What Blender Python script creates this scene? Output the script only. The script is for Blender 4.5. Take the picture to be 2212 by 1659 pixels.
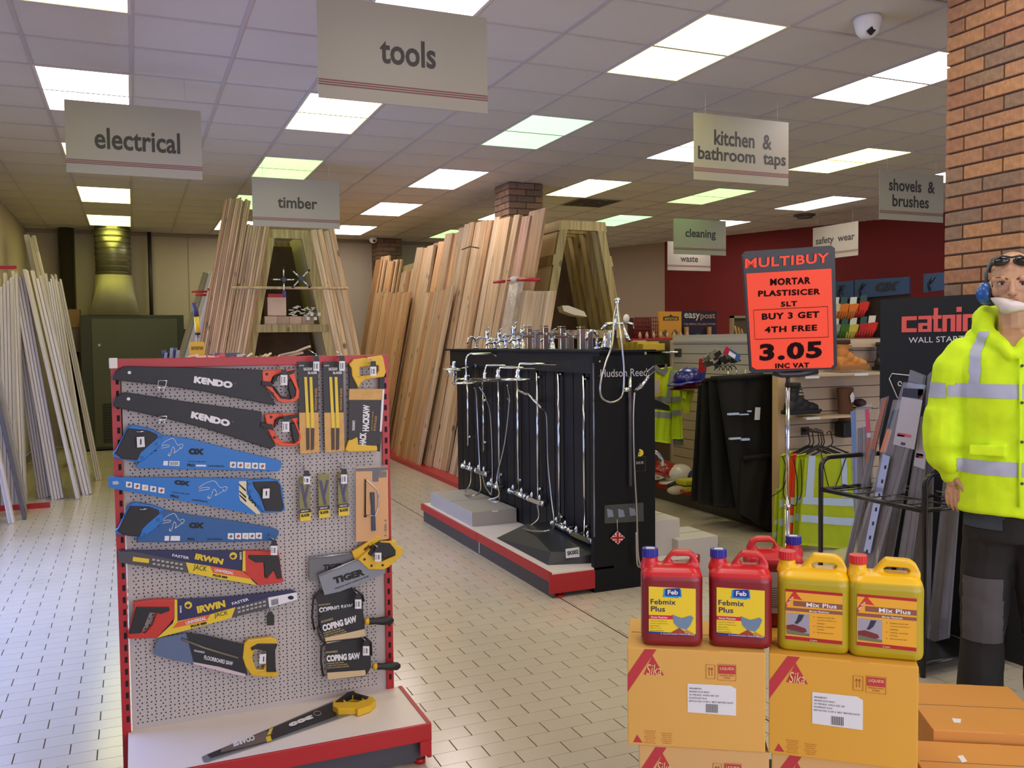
import bpy, bmesh, math, random
from mathutils import Vector, Matrix, noise
from mathutils.geometry import tessellate_polygon
random.seed(7)
for o in list(bpy.data.objects): bpy.data.objects.remove(o)
S = bpy.context.scene
COL = S.collection
V = Vector
# ------------------------------------------------------------------ camera
YAW, PITCH, ROLL, FPX = .40328, .047473, -.0111794, 1918.75
EYE = V((0, 0, 1.6))
_fw = V((math.sin(YAW)*math.cos(PITCH), math.cos(YAW)*math.cos(PITCH), -math.sin(PITCH)))
_r = V((math.cos(YAW), -math.sin(YAW), 0)); _u = _r.cross(_fw)
R2 = _r*math.cos(ROLL)+_u*math.sin(ROLL); U2 = -_r*math.sin(ROLL)+_u*math.cos(ROLL)
cam = bpy.data.cameras.new('camera'); co = bpy.data.objects.new('camera', cam); COL.objects.link(co)
co.matrix_world = Matrix(((R2.x, U2.x, -_fw.x, 0), (R2.y, U2.y, -_fw.y, 0), (R2.z, U2.z, -_fw.z, 1.6), (0, 0, 0, 1)))
cam.sensor_fit = 'HORIZONTAL'; cam.sensor_width = 36; cam.lens = FPX/2212*36
cam.clip_start = .05; cam.clip_end = 200
S.camera = co
# ------------------------------------------------------------------ light, exposure
w = bpy.data.worlds.new('world'); S.world = w; w.use_nodes = True
bg = w.node_tree.nodes['Background']; bg.inputs[0].default_value = (.36, .48, 1.0, 1); bg.inputs[1].default_value = .4
def area(name, loc, rot, sx, sy, power, col):
    l = bpy.data.lights.new(name, 'AREA'); l.shape = 'RECTANGLE'; l.size = sx; l.size_y = sy; l.energy = power; l.color = col
    o = bpy.data.objects.new(name, l); COL.objects.link(o); o.location = loc; o.rotation_euler = rot; return o
# daylight through the glazed shop front behind the camera
area('shopfront_daylight', (2.6, -2.6, 1.5), (math.radians(86), 0, math.radians(-8)), 6.5, 2.6, 92, (1.0, .93, .9))
# bluish daylight through the side window in the left wall, beside the saw stand
area('side_window_daylight', (-1.5, 5.9, 1.35), (0, math.radians(-56), 0), 2.0, 4.2, 92, (.30, .43, 1.0))
# the ceiling panels go on above and behind the camera
for i_ in (2, 5, 8):
    for j_ in (-6, -10): area('ceiling_panel_light', (.0473+.6*i_+.3, 5.471+.6*j_+.6, 3.448), (0, 0, 0), .56, 1.16, 9, (1.0, .9, .78))
S.view_settings.view_transform = 'Standard'; S.view_settings.look = 'None'
S.view_settings.gamma = 1; S.view_settings.use_curve_mapping = False; S.view_settings.exposure = 0.75

# ------------------------------------------------------------------ pixel -> point on a real plane of the room
def ray(x, y): return _fw + R2*((x-1106)/FPX) - U2*((y-829.5)/FPX)
def AY(x, y, Y): d = ray(x, y); return EYE + d*(Y/d.y)
def AX(x, y, X): d = ray(x, y); return EYE + d*(X/d.x)
def AZ(x, y, Z): d = ray(x, y); return EYE + d*((Z-1.6)/d.z)
def AP(x, y, p0, n): d = ray(x, y); return EYE + d*((p0-EYE).dot(n)/d.dot(n))
def AD(x, y, D): d = ray(x, y); return EYE + d*(D/d.dot(_fw))
def PX(p):
    d = V(p)-EYE; z = d.dot(_fw)
    if z < .05: return None
    return (1106+FPX*d.dot(R2)/z, 829.5-FPX*d.dot(U2)/z)

# ------------------------------------------------------------------ materials
def lin(c):
    return tuple(((v/255)/12.92 if v/255 <= .04045 else ((v/255+.055)/1.055)**2.4) for v in c)
MATS = {}
def M(name, rgb=(200, 200, 200), rough=.5, metal=0., var=0., scale=8., bump=0., emit=0., coat=0., alpha=1., trans=0., stretch=None, k=1.0, spec=None):
    if name in MATS: return MATS[name]
    m = bpy.data.materials.new(name); m.use_nodes = True; nt = m.node_tree; b = nt.nodes['Principled BSDF']
    c = [min(1, x*k) for x in lin(rgb)]
    b.inputs['Base Color'].default_value = (*c, 1); b.inputs['Roughness'].default_value = rough; b.inputs['Metallic'].default_value = metal
    if spec is not None: b.inputs['Specular IOR Level'].default_value = spec
    if coat: b.inputs['Coat Weight'].default_value = coat; b.inputs['Coat Roughness'].default_value = .15
    if alpha < 1: b.inputs['Alpha'].default_value = alpha
    if trans: b.inputs['Transmission Weight'].default_value = trans
    if emit:
        b.inputs['Emission Color'].default_value = (*c, 1); b.inputs['Emission Strength'].default_value = emit
    if var or bump:
        tc = nt.nodes.new('ShaderNodeTexCoord'); mp = nt.nodes.new('ShaderNodeMapping'); nz = nt.nodes.new('ShaderNodeTexNoise')
        nt.links.new(tc.outputs['Object'], mp.inputs[0]); nt.links.new(mp.outputs[0], nz.inputs[0])
        if stretch: mp.inputs['Scale'].default_value = stretch
        nz.inputs['Scale'].default_value = scale; nz.inputs['Detail'].default_value = 4
        if var:
            mx = nt.nodes.new('ShaderNodeMix'); mx.data_type = 'RGBA'
            mx.inputs['A'].default_value = (*[x*(1-var) for x in c], 1); mx.inputs['B'].default_value = (*[min(1, x*(1+var)) for x in c], 1)
            rp = nt.nodes.new('ShaderNodeValToRGB'); rp.color_ramp.elements[0].position = .3; rp.color_ramp.elements[1].position = .7
            nt.links.new(nz.outputs[0], rp.inputs[0]); nt.links.new(rp.outputs[0], mx.inputs['Factor']); nt.links.new(mx.outputs['Result'], b.inputs['Base Color'])
        if bump:
            bp = nt.nodes.new('ShaderNodeBump'); bp.inputs['Strength'].default_value = bump; bp.inputs['Distance'].default_value = .01
            nt.links.new(nz.outputs[0], bp.inputs['Height']); nt.links.new(bp.outputs[0], b.inputs['Normal'])
    MATS[name] = m; return m
def wood(name, rgb, dark=.62, knots=True, seed=0., gs=34.):
    """pine: stretched grain along local Z plus dark knots"""
    if name in MATS: return MATS[name]
    m = bpy.data.materials.new(name); m.use_nodes = True; nt = m.node_tree; L = nt.links; b = nt.nodes['Principled BSDF']
    b.inputs['Roughness'].default_value = .62
    tc = nt.nodes.new('ShaderNodeTexCoord'); mp = nt.nodes.new('ShaderNodeMapping'); mp.inputs['Scale'].default_value = (1, 1, .045); mp.inputs['Location'].default_value = (seed, seed*2, seed)
    oi = nt.nodes.new('ShaderNodeObjectInfo'); ad = nt.nodes.new('ShaderNodeVectorMath'); ad.operation = 'ADD'
    sc = nt.nodes.new('ShaderNodeVectorMath'); sc.operation = 'SCALE'; sc.inputs['Scale'].default_value = 9.
    cx = nt.nodes.new('ShaderNodeCombineXYZ'); L.new(oi.outputs['Random'], cx.inputs[0]); L.new(oi.outputs['Random'], cx.inputs[1]); L.new(oi.outputs['Random'], cx.inputs[2])
    L.new(cx.outputs[0], sc.inputs[0]); L.new(tc.outputs['Object'], ad.inputs[0]); L.new(sc.outputs[0], ad.inputs[1]); L.new(ad.outputs[0], mp.inputs[0])
    nz = nt.nodes.new('ShaderNodeTexNoise'); nz.inputs['Scale'].default_value = gs; nz.inputs['Detail'].default_value = 3; L.new(mp.outputs[0], nz.inputs[0])
    c = lin(rgb); rp = nt.nodes.new('ShaderNodeValToRGB'); e = rp.color_ramp.elements
    e[0].position = .35; e[0].color = (*[x*dark*f for x, f in zip(c, (1, .93, .85))], 1); e[1].position = .62; e[1].color = (*c, 1); L.new(nz.outputs[0], rp.inputs[0])
    out = rp.outputs[0]
    hv = nt.nodes.new('ShaderNodeHueSaturation'); mr = nt.nodes.new('ShaderNodeMapRange'); mr.inputs['To Min'].default_value = .78; mr.inputs['To Max'].default_value = 1.14
    L.new(oi.outputs['Random'], mr.inputs[0]); L.new(mr.outputs[0], hv.inputs['Value']); L.new(out, hv.inputs['Color']); out = hv.outputs[0]
    if knots:
        mp2 = nt.nodes.new('ShaderNodeMapping'); mp2.inputs['Scale'].default_value = (1, 1, .6); L.new(ad.outputs[0], mp2.inputs[0])
        vo = nt.nodes.new('ShaderNodeTexVoronoi'); vo.inputs['Scale'].default_value = 5.2; L.new(mp2.outputs[0], vo.inputs[0])
        r2 = nt.nodes.new('ShaderNodeValToRGB'); r2.color_ramp.elements[0].position = .09; r2.color_ramp.elements[0].color = (1, 1, 1, 1); r2.color_ramp.elements[1].position = .15; r2.color_ramp.elements[1].color = (0, 0, 0, 1)
        L.new(vo.outputs['Distance'], r2.inputs[0]); mx = nt.nodes.new('ShaderNodeMix'); mx.data_type = 'RGBA'
        L.new(r2.outputs[0], mx.inputs['Factor']); L.new(out, mx.inputs['A']); mx.inputs['B'].default_value = (*[x*.3 for x in c], 1); out = mx.outputs['Result']
    L.new(out, b.inputs['Base Color']); MATS[name] = m; return m

# ------------------------------------------------------------------ mesh builder
class MB:
    def __init__(s): s.v = []; s.f = []; s.mi = []; s.sm = []
    def add(s, vs, fs, smooth=False, mi=0):
        n = len(s.v); s.v += [V(p) for p in vs]; s.f += [tuple(i+n for i in f) for f in fs]; s.mi += [mi]*len(fs); s.sm += [smooth]*len(fs); return s
    def box(s, a, b, mi=0):
        x0, y0, z0 = a; x1, y1, z1 = b
        return s.add([(x0, y0, z0), (x1, y0, z0), (x1, y1, z0), (x0, y1, z0), (x0, y0, z1), (x1, y0, z1), (x1, y1, z1), (x0, y1, z1)],
                     [(0, 3, 2, 1), (4, 5, 6, 7), (0, 1, 5, 4), (1, 2, 6, 5), (2, 3, 7, 6), (3, 0, 4, 7)], mi=mi)
    def obox(s, o, ax, ay, az, mi=0):
        """box from corner o with edge vectors ax, ay, az"""
        o = V(o); ax = V(ax); ay = V(ay); az = V(az)
        p = [o, o+ax, o+ax+ay, o+ay, o+az, o+ax+az, o+ax+ay+az, o+ay+az]
        f = [(0, 3, 2, 1), (4, 5, 6, 7), (0, 1, 5, 4), (1, 2, 6, 5), (2, 3, 7, 6), (3, 0, 4, 7)]
        if ax.cross(ay).dot(az) < 0: f = [q[::-1] for q in f]
        return s.add(p, f, mi=mi)
    def prism(s, poly, t, holes=(), mi=0, smooth=False):
        """poly: 3-D loop (front face), t: thickness vector pointing to the back"""
        t = V(t); loops = [[V(p) for p in poly]] + [[V(p) for p in h] for h in holes]
        tris = tessellate_polygon(loops); fl = [p for l in loops for p in l]; n = len(fl)
        nrm = -t.normalized(); fr = []
        for a, b, c in tris:
            g = (fl[b]-fl[a]).cross(fl[c]-fl[a])
            fr.append((a, b, c) if g.dot(nrm) > 0 else (a, c, b))
        fs = fr + [(c+n, b+n, a+n) for a, b, c in fr]
        k = 0
        for li, l in enumerate(loops):
            ar = V((0, 0, 0))
            for i in range(len(l)): ar += l[i].cross(l[(i+1) % len(l)])
            ccw = ar.dot(nrm) > 0
            if li: ccw = not ccw
            for i in range(len(l)):
                a = k+i; b = k+(i+1) % len(l)
                fs.append((a, a+n, b+n, b) if ccw else (a, b, b+n, a+n))
            k += len(l)
        return s.add(fl+[p+t for p in fl], fs, mi=mi, smooth=smooth)
    def tube(s, path, r, seg=8, closed=False, caps=True, mi=0, rs=None):
        path = [V(p) for p in path]; n = len(path); vs = []; prev = None
        for i, p in enumerate(path):
            if closed: t = path[(i+1) % n]-path[i-1]
            else: t = path[min(i+1, n-1)]-path[max(i-1, 0)]
            t = t.normalized() if t.length > 1e-9 else V((0, 0, 1))
            if prev is None:
                a = V((0, 0, 1)) if abs(t.z) < .9 else V((1, 0, 0)); u = t.cross(a).normalized()
            else:
                u = prev - t*prev.dot(t); u = u.normalized() if u.length > 1e-6 else t.orthogonal().normalized()
            prev = u; w2 = t.cross(u); rr = rs[i] if rs else r
            for k in range(seg):
                an = 2*math.pi*k/seg; vs.append(p+(u*math.cos(an)+w2*math.sin(an))*rr)
        fs = []
        for i in range(n if closed else n-1):
            j = (i+1) % n
            for k in range(seg):
                l = (k+1) % seg; fs.append((i*seg+k, i*seg+l, j*seg+l, j*seg+k))
        if caps and not closed: fs += [tuple(range(seg))[::-1], tuple((n-1)*seg+k for k in range(seg))]
        return s.add(vs, fs, smooth=True, mi=mi)
    def cyl(s, a, b, r, r2=None, seg=12, mi=0):
        s.tube([a, b], r, seg, rs=[r, r if r2 is None else r2], mi=mi)
        for i in (-1, -2): s.sm[i] = False
        return s
    def lathe(s, c, ax, prof, seg=16, mi=0):
        """prof: list of (radius, distance along ax)"""
        c = V(c); ax = V(ax).normalized(); u = ax.orthogonal().normalized(); w2 = ax.cross(u); vs = []
        for r, h in prof:
            for k in range(seg):
                an = 2*math.pi*k/seg; vs.append(c+ax*h+(u*math.cos(an)+w2*math.sin(an))*max(r, 1e-5))
        fs = []
        for i in range(len(prof)-1):
            for k in range(seg):
                l = (k+1) % seg; fs.append((i*seg+k, i*seg+l, (i+1)*seg+l, (i+1)*seg+k))
        fs += [tuple(range(seg))[::-1], tuple((len(prof)-1)*seg+k for k in range(seg))]
        return s.add(vs, fs, smooth=True, mi=mi)
    def ball(s, c, rx, ry=None, rz=None, seg=14, rings=8, rot=None, mi=0):
        ry = ry or rx; rz = rz or rx; vs = []; c = V(c)
        for i in range(1, rings):
            th = math.pi*i/rings
            for k in range(seg):
                ph = 2*math.pi*k/seg; vs.append(V((rx*math.sin(th)*math.cos(ph), ry*math.sin(th)*math.sin(ph), rz*math.cos(th))))
        vs += [V((0, 0, rz)), V((0, 0, -rz))]
        if rot: vs = [rot @ p for p in vs]
        vs = [p+c for p in vs]; fs = []; T = len(vs)-2; B = T+1
        for i in range(rings-2):
            for k in range(seg):
                l = (k+1) % seg; fs.append((i*seg+k, (i+1)*seg+k, (i+1)*seg+l, i*seg+l))
        for k in range(seg):
            l = (k+1) % seg; fs.append((T, k, l)); fs.append((B, (rings-2)*seg+l, (rings-2)*seg+k))
        return s.add(vs, fs, smooth=True, mi=mi)
    def loft(s, rings, caps=True, mi=0, closed=True):
        n = len(rings[0]); vs = [p for r in rings for p in r]; fs = []
        for i in range(len(rings)-1):
            for k in range(n if closed else n-1):
                l = (k+1) % n; fs.append((i*n+k, i*n+l, (i+1)*n+l, (i+1)*n+k))
        if caps: fs += [tuple(range(n))[::-1], tuple((len(rings)-1)*n+k for k in range(n))]
        return s.add(vs, fs, smooth=True, mi=mi)
    def mesh(s, name, mats, off=V((0, 0, 0))):
        me = bpy.data.meshes.new(name); me.from_pydata([tuple(p-off) for p in s.v], [], s.f)
        for m in (mats if isinstance(mats, (list, tuple)) else [mats]): me.materials.append(m)
        for p, a, b in zip(me.polygons, s.mi, s.sm): p.material_index = a; p.use_smooth = b
        me.update(); return me
def wloc(o):
    l = V(o.location)
    while o.parent: o = o.parent; l += V(o.location)
    return l
def obj(name, mb, mats, parent=None, bev=0, label=None, at=None):
    """link a builder (world coordinates) as one mesh object, optionally as a part of parent"""
    base = wloc(parent) if parent else V((0, 0, 0))
    loc = V(at) if at is not None else V((0, 0, 0))
    if at is None and parent is None and isinstance(mb, MB):
        xs = [p.x for p in mb.v]; ys = [p.y for p in mb.v]; zs = [p.z for p in mb.v]
        loc = V(((min(xs)+max(xs))/2, (min(ys)+max(ys))/2, min(zs)))
    if isinstance(mb, MB):
        me = mb.mesh(name, mats, base if (parent and at is None) else loc)
    else: me = mb
    o = bpy.data.objects.new(name, me); COL.objects.link(o)
    if parent:
        o.parent = parent
        if at is not None: o.location = loc-base
    else: o.location = loc
    if bev: bevel(me, bev)
    if label: o['label'] = label
    return o
def bevel(me, w, seg=2, ang=.6):
    bm = bmesh.new(); bm.from_mesh(me); bm.normal_update()
    bmesh.ops.remove_doubles(bm, verts=bm.verts, dist=1e-5)
    ed = [e for e in bm.edges if len(e.link_faces) == 2 and e.calc_face_angle(0) > ang]
    try: bmesh.ops.bevel(bm, geom=ed, offset=w, segments=seg, affect='EDGES', clamp_overlap=True, profile=.6)
    except Exception: pass
    bm.to_mesh(me); bm.free()
def thing(name, label, cat, loc, group=None, rz=0):
    o = bpy.data.objects.new(name, None); o.empty_display_size = .1; COL.objects.link(o); o.location = loc; o.rotation_euler = (0, 0, rz)
    o['label'] = label; o['category'] = cat
    if group: o['group'] = group
    return o
def tag(o, label, cat, group=None):
    o['label'] = label; o['category'] = cat
    if group: o['group'] = group
    return o
def struct(o): o['kind'] = 'structure'; return o
def stuff(o): o['kind'] = 'stuff'; return o
def dup(root, loc=None, rz=None, label=None):
    r = root.copy(); COL.objects.link(r)
    if loc is not None: r.location = loc
    if rz is not None: r.rotation_euler = (0, 0, rz)
    if label: r['label'] = label
    for ch in list(root.children):
        c = ch.copy(); COL.objects.link(c); c.parent = r
        for g in list(ch.children):
            d = g.copy(); COL.objects.link(d); d.parent = c
    return r
_tc = {}
WORK = bpy.data.scenes.new('work')
def evaluated(o):
    """evaluate one helper object in an empty scratch scene (fast), return a new mesh"""
    WORK.collection.objects.link(o)
    with bpy.context.temp_override(scene=WORK, view_layer=WORK.view_layers[0]):
        dg = bpy.context.evaluated_depsgraph_get(); me = bpy.data.meshes.new_from_object(o.evaluated_get(dg))
    WORK.collection.objects.unlink(o); return me
def textmesh(body, bold=0., space=1., shear=0.):
    k = (body, bold, space, shear)
    if k in _tc: return _tc[k]
    c = bpy.data.curves.new('t', 'FONT'); c.body = body; c.size = 1; c.offset = bold; c.resolution_u = 3; c.space_character = space; c.shear = shear; c.fill_mode = 'FRONT'
    o = bpy.data.objects.new('t', c); me = evaluated(o)
    vs = [v.co.copy() for v in me.vertices]; fs = [tuple(p.vertices) for p in me.polygons]
    bpy.data.objects.remove(o); bpy.data.curves.remove(c); bpy.data.meshes.remove(me)
    if not vs: vs = [V((0, 0, 0))]
    x0 = min(v.x for v in vs); x1 = max(v.x for v in vs); y0 = min(v.y for v in vs); y1 = max(v.y for v in vs)
    _tc[k] = (vs, fs, x0, x1, y0, y1); return _tc[k]
def text(mb, body, c, u, v, width, height=None, bold=.02, space=1., shear=0., lift=.0006, mi=0):
    """lettering centred at c, running along u, up along v; lifted off the surface along u x v"""
    vs, fs, x0, x1, y0, y1 = textmesh(body, bold, space, shear)
    u = V(u).normalized(); v = V(v).normalized(); n = u.cross(v).normalized()
    sx = width/max(1e-6, x1-x0); sy = (height/max(1e-6, y1-y0)) if height else sx
    c = V(c); mb.add([c+u*((p.x-(x0+x1)/2)*sx)+v*((p.y-(y0+y1)/2)*sy)+n*lift for p in vs], fs, mi=mi)
    return mb
def quadtext(mb, body, tl, tr, bl, **k):
    """lettering filling the box given by three corners"""
    tl, tr, bl = V(tl), V(tr), V(bl); c = (tr+bl)/2
    return text(mb, body, c, tr-tl, tl-bl, (tr-tl).length, (tl-bl).length, **k)
def voxel(mb, name, mats, size, smooth=2, parent=None):
    """fuse overlapping shapes into one continuous skin"""
    me = mb.mesh('tmp', []) if False else mb.mesh('tmp', mats)
    o = bpy.data.objects.new('tmp', me)
    m = o.modifiers.new('r', 'REMESH'); m.mode = 'VOXEL'; m.voxel_size = size; m.use_smooth_shade = True
    if smooth:
        q = o.modifiers.new('s', 'SMOOTH'); q.iterations = smooth; q.factor = .5
    r = evaluated(o); r.name = name
    bpy.data.objects.remove(o); bpy.data.meshes.remove(me)
    if not r.materials:
        for mm in (mats if isinstance(mats, (list, tuple)) else [mats]): r.materials.append(mm)
    return r
def sub_mesh(me, name, mat, test, lift):
    """skin patch: faces of me passing test, lifted along the normals"""
    idx = {}; vs = []; fs = []
    for p in me.polygons:
        if test(p.center):
            f = []
            for i in p.vertices:
                if i not in idx: idx[i] = len(vs); vs.append(tuple(me.vertices[i].co+me.vertices[i].normal*lift))
                f.append(idx[i])
            fs.append(f)
    r = bpy.data.meshes.new(name); r.from_pydata(vs, [], fs); r.materials.append(mat)
    for p in r.polygons: p.use_smooth = True
    return r
def arc(c, u, v, r, a0, a1, n=8):
    c = V(c); u = V(u); v = V(v)
    return [c+u*(r*math.cos(a0+(a1-a0)*i/n))+v*(r*math.sin(a0+(a1-a0)*i/n)) for i in range(n+1)]
def spline(pts, n=6):
    pts = [V(p) for p in pts]; out = []
    for i in range(len(pts)-1):
        p0 = pts[max(i-1, 0)]; p1 = pts[i]; p2 = pts[i+1]; p3 = pts[min(i+2, len(pts)-1)]
        for k in range(n):
            t = k/n; out.append(.5*((2*p1)+(p2-p0)*t+(2*p0-5*p1+4*p2-p3)*t*t+(-p0+3*p1-3*p2+p3)*t**3))
    return out+[pts[-1]]
ORD = ['first', 'second', 'third', 'fourth', 'fifth', 'sixth', 'seventh', 'eighth', 'ninth', 'tenth', 'eleventh', 'twelfth', 'thirteenth', 'fourteenth', 'fifteenth', 'sixteenth', 'seventeenth', 'eighteenth', 'nineteenth', 'twentieth',
       'twenty-first', 'twenty-second', 'twenty-third', 'twenty-fourth', 'twenty-fifth', 'twenty-sixth']
# common materials
CHROME = M('chrome', (215, 218, 225), .12, 1.); STEEL = M('galvanised_steel', (150, 150, 140), .32, 1., var=.25, scale=5)
BLACKP = M('black_plastic', (24, 23, 26), .45); WHITEP = M('white_plastic', (225, 222, 218), .5); BLACKM = M('black_metal', (20, 19, 22), .35, coat=.3)
RED = M('red_enamel', (176, 26, 34), .38); LABELW = M('label_paper', (226, 226, 232), .6); INK = M('black_ink', (20, 18, 20), .6)
WHITEINK = M('white_ink', (228, 228, 232), .6); HIVIS = M('hivis_fabric', (208, 244, 14), .75, var=.08, scale=14, bump=.15); REFL = M('reflective_tape', (196, 202, 216), .45, var=.05, scale=30)
ORANGEF = M('orange_fabric', (240, 60, 20), .7)
GREYT = M('charcoal_steel', (66, 62, 62), .45)
CREAM = M('cream_laminate', (206, 192, 168), .5, var=.03, scale=3)
PINE = wood('pine', (214, 178, 134)); PINE2 = wood('pine_warm', (212, 164, 114), seed=3.); PINE3 = wood('pine_pale', (220, 190, 152), seed=5.)
GREENW = wood('treated_pine', (186, 164, 112), seed=8.); PRIMED = wood('primed_white_wood', (222, 216, 220), dark=.86, knots=False, seed=2., gs=18)
PINKW = wood('redwood_strip', (206, 160, 132), dark=.55, seed=9.)
FILM = M('clear_film', (220, 222, 230), .12, alpha=.1, spec=.6)
# ================================================================== SETTING
CEIL = 3.452; GX, GY = .0473, 5.471           # ceiling grid origin: lines at GX+.6i, GY+.6j
floor_m = M('floor_tile', (204, 194, 176), .2, var=.05, scale=3, coat=.25); grout = M('grout', (112, 92, 74), .9)
fl = struct(obj('floor', MB().box((-1.48, -2.6, -.12), (14.5, 15.85, -.004)), grout, at=(0, 0, -.12)))
def inview(p, m=60):
    q = PX(p); return q is not None and -m < q[0] < 2212+m and -m < q[1] < 1659+m
TL_, TW_ = .2, .1
cand = []
for j in range(0, 159):
    y = j*TW_ + .033
    for i in range(-8, 72):
        x = i*TL_ + (0 if j % 2 else .1) + .028
        if x < -1.47 or x > 12.2 or y > 15.8: continue
        c = (x+TL_/2, y+TW_/2, 0)
        if inview(c, 900): cand.append((math.hypot(c[0], c[1]), x, y))
        elif -.9 < y < 3 and x < 4: cand.append((99, x, y))
cand.sort()
tm = MB().box((.0025, .0012, -.02), (TL_-.0025, TW_-.0012, 0)).mesh('floor_tile', floor_m)
vis = [c for c in cand if inview((c[1]+.1, c[2]+.05, 0), 0)]
near = set((c[1], c[2]) for c in vis[:300]); rest = MB()
for d, x, y in cand:
    if (x, y) in near:
        o = bpy.data.objects.new('floor_tile', tm); COL.objects.link(o); o.parent = fl; o.location = (x, y, .12)
    else:
        a = len(rest.v); x0, x1, y0, y1 = x+.0025, x+TL_-.0025, y+.0012, y+TW_-.0012
        rest.v += [V((x0, y0, 0)), V((x1, y0, 0)), V((x1, y1, 0)), V((x0, y1, 0)), V((x0, y0, -.006)), V((x1, y0, -.006)), V((x1, y1, -.006)), V((x0, y1, -.006))]
        F = [(0, 1, 2, 3), (0, 4, 5, 1), (1, 5, 6, 2), (2, 6, 7, 3), (3, 7, 4, 0)]
        rest.f += [tuple(q+a for q in f) for f in F]; rest.mi += [0]*5; rest.sm += [False]*5
stuff(obj('floor_tiles_beyond', rest, floor_m, fl))
struct(obj('trim_1', MB().box((2.405, 1.2, 0), (2.413, 12, .0012)), M('expansion_joint', (70, 58, 48), .8)))

# ceiling: lay-in tiles on a grid, with square luminaires dropped into it
ceil_m = M('ceiling_tile', (206, 200, 190), .9, var=.025, scale=2.); bar_m = M('ceiling_grid_bar', (190, 180, 176), .6)
ce = struct(obj('ceiling', MB().box((-1.6, -2.6, CEIL+.06), (14.5, 15.95, CEIL+.14)), M('void', (40, 38, 36), .9), at=(0, 0, CEIL)))
LAMPS = [(-1, -2, 'Y'), (-1, 2, 'P'), (-1, 6, 'C'), (-1, 10, 'C'), (-1, 14, 'Y'), (2, -2, 'P'), (2, 2, 'C'), (2, 6, 'G'), (2, 10, 'G'), (2, 14, 'W'),
         (5, -2, 'Y'), (5, 2, 'M'), (5, 6, 'P'), (5, 10, 'P'), (5, 14, 'P'), (8, -2, 'P'), (8, 2, 'W'), (8, 6, 'C'), (8, 10, 'W'), (8, 14, 'G'),
         (11, -2, 'Y'), (11, 2, 'Y'), (11, 6, 'G'), (11, 10, 'M'), (11, 14, 'P'), (14, 2, 'P'), (14, 6, 'P'), (14, 10, 'P')]
lampcells = set()
for L_, T_, _ in LAMPS: lampcells |= {(L_, T_), (L_, T_+1)}
tiles = []
for i in range(-3, 22):
    for j in range(-14, 18):
        if (i, j) in lampcells: continue
        x0 = GX+.6*i; y0 = GY+.6*j
        if x0 < -2: continue
        tiles.append((0 if inview((x0+.3, y0+.3, CEIL), 40) else 1, math.hypot(x0+.3, y0+.3), max(x0, -1.58), y0, x0+.6, min(y0+.6, 15.9)))
tiles.sort()
tme = MB().box((.01, .01, .004), (.59, .59, .02)).mesh('ceiling_tile', ceil_m); rest = MB(); n = 0
for a, d, x0, y0, x1, y1 in tiles:
    if a == 0 and n < 300 and x1-x0 > .59 and y1-y0 > .59:
        o = bpy.data.objects.new('ceiling_tile', tme); COL.objects.link(o); o.parent = ce; o.location = (x0, y0, 0); n += 1
    else: rest.box((x0+.01, y0+.01, CEIL+.004), (x1-.01, y1-.01, CEIL+.02))
stuff(obj('ceiling_tiles_beyond', rest, ceil_m, ce))
g = MB()
for i in range(-2, 23): x = GX+.6*i; g.box((x-.012, -2.6, CEIL-.003), (x+.012, 15.9, CEIL+.006))
for j in range(-13, 18): y = GY+.6*j; g.box((-1.58, y-.012, CEIL-.002), (13.5, y+.012, CEIL+.005))
obj('ceiling_grid', g, bar_m, ce)
TINT = {'P': ((3.1, 2.75, 2.65), 'pinkish white'), 'W': ((3.0, 2.9, 2.1), 'white'), 'C': ((2.5, 2.3, .7), 'warm cream'), 'Y': ((1.9, 1.85, .38), 'yellow'), 'G': ((.26, .6, .17), 'pale green'), 'M': ((.24, .6, .25), 'mint green')}
LE = 1.7
def lampmat(k):
    if 'diffuser_'+k in MATS: return MATS['diffuser_'+k]
    m = bpy.data.materials.new('diffuser_'+k); m.use_nodes = True; b = m.node_tree.nodes['Principled BSDF']; b.inputs['Base Color'].default_value = (.8, .8, .75, 1)
    c = TINT[k][0]; mx = max(c); b.inputs['Emission Color'].default_value = (*[v/mx for v in c], 1); b.inputs['Emission Strength'].default_value = mx*LE; MATS['diffuser_'+k] = m; return m
colname = {-1: 'leftmost column', 2: 'second column from the left', 5: 'third column from the left', 8: 'fourth column from the left', 11: 'fifth column from the left', 14: 'rightmost column'}
rown = {-2: 'nearest of the ceiling lights in the', 2: 'second nearest in the', 6: 'third nearest in the', 10: 'fourth nearest in the', 14: 'farthest in the'}
frame_me = MB().box((.0, .0, -.004), (.6, .018, .01)).box((0, 1.182, -.004), (.6, 1.2, .01)).box((0, .018, -.004), (.018, 1.182, .01)).box((.582, .018, -.004), (.6, 1.182, .01)).mesh('frame', M('lamp_frame', (215, 210, 200), .4))
difs = {}
for L_, T_, k in LAMPS:
    t = thing('ceiling_light', '%s light panel, %s %s' % (TINT[k][1], rown[T_], colname[L_]), 'ceiling light', (GX+.6*L_, GY+.6*T_, CEIL), 'recessed ceiling light panels')
    f = bpy.data.objects.new('frame', frame_me); COL.objects.link(f); f.parent = t
    if k not in difs: difs[k] = MB().box((.018, .018, -.001), (.582, 1.182, .008)).mesh('diffuser', lampmat(k))
    d = bpy.data.objects.new('diffuser', difs[k]); COL.objects.link(d); d.parent = t
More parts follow.
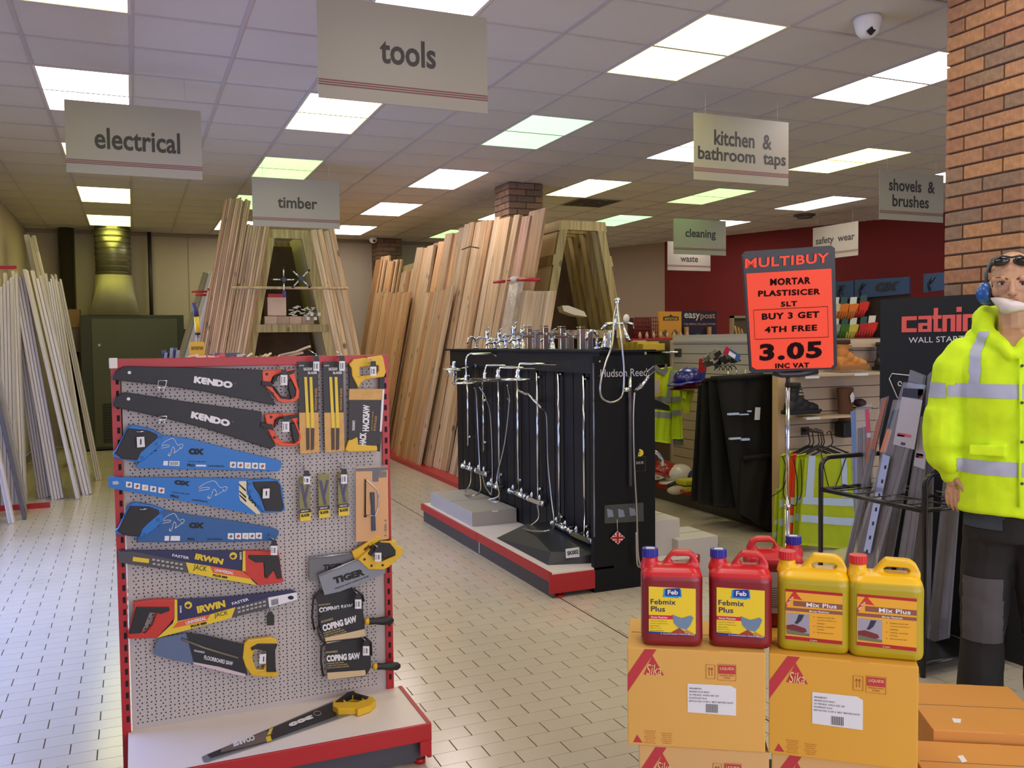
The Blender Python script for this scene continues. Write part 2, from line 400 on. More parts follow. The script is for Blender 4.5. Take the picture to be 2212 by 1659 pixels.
# walls
cw = M('cream_wall', (176, 164, 146), .85, var=.03, scale=1.2); rw = M('red_wall', (116, 26, 26), .8, var=.04, scale=2)
struct(obj('wall_left', MB().box((-1.6, -2.6, 0), (-1.48, 3.75, CEIL+.05)).box((-1.6, 8.05, 0), (-1.48, 15.95, CEIL+.05)).box((-1.6, 3.75, 0), (-1.48, 8.05, .35)).box((-1.6, 3.75, 2.55), (-1.48, 8.05, CEIL+.05)), M('left_wall_paint', (186, 172, 166), .85, var=.03, scale=1)))
wn = struct(obj('window_1', MB().box((-1.6, 3.75, .35), (-1.46, 3.8, 2.55)).box((-1.6, 8.0, .35), (-1.46, 8.05, 2.55)).box((-1.6, 3.75, .35), (-1.46, 8.05, .4)).box((-1.6, 3.75, 2.5), (-1.46, 8.05, 2.55)).box((-1.6, 5.88, .4), (-1.47, 5.92, 2.5)), M('window_frame', (150, 150, 155), .4, .6), at=(-1.53, 5.9, .35)))
fw_ = struct(obj('wall_far', MB().box((-1.6, 15.85, 0), (9.2, 15.97, CEIL+.05)), cw))
s = MB()
for x in (.9, 2.1, 3.3, 5.2, 6.4, 7.6): s.box((x, 15.842, 0), (x+.012, 15.85, CEIL))
s.box((-1.48, 15.82, CEIL-.05), (8.8, 15.85, CEIL)); obj('panel_joint', s, M('joint_tan', (150, 134, 112), .8), fw_)  # tan panel seams, with a matching strip along the ceiling
a = V((8.75, 15.85, 0)); b = V((11.21, 9.77, 0)); d = (b-a).normalized(); nrm = V((d.y, -d.x, 0)); nrm = nrm if nrm.x > 0 else -nrm
WA, WD, WN = a, d, -nrm                     # right wall: origin, direction, inward normal
sp = (V((9.32, 14.42, 0))-a).length
struct(obj('wall_right', MB().obox(a, d*sp, nrm*.12, V((0, 0, CEIL+.05))), M('pinkish_wall', (168, 146, 130), .85)))
struct(obj('wall_right_red', MB().obox(a+d*sp, d*11.2, nrm*.12, V((0, 0, CEIL+.05))), rw))

# brick columns: every brick is its own piece
bcol = [(164, 120, 86), (148, 108, 80), (172, 126, 86), (132, 106, 84), (156, 110, 80), (142, 112, 86)]
bmats = [M('brick_%s' % n_, c, .85, var=.16, scale=38, bump=.5) for n_, c in zip(('tan', 'rust', 'ochre', 'grey', 'russet', 'umber'), bcol)]
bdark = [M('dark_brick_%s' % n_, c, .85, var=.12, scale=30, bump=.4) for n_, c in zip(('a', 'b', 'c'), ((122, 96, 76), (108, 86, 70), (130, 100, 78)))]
def column(name, x0, y0, zmin, mats):
    S_ = .44; t = struct(obj(name, MB().box((x0+.012, y0+.012, 0), (x0+S_-.012, y0+S_-.012, CEIL)), M('mortar', (92, 72, 58), .95), at=(x0, y0, 0)))
    H = .065; meshes = {}
    def brick(lx, ly, k, wx, wy):
        m = mats[random.randrange(len(mats))]; key = (wx, wy, m.name)
        if key not in meshes:
            me = MB().box((0, 0, 0), (wx, wy, H)).mesh('brick', m); bevel(me, .003, 1); meshes[key] = me
        o = bpy.data.objects.new('brick', meshes[key]); COL.objects.link(o); o.parent = t; o.location = (lx+random.uniform(-.001, .001), ly, k*.075+.005)
    low = MB()
    for k in range(46):
        B = []
        if k % 2:
            for xx in (0, .3375): B += [(xx, 0, .1025, .215), (xx, .225, .1025, .215)]
            B += [(.1125, 0, .215, .1025), (.1125, .3375, .215, .1025)]
        else:
            for yy in (0, .3375): B += [(0, yy, .215, .1025), (.225, yy, .215, .1025)]
            B += [(0, .1125, .1025, .215), (.3375, .1125, .1025, .215)]
        for lx, ly, wx, wy in B:
            if k*.075 >= zmin: brick(lx, ly, k, wx, wy)
            else: low.box((x0+lx, y0+ly, k*.075+.005), (x0+lx+wx, y0+ly+wy, k*.075+.07), mi=random.randrange(len(mats)))
    if low.v: stuff(obj('bricks_below', low, mats, t))
    return t
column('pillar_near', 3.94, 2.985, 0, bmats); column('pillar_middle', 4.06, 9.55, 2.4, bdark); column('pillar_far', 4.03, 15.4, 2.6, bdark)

# small things on the ceiling and far wall
def cctv(px, py, Y=None, z=None, big=False, lab=''):
    if big:
        p = AZ(px, py, CEIL); t = thing('dome_camera', lab, 'camera', p, 'ceiling security cameras')
        m = MB().lathe(p, (0, 0, -1), [(.0, 0), (.075, 0), (.078, .02), (.07, .05), (.062, .085), (.04, .11), (.0, .118)], 20); obj('housing', m, WHITEP, t)
        obj('lens_slot', MB().obox(p+V((-.055, -.06, -.1)), V((.03, .0, .03)), V((0, .012, 0)), V((.03, 0, -.02))), BLACKP, t)
    else:
        p = AY(px, py, Y); t = thing('security_camera', lab, 'camera', p, 'small wall security cameras')
        obj('mount', MB().cyl(p+V((0, .16, .06)), p+V((0, .0, .02)), .03), WHITEP, t)
        obj('housing', MB().ball(p, .07, .07, .06), WHITEP, t); obj('lens', MB().cyl(p+V((.0, -.05, -.02)), p+V((.0, -.085, -.03)), .022), BLACKP, t)
cctv(1874, 38, big=True, lab='white dome security camera on the ceiling left of the near brick pillar')
cctv(331, 492, Y=15.6, lab='small white security camera above the green heater cabinet')
cctv(806, 518, Y=15.3, lab='small white security camera beside the far brick pillar')
cctv(1427, 541, Y=14.6, lab='small white security camera beside the corner of the red wall')
p = AZ(1738, 464, CEIL); t = thing('smoke_detector', 'dark round smoke detector on the ceiling left of the safety wear sign', 'detector', p)
obj('base', MB().lathe(p, (0, 0, -1), [(.0, 0), (.16, 0), (.16, .015), (.15, .02)], 18), M('detector_grey', (90, 76, 66), .6), t)
obj('cap', MB().lathe(p+V((0, 0, -.02)), (0, 0, -1), [(.12, 0), (.11, .03), (.0, .035)], 18), M('detector_grey', (90, 76, 66), .6), t)
p = AZ(1275, 438, CEIL); t = thing('air_vent', 'dark square ventilation grille in the ceiling right of the middle pillar', 'vent', p)
obj('vent_frame', MB().box((p.x-.3, p.y-.3, CEIL-.006), (p.x+.3, p.y+.3, CEIL)), M('vent_frame', (128, 116, 104), .7), t)
vm = M('vent_slot', (66, 60, 54), .8)
for a in range(3):
    for b in range(3):
        obj('louvre', MB().box((p.x-.27+a*.19, p.y-.27+b*.19, CEIL-.012), (p.x-.11+a*.19, p.y-.11+b*.19, CEIL-.005)), vm, t)

# hanging signs
signm = M('sign_board', (158, 152, 138), .4, var=.02, scale=2); stripe = M('sign_stripe', (122, 62, 66), .5); sink = M('sign_ink', (52, 48, 46), .5)
def sign(name_txt, Y, xl, lines, lab, rot=0, ztop=3.245, thg=None):
    W, H = .86, .48
    t = thing('hanging_sign', lab, 'sign', (xl, Y, ztop-H), 'hanging department signs', rz=rot)
    b0 = V((xl, Y, ztop-H))
    o = obj('board', MB().box(b0, b0+V((W, .006, H))), signm, t)
    st = MB()
    for k in range(3): st.box(b0+V((0, -.0012, .062+k*.011)), b0+V((W, -.0002, .068+k*.011)))
    obj('stripes', st, stripe, t)
    for body, cx, cz, wd, hh in lines:
        obj('lettering', text(MB(), body, b0+V((cx*W, -.0004, cz*H)), (1, 0, 0), (0, 0, 1), wd*W, hh*H, bold=.022, lift=.001), sink, t)
    for k in (.12, .88): obj('wire', MB().cyl(b0+V((W*k, .003, H-.01)), b0+V((W*k, .003, H+CEIL-ztop)), .0016, seg=5), M('wire', (190, 185, 175), .5), t)
    return t
sign('electrical', 6.67, AY(141, 300, 6.67).x, [('electrical', .52, .5, .63, .3)], 'hanging sign with the word electrical above the white boards')
sign('tools', 4.27, AY(686, 100, 4.27).x, [('tools', .515, .535, .33, .27)], 'large nearest hanging sign reading tools')
sign('timber', 9.07, AY(545, 440, 9.07).x, [('timber', .51, .51, .455, .24)], 'hanging sign reading timber in front of the left timber rack')
sign('kitchen', 5.47, AY(1499, 310, 5.47).x, [('kitchen  &', .51, .66, .61, .235), ('bathroom  taps', .505, .38, .93, .26)], 'hanging sign reading kitchen & bathroom taps')
sign('cleaning', 10.27, AY(1455, 510, 10.27).x, [('cleaning', .51, .575, .58, .31)], 'hanging sign reading cleaning, in front of the waste sign')
sign('waste', 12.67, AY(1442, 550, 12.67).x, [('waste', .5, .40, .41, .2)], 'hanging sign reading waste, partly behind the cleaning sign')
sign('shovels', 6.67, AY(1900, 420, 6.67).x, [('shovels  &', .5, .72, .72, .25), ('brushes', .48, .4, .57, .25)], 'hanging sign reading shovels & brushes beside the near pillar')
pa = AZ(1756, 493, 3.245); pb = AZ(1849, 478, 3.245); sign('safety', pa.y, pa.x, [('safety  wear', .5, .55, .86, .28)], 'turned hanging sign reading safety wear before the red wall', rot=math.atan2(pb.y-pa.y, pb.x-pa.x))
# ================================================================== SAW STAND (pegboard bay end, plane facing the camera)
YP = 3.566
def Zm(x0, y0, k, k2=None): return lambda x, y: (x0+x/k, y0+y/(k2 or k))
q1 = Zm(220, 740, 3.16, 3.161); q2 = Zm(220, 1150, 3.072, 3.073); qA = Zm(240, 760, 9.217); qB = Zm(560, 760, 7.373); qC = Zm(620, 990, 8.508)
qD = Zm(650, 1160, 5.183); qE = Zm(300, 1340, 6.379); qF = Zm(420, 1470, 4.254); qG = Zm(230, 900, 5.395); qH = Zm(240, 1160, 5.267); q0 = lambda x, y: (x, y)
def pl(q, pts, Y): return [AY(*q(*p), Y) for p in pts]
def pg(q, pts, Y, th=.0008, holes=(), mb=None, mi=0):
    return (mb or MB()).prism(pl(q, pts, Y), (0, th, 0), [pl(q, h, Y) for h in holes], mi=mi)
def qt(q, body, tl, tr, bl, Y, mb=None, **k):
    return quadtext(mb or MB(), body, AY(*q(*tl), Y), AY(*q(*tr), Y), AY(*q(*bl), Y), lift=.0007, **k)
def ell(cx, cy, rx, ry, n=14): return [(cx+rx*math.cos(2*math.pi*i/n), cy+ry*math.sin(2*math.pi*i/n)) for i in range(n)]
pegm = M('pegboard_paint', (186, 178, 176), .55, var=.02, scale=2); trayM = M('tray_laminate', (228, 218, 210), .45, var=.03, scale=2)
XL, XR = -.075, .965; ZT = 1.553
G1 = thing('gondola_unit', 'red trimmed pegboard gondola end bay holding the saws and hacksaws', 'display stand', (.44, 3.6, 0))
obj('pegboard', MB().box((XL+.035, YP, .16), (XR-.02, YP+.012, ZT-.03)), pegm, G1)
h = MB()
for r_ in range(111):
    z = ZT-.045-r_*.01225
    if z < .175: break
    pit = .0163 if r_ % 2 == 0 else .0272; n_ = int(.93/pit)
    for i in range(n_):
        x = XL+.055+i*pit+(0 if r_ % 2 == 0 else .008)
        if x > XR-.035: continue
        h.add([(x+.0028*math.cos(a*math.pi/3), YP-.0006, z+.0028*math.sin(a*math.pi/3)) for a in range(6)], [(0, 1, 2, 3, 4, 5)])
stuff(obj('peg_holes', h, M('hole_dark', (26, 24, 30), .9), G1))
obj('top_rail', MB().box((XL+.02, YP-.02, ZT-.034), (XR-.02, YP+.02, ZT)), RED, G1, bev=.002)
obj('top_shelf', MB().box((XL+.02, YP+.02, ZT-.075), (XR-.02, 5.6, ZT-.06)), RED, G1)
for sgn, x in ((0, XL), (1, XR-.03)):
    o = obj('upright', MB().box((x, YP-.012, 0), (x+.03, YP+.03, ZT-(.0 if sgn else .03))), RED, G1)
    s = MB()
    for k in range(29): s.box((x+.016-.006*sgn, YP-.0135, .2+k*.045), (x+.026-.006*sgn, YP-.0115, .222+k*.045))
    stuff(obj('slots', s, M('hole_dark'), o))
obj('corner_cap', MB().box((XL-.004, YP-.022, ZT-.034), (XL+.024, YP+.012, ZT+.004)), WHITEP, G1, bev=.003)
obj('base_tray', MB().box((XL+.02, 3.165, .145), (.985, YP, .16)), trayM, G1)
obj('tray_edge', MB().box((XL+.005, 3.155, .098), (1.0, 3.166, .163)), RED, G1, bev=.002)
obj('kick_plate', MB().box((XL+.01, 3.19, .01), (.975, 3.2, .1)), M('kick_grey', (72, 72, 82), .5), G1)
o = obj('end_bracket', MB().box((.985, 3.16, .03), (1.0, 3.56, .163)).box((.953, 3.15, .045), (.99, 3.166, .1)), RED, G1)
s = MB()
for k in range(2): s.box((.962+.008*k, 3.1545, .058), (.966+.008*k, 3.157, .086))
obj('bracket_slots', s, BLACKP, o)
obj('levelling_foot', MB().cyl((.965, 3.2, 0), (.965, 3.2, .02), .022).cyl((.965, 3.2, .02), (.965, 3.2, .05), .008), RED, G1)
# rest of the gondola run behind the end bay
obj('spine_panel', MB().box((.42, 3.62, .05), (.46, 5.6, ZT-.08)), CREAM, G1)
for x0, x1 in ((.0, .42), (.46, .9)): obj('side_shelf', MB().box((x0, 3.62, .13), (x1, 5.6, .16)), trayM, G1); obj('side_shelf', MB().box((x0+.08, 3.62, .8), (x1-.08, 5.6, .82)), trayM, G1)

BLK = M('saw_sheath_black', (30, 30, 38), .5); ORG = M('saw_handle_orange', (226, 78, 42), .42); YEL = M('handle_yellow', (222, 178, 34), .42); BLUE = M('saw_card_blue', (20, 112, 196), .4)
NAVY = M('card_navy', (32, 32, 82), .45); REDH = M('handle_red', (196, 50, 40), .42); SILV = M('blade_silver', (150, 152, 160), .3, .7); GREYC = M('card_grey', (76, 74, 80), .5); KRAFT = M('card_wood_print', (206, 160, 92), .55, var=.12, scale=24)
YELC = M('card_yellow', (226, 196, 44), .45); HOLE = M('handle_dark_core', (28, 26, 30), .5); ORC = M('card_orange', (222, 90, 52), .45); BLUED = M('saw_card_blue_dark', (28, 88, 150), .4)
Yh = YP-.035
def hookset(x, y, tag_box, lab, tip=True, wire=True):
    """peg hook: prong out of the board, price ticket in a holder at its tip"""
    p = AY(x, y, YP-.09); t = thing('peg_hook', lab, 'hook', p, 'peg hooks with price tickets')
    obj('prong', MB().tube([V((p.x, YP+.002, p.z+.004)), p+V((0, .01, 0)), p+V((0, 0, .008))], .0025, 6), CHROME, t)
    obj('ticket_wire', MB().tube([V((p.x-.012, YP+.002, p.z+.03)), p+V((-.01, .02, .02)), p+V((0, 0, .012))], .0018, 6), CHROME, t)
    x0, y0, x1, y1 = tag_box
    obj('ticket_holder', pg(q0, [((x0+x1)/2-5, y0-12), ((x0+x1)/2+5, y0-12), (x1, y0), (x0, y0)], YP-.092, .004), BLACKP, t)
    tk = obj('price_ticket', pg(q0, [(x0, y0), (x1, y0), (x1, y1), (x0, y1)], YP-.093, .002), LABELW, t)
    s = MB(); cx = (x0+x1)/2
    for k in range(4): s.add(pl(q0, [(cx-1, y0+5+k*(y1-y0-9)/4), (cx+3, y0+5+k*(y1-y0-9)/4), (cx+3, y0+6.6+k*(y1-y0-9)/4), (cx-1, y0+6.6+k*(y1-y0-9)/4)], YP-.0935), [(3, 2, 1, 0)])
    s.add(pl(q0, [(x0+2, y0+4), (x0+3, y0+4), (x0+3, y1-4), (x0+2, y1-4)], YP-.0935), [(3, 2, 1, 0)])
    obj('ticket_print', s, INK, tk)
    return t
def wireloop(q, pts, lab):
    p = AY(*q(*pts[0]), Yh-.03); t = thing('wire_hook', lab, 'hook', p, 'wire loop hooks holding the saw sheaths')
    obj('loop', MB().tube(pl(q, pts, Yh-.03), .0022, 6, closed=True), CHROME, t)
    b = AY(*q(sum(a for a, _ in pts)/len(pts), max(b for _, b in pts)), Yh-.03)
    obj('stem', MB().tube([b+V((-.01, 0, 0)), b+V((-.012, .0, -.02)), V((b.x-.012, YP+.002, b.z-.03))], .0025, 6), CHROME, t); obj('stem', MB().tube([b+V((.006, 0, 0)), b+V((.004, .0, -.02)), V((b.x+.004, YP+.002, b.z-.03))], .0025, 6), CHROME, t)
# --- black sheathed saws with orange handles
def orange_saw(lab, sheath, outer, hole, text3, grip, rivet, rivets):
    c = AY(*q1(*sheath[3]), Yh); t = thing('hand_saw', lab, 'saw', c, 'saws hanging on the pegboard')
    sh = obj('sheath', pg(q1, sheath, Yh, .018), BLK, t, bev=.003)
    obj('lettering', qt(q1, 'KENDO', *text3, Yh-.0006, bold=.075, shear=.0), WHITEINK, sh)
    obj('registered_mark', MB().tube(pl(q1, ell(text3[1][0]+15, text3[1][1]+10, 6, 6, 10), Yh-.001), .0007, 4, closed=True), M('grey_ink', (130, 130, 140), .5), sh)
    obj('rivet', MB().cyl(AY(*q1(*rivet), Yh), AY(*q1(*rivet), Yh-.002), .006), SILV, sh)
    hd = obj('handle', pg(q1, outer, Yh-.004, .024, [hole]), ORG, t, bev=.004)
    for g in grip: obj('grip', pg(q1, g, Yh-.008, .028), HOLE, hd, bev=.002)
    s = MB()
    for r_ in rivets: p = AY(*q1(*r_), Yh-.004); s.cyl(p, p+V((0, -.002, 0)), .0055)
    obj('handle_screws', s, HOLE, hd)
orange_saw('upper black sheathed saw with orange and black handle at the top left', [(72, 242), (88, 205), (140, 165), (180, 160), (600, 170), (1100, 186), (1110, 300), (1192, 425), (1150, 425), (700, 335), (420, 292), (75, 255)],
    [(1095, 195), (1215, 182), (1308, 180), (1318, 215), (1328, 265), (1348, 330), (1345, 380), (1318, 405), (1240, 412), (1205, 402), (1160, 340), (1100, 285)],
    [(1150, 280), (1168, 232), (1215, 212), (1268, 214), (1290, 245), (1326, 320), (1322, 368), (1290, 384), (1225, 378), (1180, 330)],
    ((632, 228), (895, 268), (626, 275)), [[(1090, 262), (1160, 268), (1170, 305), (1090, 292)], [(1160, 268), (1178, 222), (1270, 196), (1312, 188), (1314, 208), (1275, 222), (1205, 226), (1172, 285)], [(1270, 262), (1292, 258), (1324, 325), (1318, 372), (1292, 380), (1280, 330)], [(1168, 300), (1182, 300), (1225, 365), (1290, 380), (1290, 388), (1222, 382)]], (188, 205), [(1126, 215), (1165, 350)])
orange_saw('lower black sheathed saw with orange and black handle, drooping to the right', [(72, 418), (95, 372), (140, 345), (165, 340), (600, 408), (1092, 472), (1090, 560), (1188, 705), (1150, 728), (700, 585), (420, 515), (85, 440)],
    [(1110, 490), (1225, 480), (1345, 492), (1338, 520), (1330, 545), (1348, 600), (1362, 640), (1352, 690), (1320, 708), (1225, 708), (1180, 690), (1130, 590)],
    [(1172, 585), (1180, 530), (1215, 508), (1285, 514), (1312, 548), (1345, 630), (1340, 672), (1310, 684), (1235, 680), (1195, 640)],
    ((614, 468), (878, 530), (606, 515)), [[(1085, 545), (1165, 560), (1172, 600), (1085, 575)], [(1172, 560), (1195, 512), (1290, 494), (1348, 492), (1345, 512), (1290, 520), (1215, 524), (1182, 580)], [(1290, 555), (1312, 552), (1346, 632), (1338, 675), (1310, 680), (1300, 620)]], (182, 385), [(1155, 508), (1178, 648)])
wireloop(qA, [(945, 570), (1108, 572), (1080, 705), (925, 712)], 'wire loop hook under the upper black sheath')
wireloop(qA, [(965, 1280), (1112, 1282), (1090, 1350), (948, 1360)], 'wire loop hook under the lower black sheath')
# --- blue cards
def bluesaw(lab, body, handle, hole, texts, icons, bull, flip, dark, cap, ticket=True, tab=None):
    c = AY(*qG(*body[0]), Yh); t = thing('hand_saw', lab, 'saw', c, 'saws hanging on the pegboard')
    sl = obj('sleeve', pg(qG, body, Yh, .014), BLUED if dark else BLUE, t, bev=.002)
    hd = obj('handle', pg(qG, handle, Yh-.006, .026), BLUE, t, bev=.004)
    obj('grip', pg(qG, hole, Yh-.009, .02), HOLE, hd, bev=.003)
    tx = MB()
    for b_, tl, tr, bl, bo in texts: qt(qG, b_, tl, tr, bl, Yh-.0008, mb=tx, bold=bo)
    obj('lettering', tx, INK, sl)
    s = MB(); s2 = MB()
    for i, (x, y) in enumerate(icons):
        s.add(pl(qG, [(x, y), (x+70, y+(9 if flip else 2)), (x+68, y+75), (x-2, y+66)], Yh-.0008), [(3, 2, 1, 0)])
        s2.add(pl(qG, [(x+14, y+40), (x+40, y+16), (x+58, y+36), (x+34, y+60)], Yh-.0014), [(3, 2, 1, 0)], mi=i % 3)
    obj('icon_squares', s, LABELW, sl); obj('icon_pictures', s2, [M('icon_grey', (110, 100, 96), .6), M('icon_rust', (160, 80, 50), .6), M('icon_sand', (214, 180, 110), .6)], sl)
    s = MB(); ox, oy = bull; k = -1 if False else 1
    for st_ in ([(0, 60), (60, 10), (130, -20), (160, -10), (185, 30)], [(5, 70), (60, 55), (110, 60)], [(0, 95), (50, 85), (105, 75)], [(90, 175), (115, 170), (130, 110), (150, 75), (170, 120), (155, 150), (190, 130), (240, 90)], [(185, 35), (215, 60), (245, 45), (270, 60), (245, 100), (230, 75)], [(100, 150), (85, 175), (110, 185)]):
        s.tube(pl(qG, spline([(V((a*cap+ox, b_+oy, 0))) for a, b_ in st_], 4) and [((v.x), (v.y)) for v in spline([V((a*cap+ox, b_+oy, 0)) for a, b_ in st_], 4)], Yh-.0008), .0011, 4)
    obj('emblem', s, WHITEINK, sl)
    return t, sl, hd
S1 = dict(texts=[('OX', (960, 368), (1140, 374), (955, 440), .08), ('OX', (420, 420), (560, 335), (455, 478), .07), ('PRO', (942, 548), (1030, 552), (942, 580), .05), ('UNIVERSAL', (1185, 565), (1380, 568), (1185, 585), .02), ('TOUGH TASK SAW', (945, 515), (1160, 518), (945, 530), .0)])
t, sl, hd = bluesaw('upper blue card saw with its black handle at the left, price ticket on the grip', [(350, 560), (660, 215), (1000, 262), (1450, 380), (1930, 492), (2040, 520), (2038, 590), (2010, 635), (1500, 628), (800, 612), (350, 598)],
    [(75, 420), (105, 395), (245, 120), (300, 95), (520, 145), (655, 210), (640, 330), (560, 400), (420, 520), (360, 530), (85, 480)], [(95, 430), (250, 135), (480, 160), (590, 205), (600, 245), (480, 350), (400, 420), (360, 508), (180, 490)], S1['texts'], [(1440, 525), (1526, 528), (1612, 534), (1697, 536), (1782, 540)], (635, 275), False, False, .95)
s = MB()
for xy in ((628, 236), (582, 318), (415, 478)): p = AY(*qG(*xy), Yh-.006); s.cyl(p, p+V((0, -.002, 0)), .006)
obj('handle_screws', s, BLUED, hd)
s = MB(); s.add(pl(qG, [(735, 516), (852, 518), (850, 575), (730, 572)], Yh-.0008), [(3, 2, 1, 0)]); s.add(pl(qG, [(665, 516), (718, 516), (714, 570), (660, 568)], Yh-.0008), [(3, 2, 1, 0)]); s.add(pl(qG, [(1045, 560), (1160, 562), (1160, 582), (1042, 580)], Yh-.0008), [(3, 2, 1, 0)])
obj('barcode_labels', s, LABELW, sl)
s = MB()
for k in range(9): s.add(pl(qG, [(745+k*11, 524), (749+k*11, 524), (749+k*11, 566), (745+k*11, 566)], Yh-.0016), [(3, 2, 1, 0)])
obj('bar_lines', s, INK, sl)
tk = obj('price_ticket', pg(qG, [(352, 238), (440, 234), (448, 352), (358, 360)], Yh-.03, .002), LABELW, t); obj('ticket_print', pg(qG, [(392, 262), (408, 262), (408, 326), (394, 326)], Yh-.0312, .0008), INK, tk)
obj('hook_tip', MB().tube(pl(qG, [(355, 178), (440, 172)], Yh-.02), .0025, 6), CHROME, t)
t, sl, hd = bluesaw('middle blue card saw pointing left with its black handle at the right', [(20, 705), (60, 695), (135, 705), (900, 712), (1640, 722), (1780, 760), (1810, 1130), (1720, 1140), (1300, 1060), (700, 950), (130, 850), (25, 825)],
    [(1635, 740), (1900, 722), (2010, 745), (2050, 830), (2065, 1000), (2085, 1080), (2040, 1115), (1830, 1120), (1690, 960), (1640, 860)], [(1700, 760), (1990, 752), (2025, 800), (2045, 950), (2070, 1060), (2040, 1100), (1850, 1100), (1790, 920), (1720, 820)],
    [('OX', (795, 735), (975, 755), (788, 790), .08), ('OX', (1680, 905), (1780, 1010), (1640, 950), .07), ('PRO', (750, 905), (845, 925), (746, 935), .05), ('UNIVERSAL', (1000, 958), (1185, 982), (998, 978), .02), ('TOUGH TASK SAW', (765, 870), (970, 895), (762, 888), .0)], [(228, 755), (322, 772), (416, 790), (510, 806), (606, 822)], (1070, 770), True, False, 1.25)
obj('cream_flash', pg(qG, [(1545, 752), (1632, 752), (1632, 900), (1800, 1130), (1750, 1135), (1560, 975), (1545, 930)], Yh-.0012, .001), M('cream_print', (222, 214, 176), .5), sl)
s = MB()
for a in ((1545, 780), (1548, 860), (1550, 905)): s.add(pl(qG, [a, (a[0]+80, a[1]+70), (a[0]+78, a[1]+95), (a[0], a[1]+18)], Yh-.002), [(3, 2, 1, 0)])
obj('flash_strokes', s, INK, sl)
s = MB()
for xy in ((1672, 786), (1680, 868), (1785, 1055)): p = AY(*qG(*xy), Yh-.006); s.cyl(p, p+V((0, -.002, 0)), .006)
obj('handle_screws', s, BLUED, hd)
tk = obj('price_ticket', pg(qG, [(1824, 842), (1902, 838), (1898, 950), (1820, 954)], Yh-.03, .002), LABELW, t); obj('ticket_print', pg(qG, [(1858, 868), (1872, 868), (1870, 920), (1858, 920)], Yh-.0312, .0008), INK, tk)
obj('slot_hole', pg(qG, [(70, 755), (125, 750), (150, 772), (125, 792), (72, 790)], Yh-.0008, .0006), M('hole_light', (176, 182, 196), .5), sl)
t, sl, hd = bluesaw('lowest blue card saw with its black handle at the left, no ticket on the grip', [(345, 1440), (660, 1085), (1000, 1150), (1500, 1220), (1940, 1300), (2012, 1330), (2005, 1380), (1960, 1445), (1500, 1462), (800, 1466), (370, 1465)],
    [(98, 1330), (135, 1300), (262, 1025), (320, 998), (520, 1030), (665, 1080), (655, 1220), (580, 1300), (440, 1405), (380, 1410), (110, 1370)], [(125, 1335), (275, 1040), (500, 1050), (610, 1090), (620, 1130), (490, 1240), (420, 1310), (390, 1400), (200, 1385)],
    [('OX', (965, 1232), (1140, 1236), (960, 1300), .08), ('OX', (445, 1300), (590, 1215), (478, 1358), .07), ('PRO', (945, 1412), (1030, 1415), (945, 1440), .05), ('UNIVERSAL', (1170, 1418), (1355, 1420), (1170, 1436), .02)], [(1415, 1358), (1500, 1356), (1585, 1355), (1662, 1354), (1742, 1352)], (650, 1150), False, True, .95)
obj('barcode_labels', MB().add(pl(qG, [(750, 1390), (858, 1390), (855, 1446), (745, 1446)], Yh-.0008), [(3, 2, 1, 0)]).add(pl(qG, [(680, 1390), (732, 1390), (728, 1446), (675, 1446)], Yh-.0008), [(3, 2, 1, 0)]), LABELW, sl)
s = MB()
for xy in ((645, 1118), (602, 1205), (442, 1375)): p = AY(*qG(*xy), Yh-.006); s.cyl(p, p+V((0, -.002, 0)), .006)
obj('handle_screws', s, BLUED, hd); obj('hook_tip', MB().tube(pl(qG, [(392, 1084), (475, 1074)], Yh-.02), .0025, 6), CHROME, t)
# --- navy, red and yellow card saws
def navysaw(lab, navy, grey, yel, org, handle, hole, core, txt, white=None, strip=None, badge=None, slogan=None):
    c = AY(*qH(*navy[0]), Yh); t = thing('hand_saw', lab, 'saw', c, 'saws hanging on the pegboard')
    sl = obj('sleeve', pg(qH, navy, Yh, .012), NAVY, t, bev=.002)
    obj('grey_panel', pg(qH, grey, Yh-.0008, .001), GREYC, sl); obj('yellow_panel', pg(qH, yel, Yh-.0012, .001), YELC, sl); obj('orange_panel', pg(qH, org, Yh-.002, .001), ORC, sl)
    if white: obj('white_label', pg(qH, white, Yh-.002, .001), LABELW, sl)
    obj('handle', pg(qH, handle, Yh-.005, .024, [hole]), REDH, t, bev=.003)
    for g in core: obj('grip', pg(qH, g, Yh-.008, .028), HOLE, t, bev=.003)
    obj('yellow_strip', pg(qH, strip, Yh-.0075, .004), YELC, t)
    a = MB(); b_ = MB(); d_ = MB()
    for s_, tl, tr, bl, bo, wh in txt: qt(qH, s_, tl, tr, bl, Yh-.0028, mb={'y': a, 'w': b_, 'k': d_}[wh], bold=bo)
    obj('brand_lettering', a, YELC, sl); obj('white_lettering', b_, WHITEINK, sl); obj('black_lettering', d_, INK, sl)
    obj('lion_badge', pg(qH, ell(*badge, 44, 42), Yh-.0012, .001), YELC, sl); obj('badge_mark', pg(qH, [(badge[0]-34, badge[1]+10), (badge[0]-4, badge[1]-14), (badge[0]+24, badge[1]-4), (badge[0]+4, badge[1]+30)], Yh-.002, .0008), NAVY, sl)  # navy figure printed on the yellow badge
    return t, sl
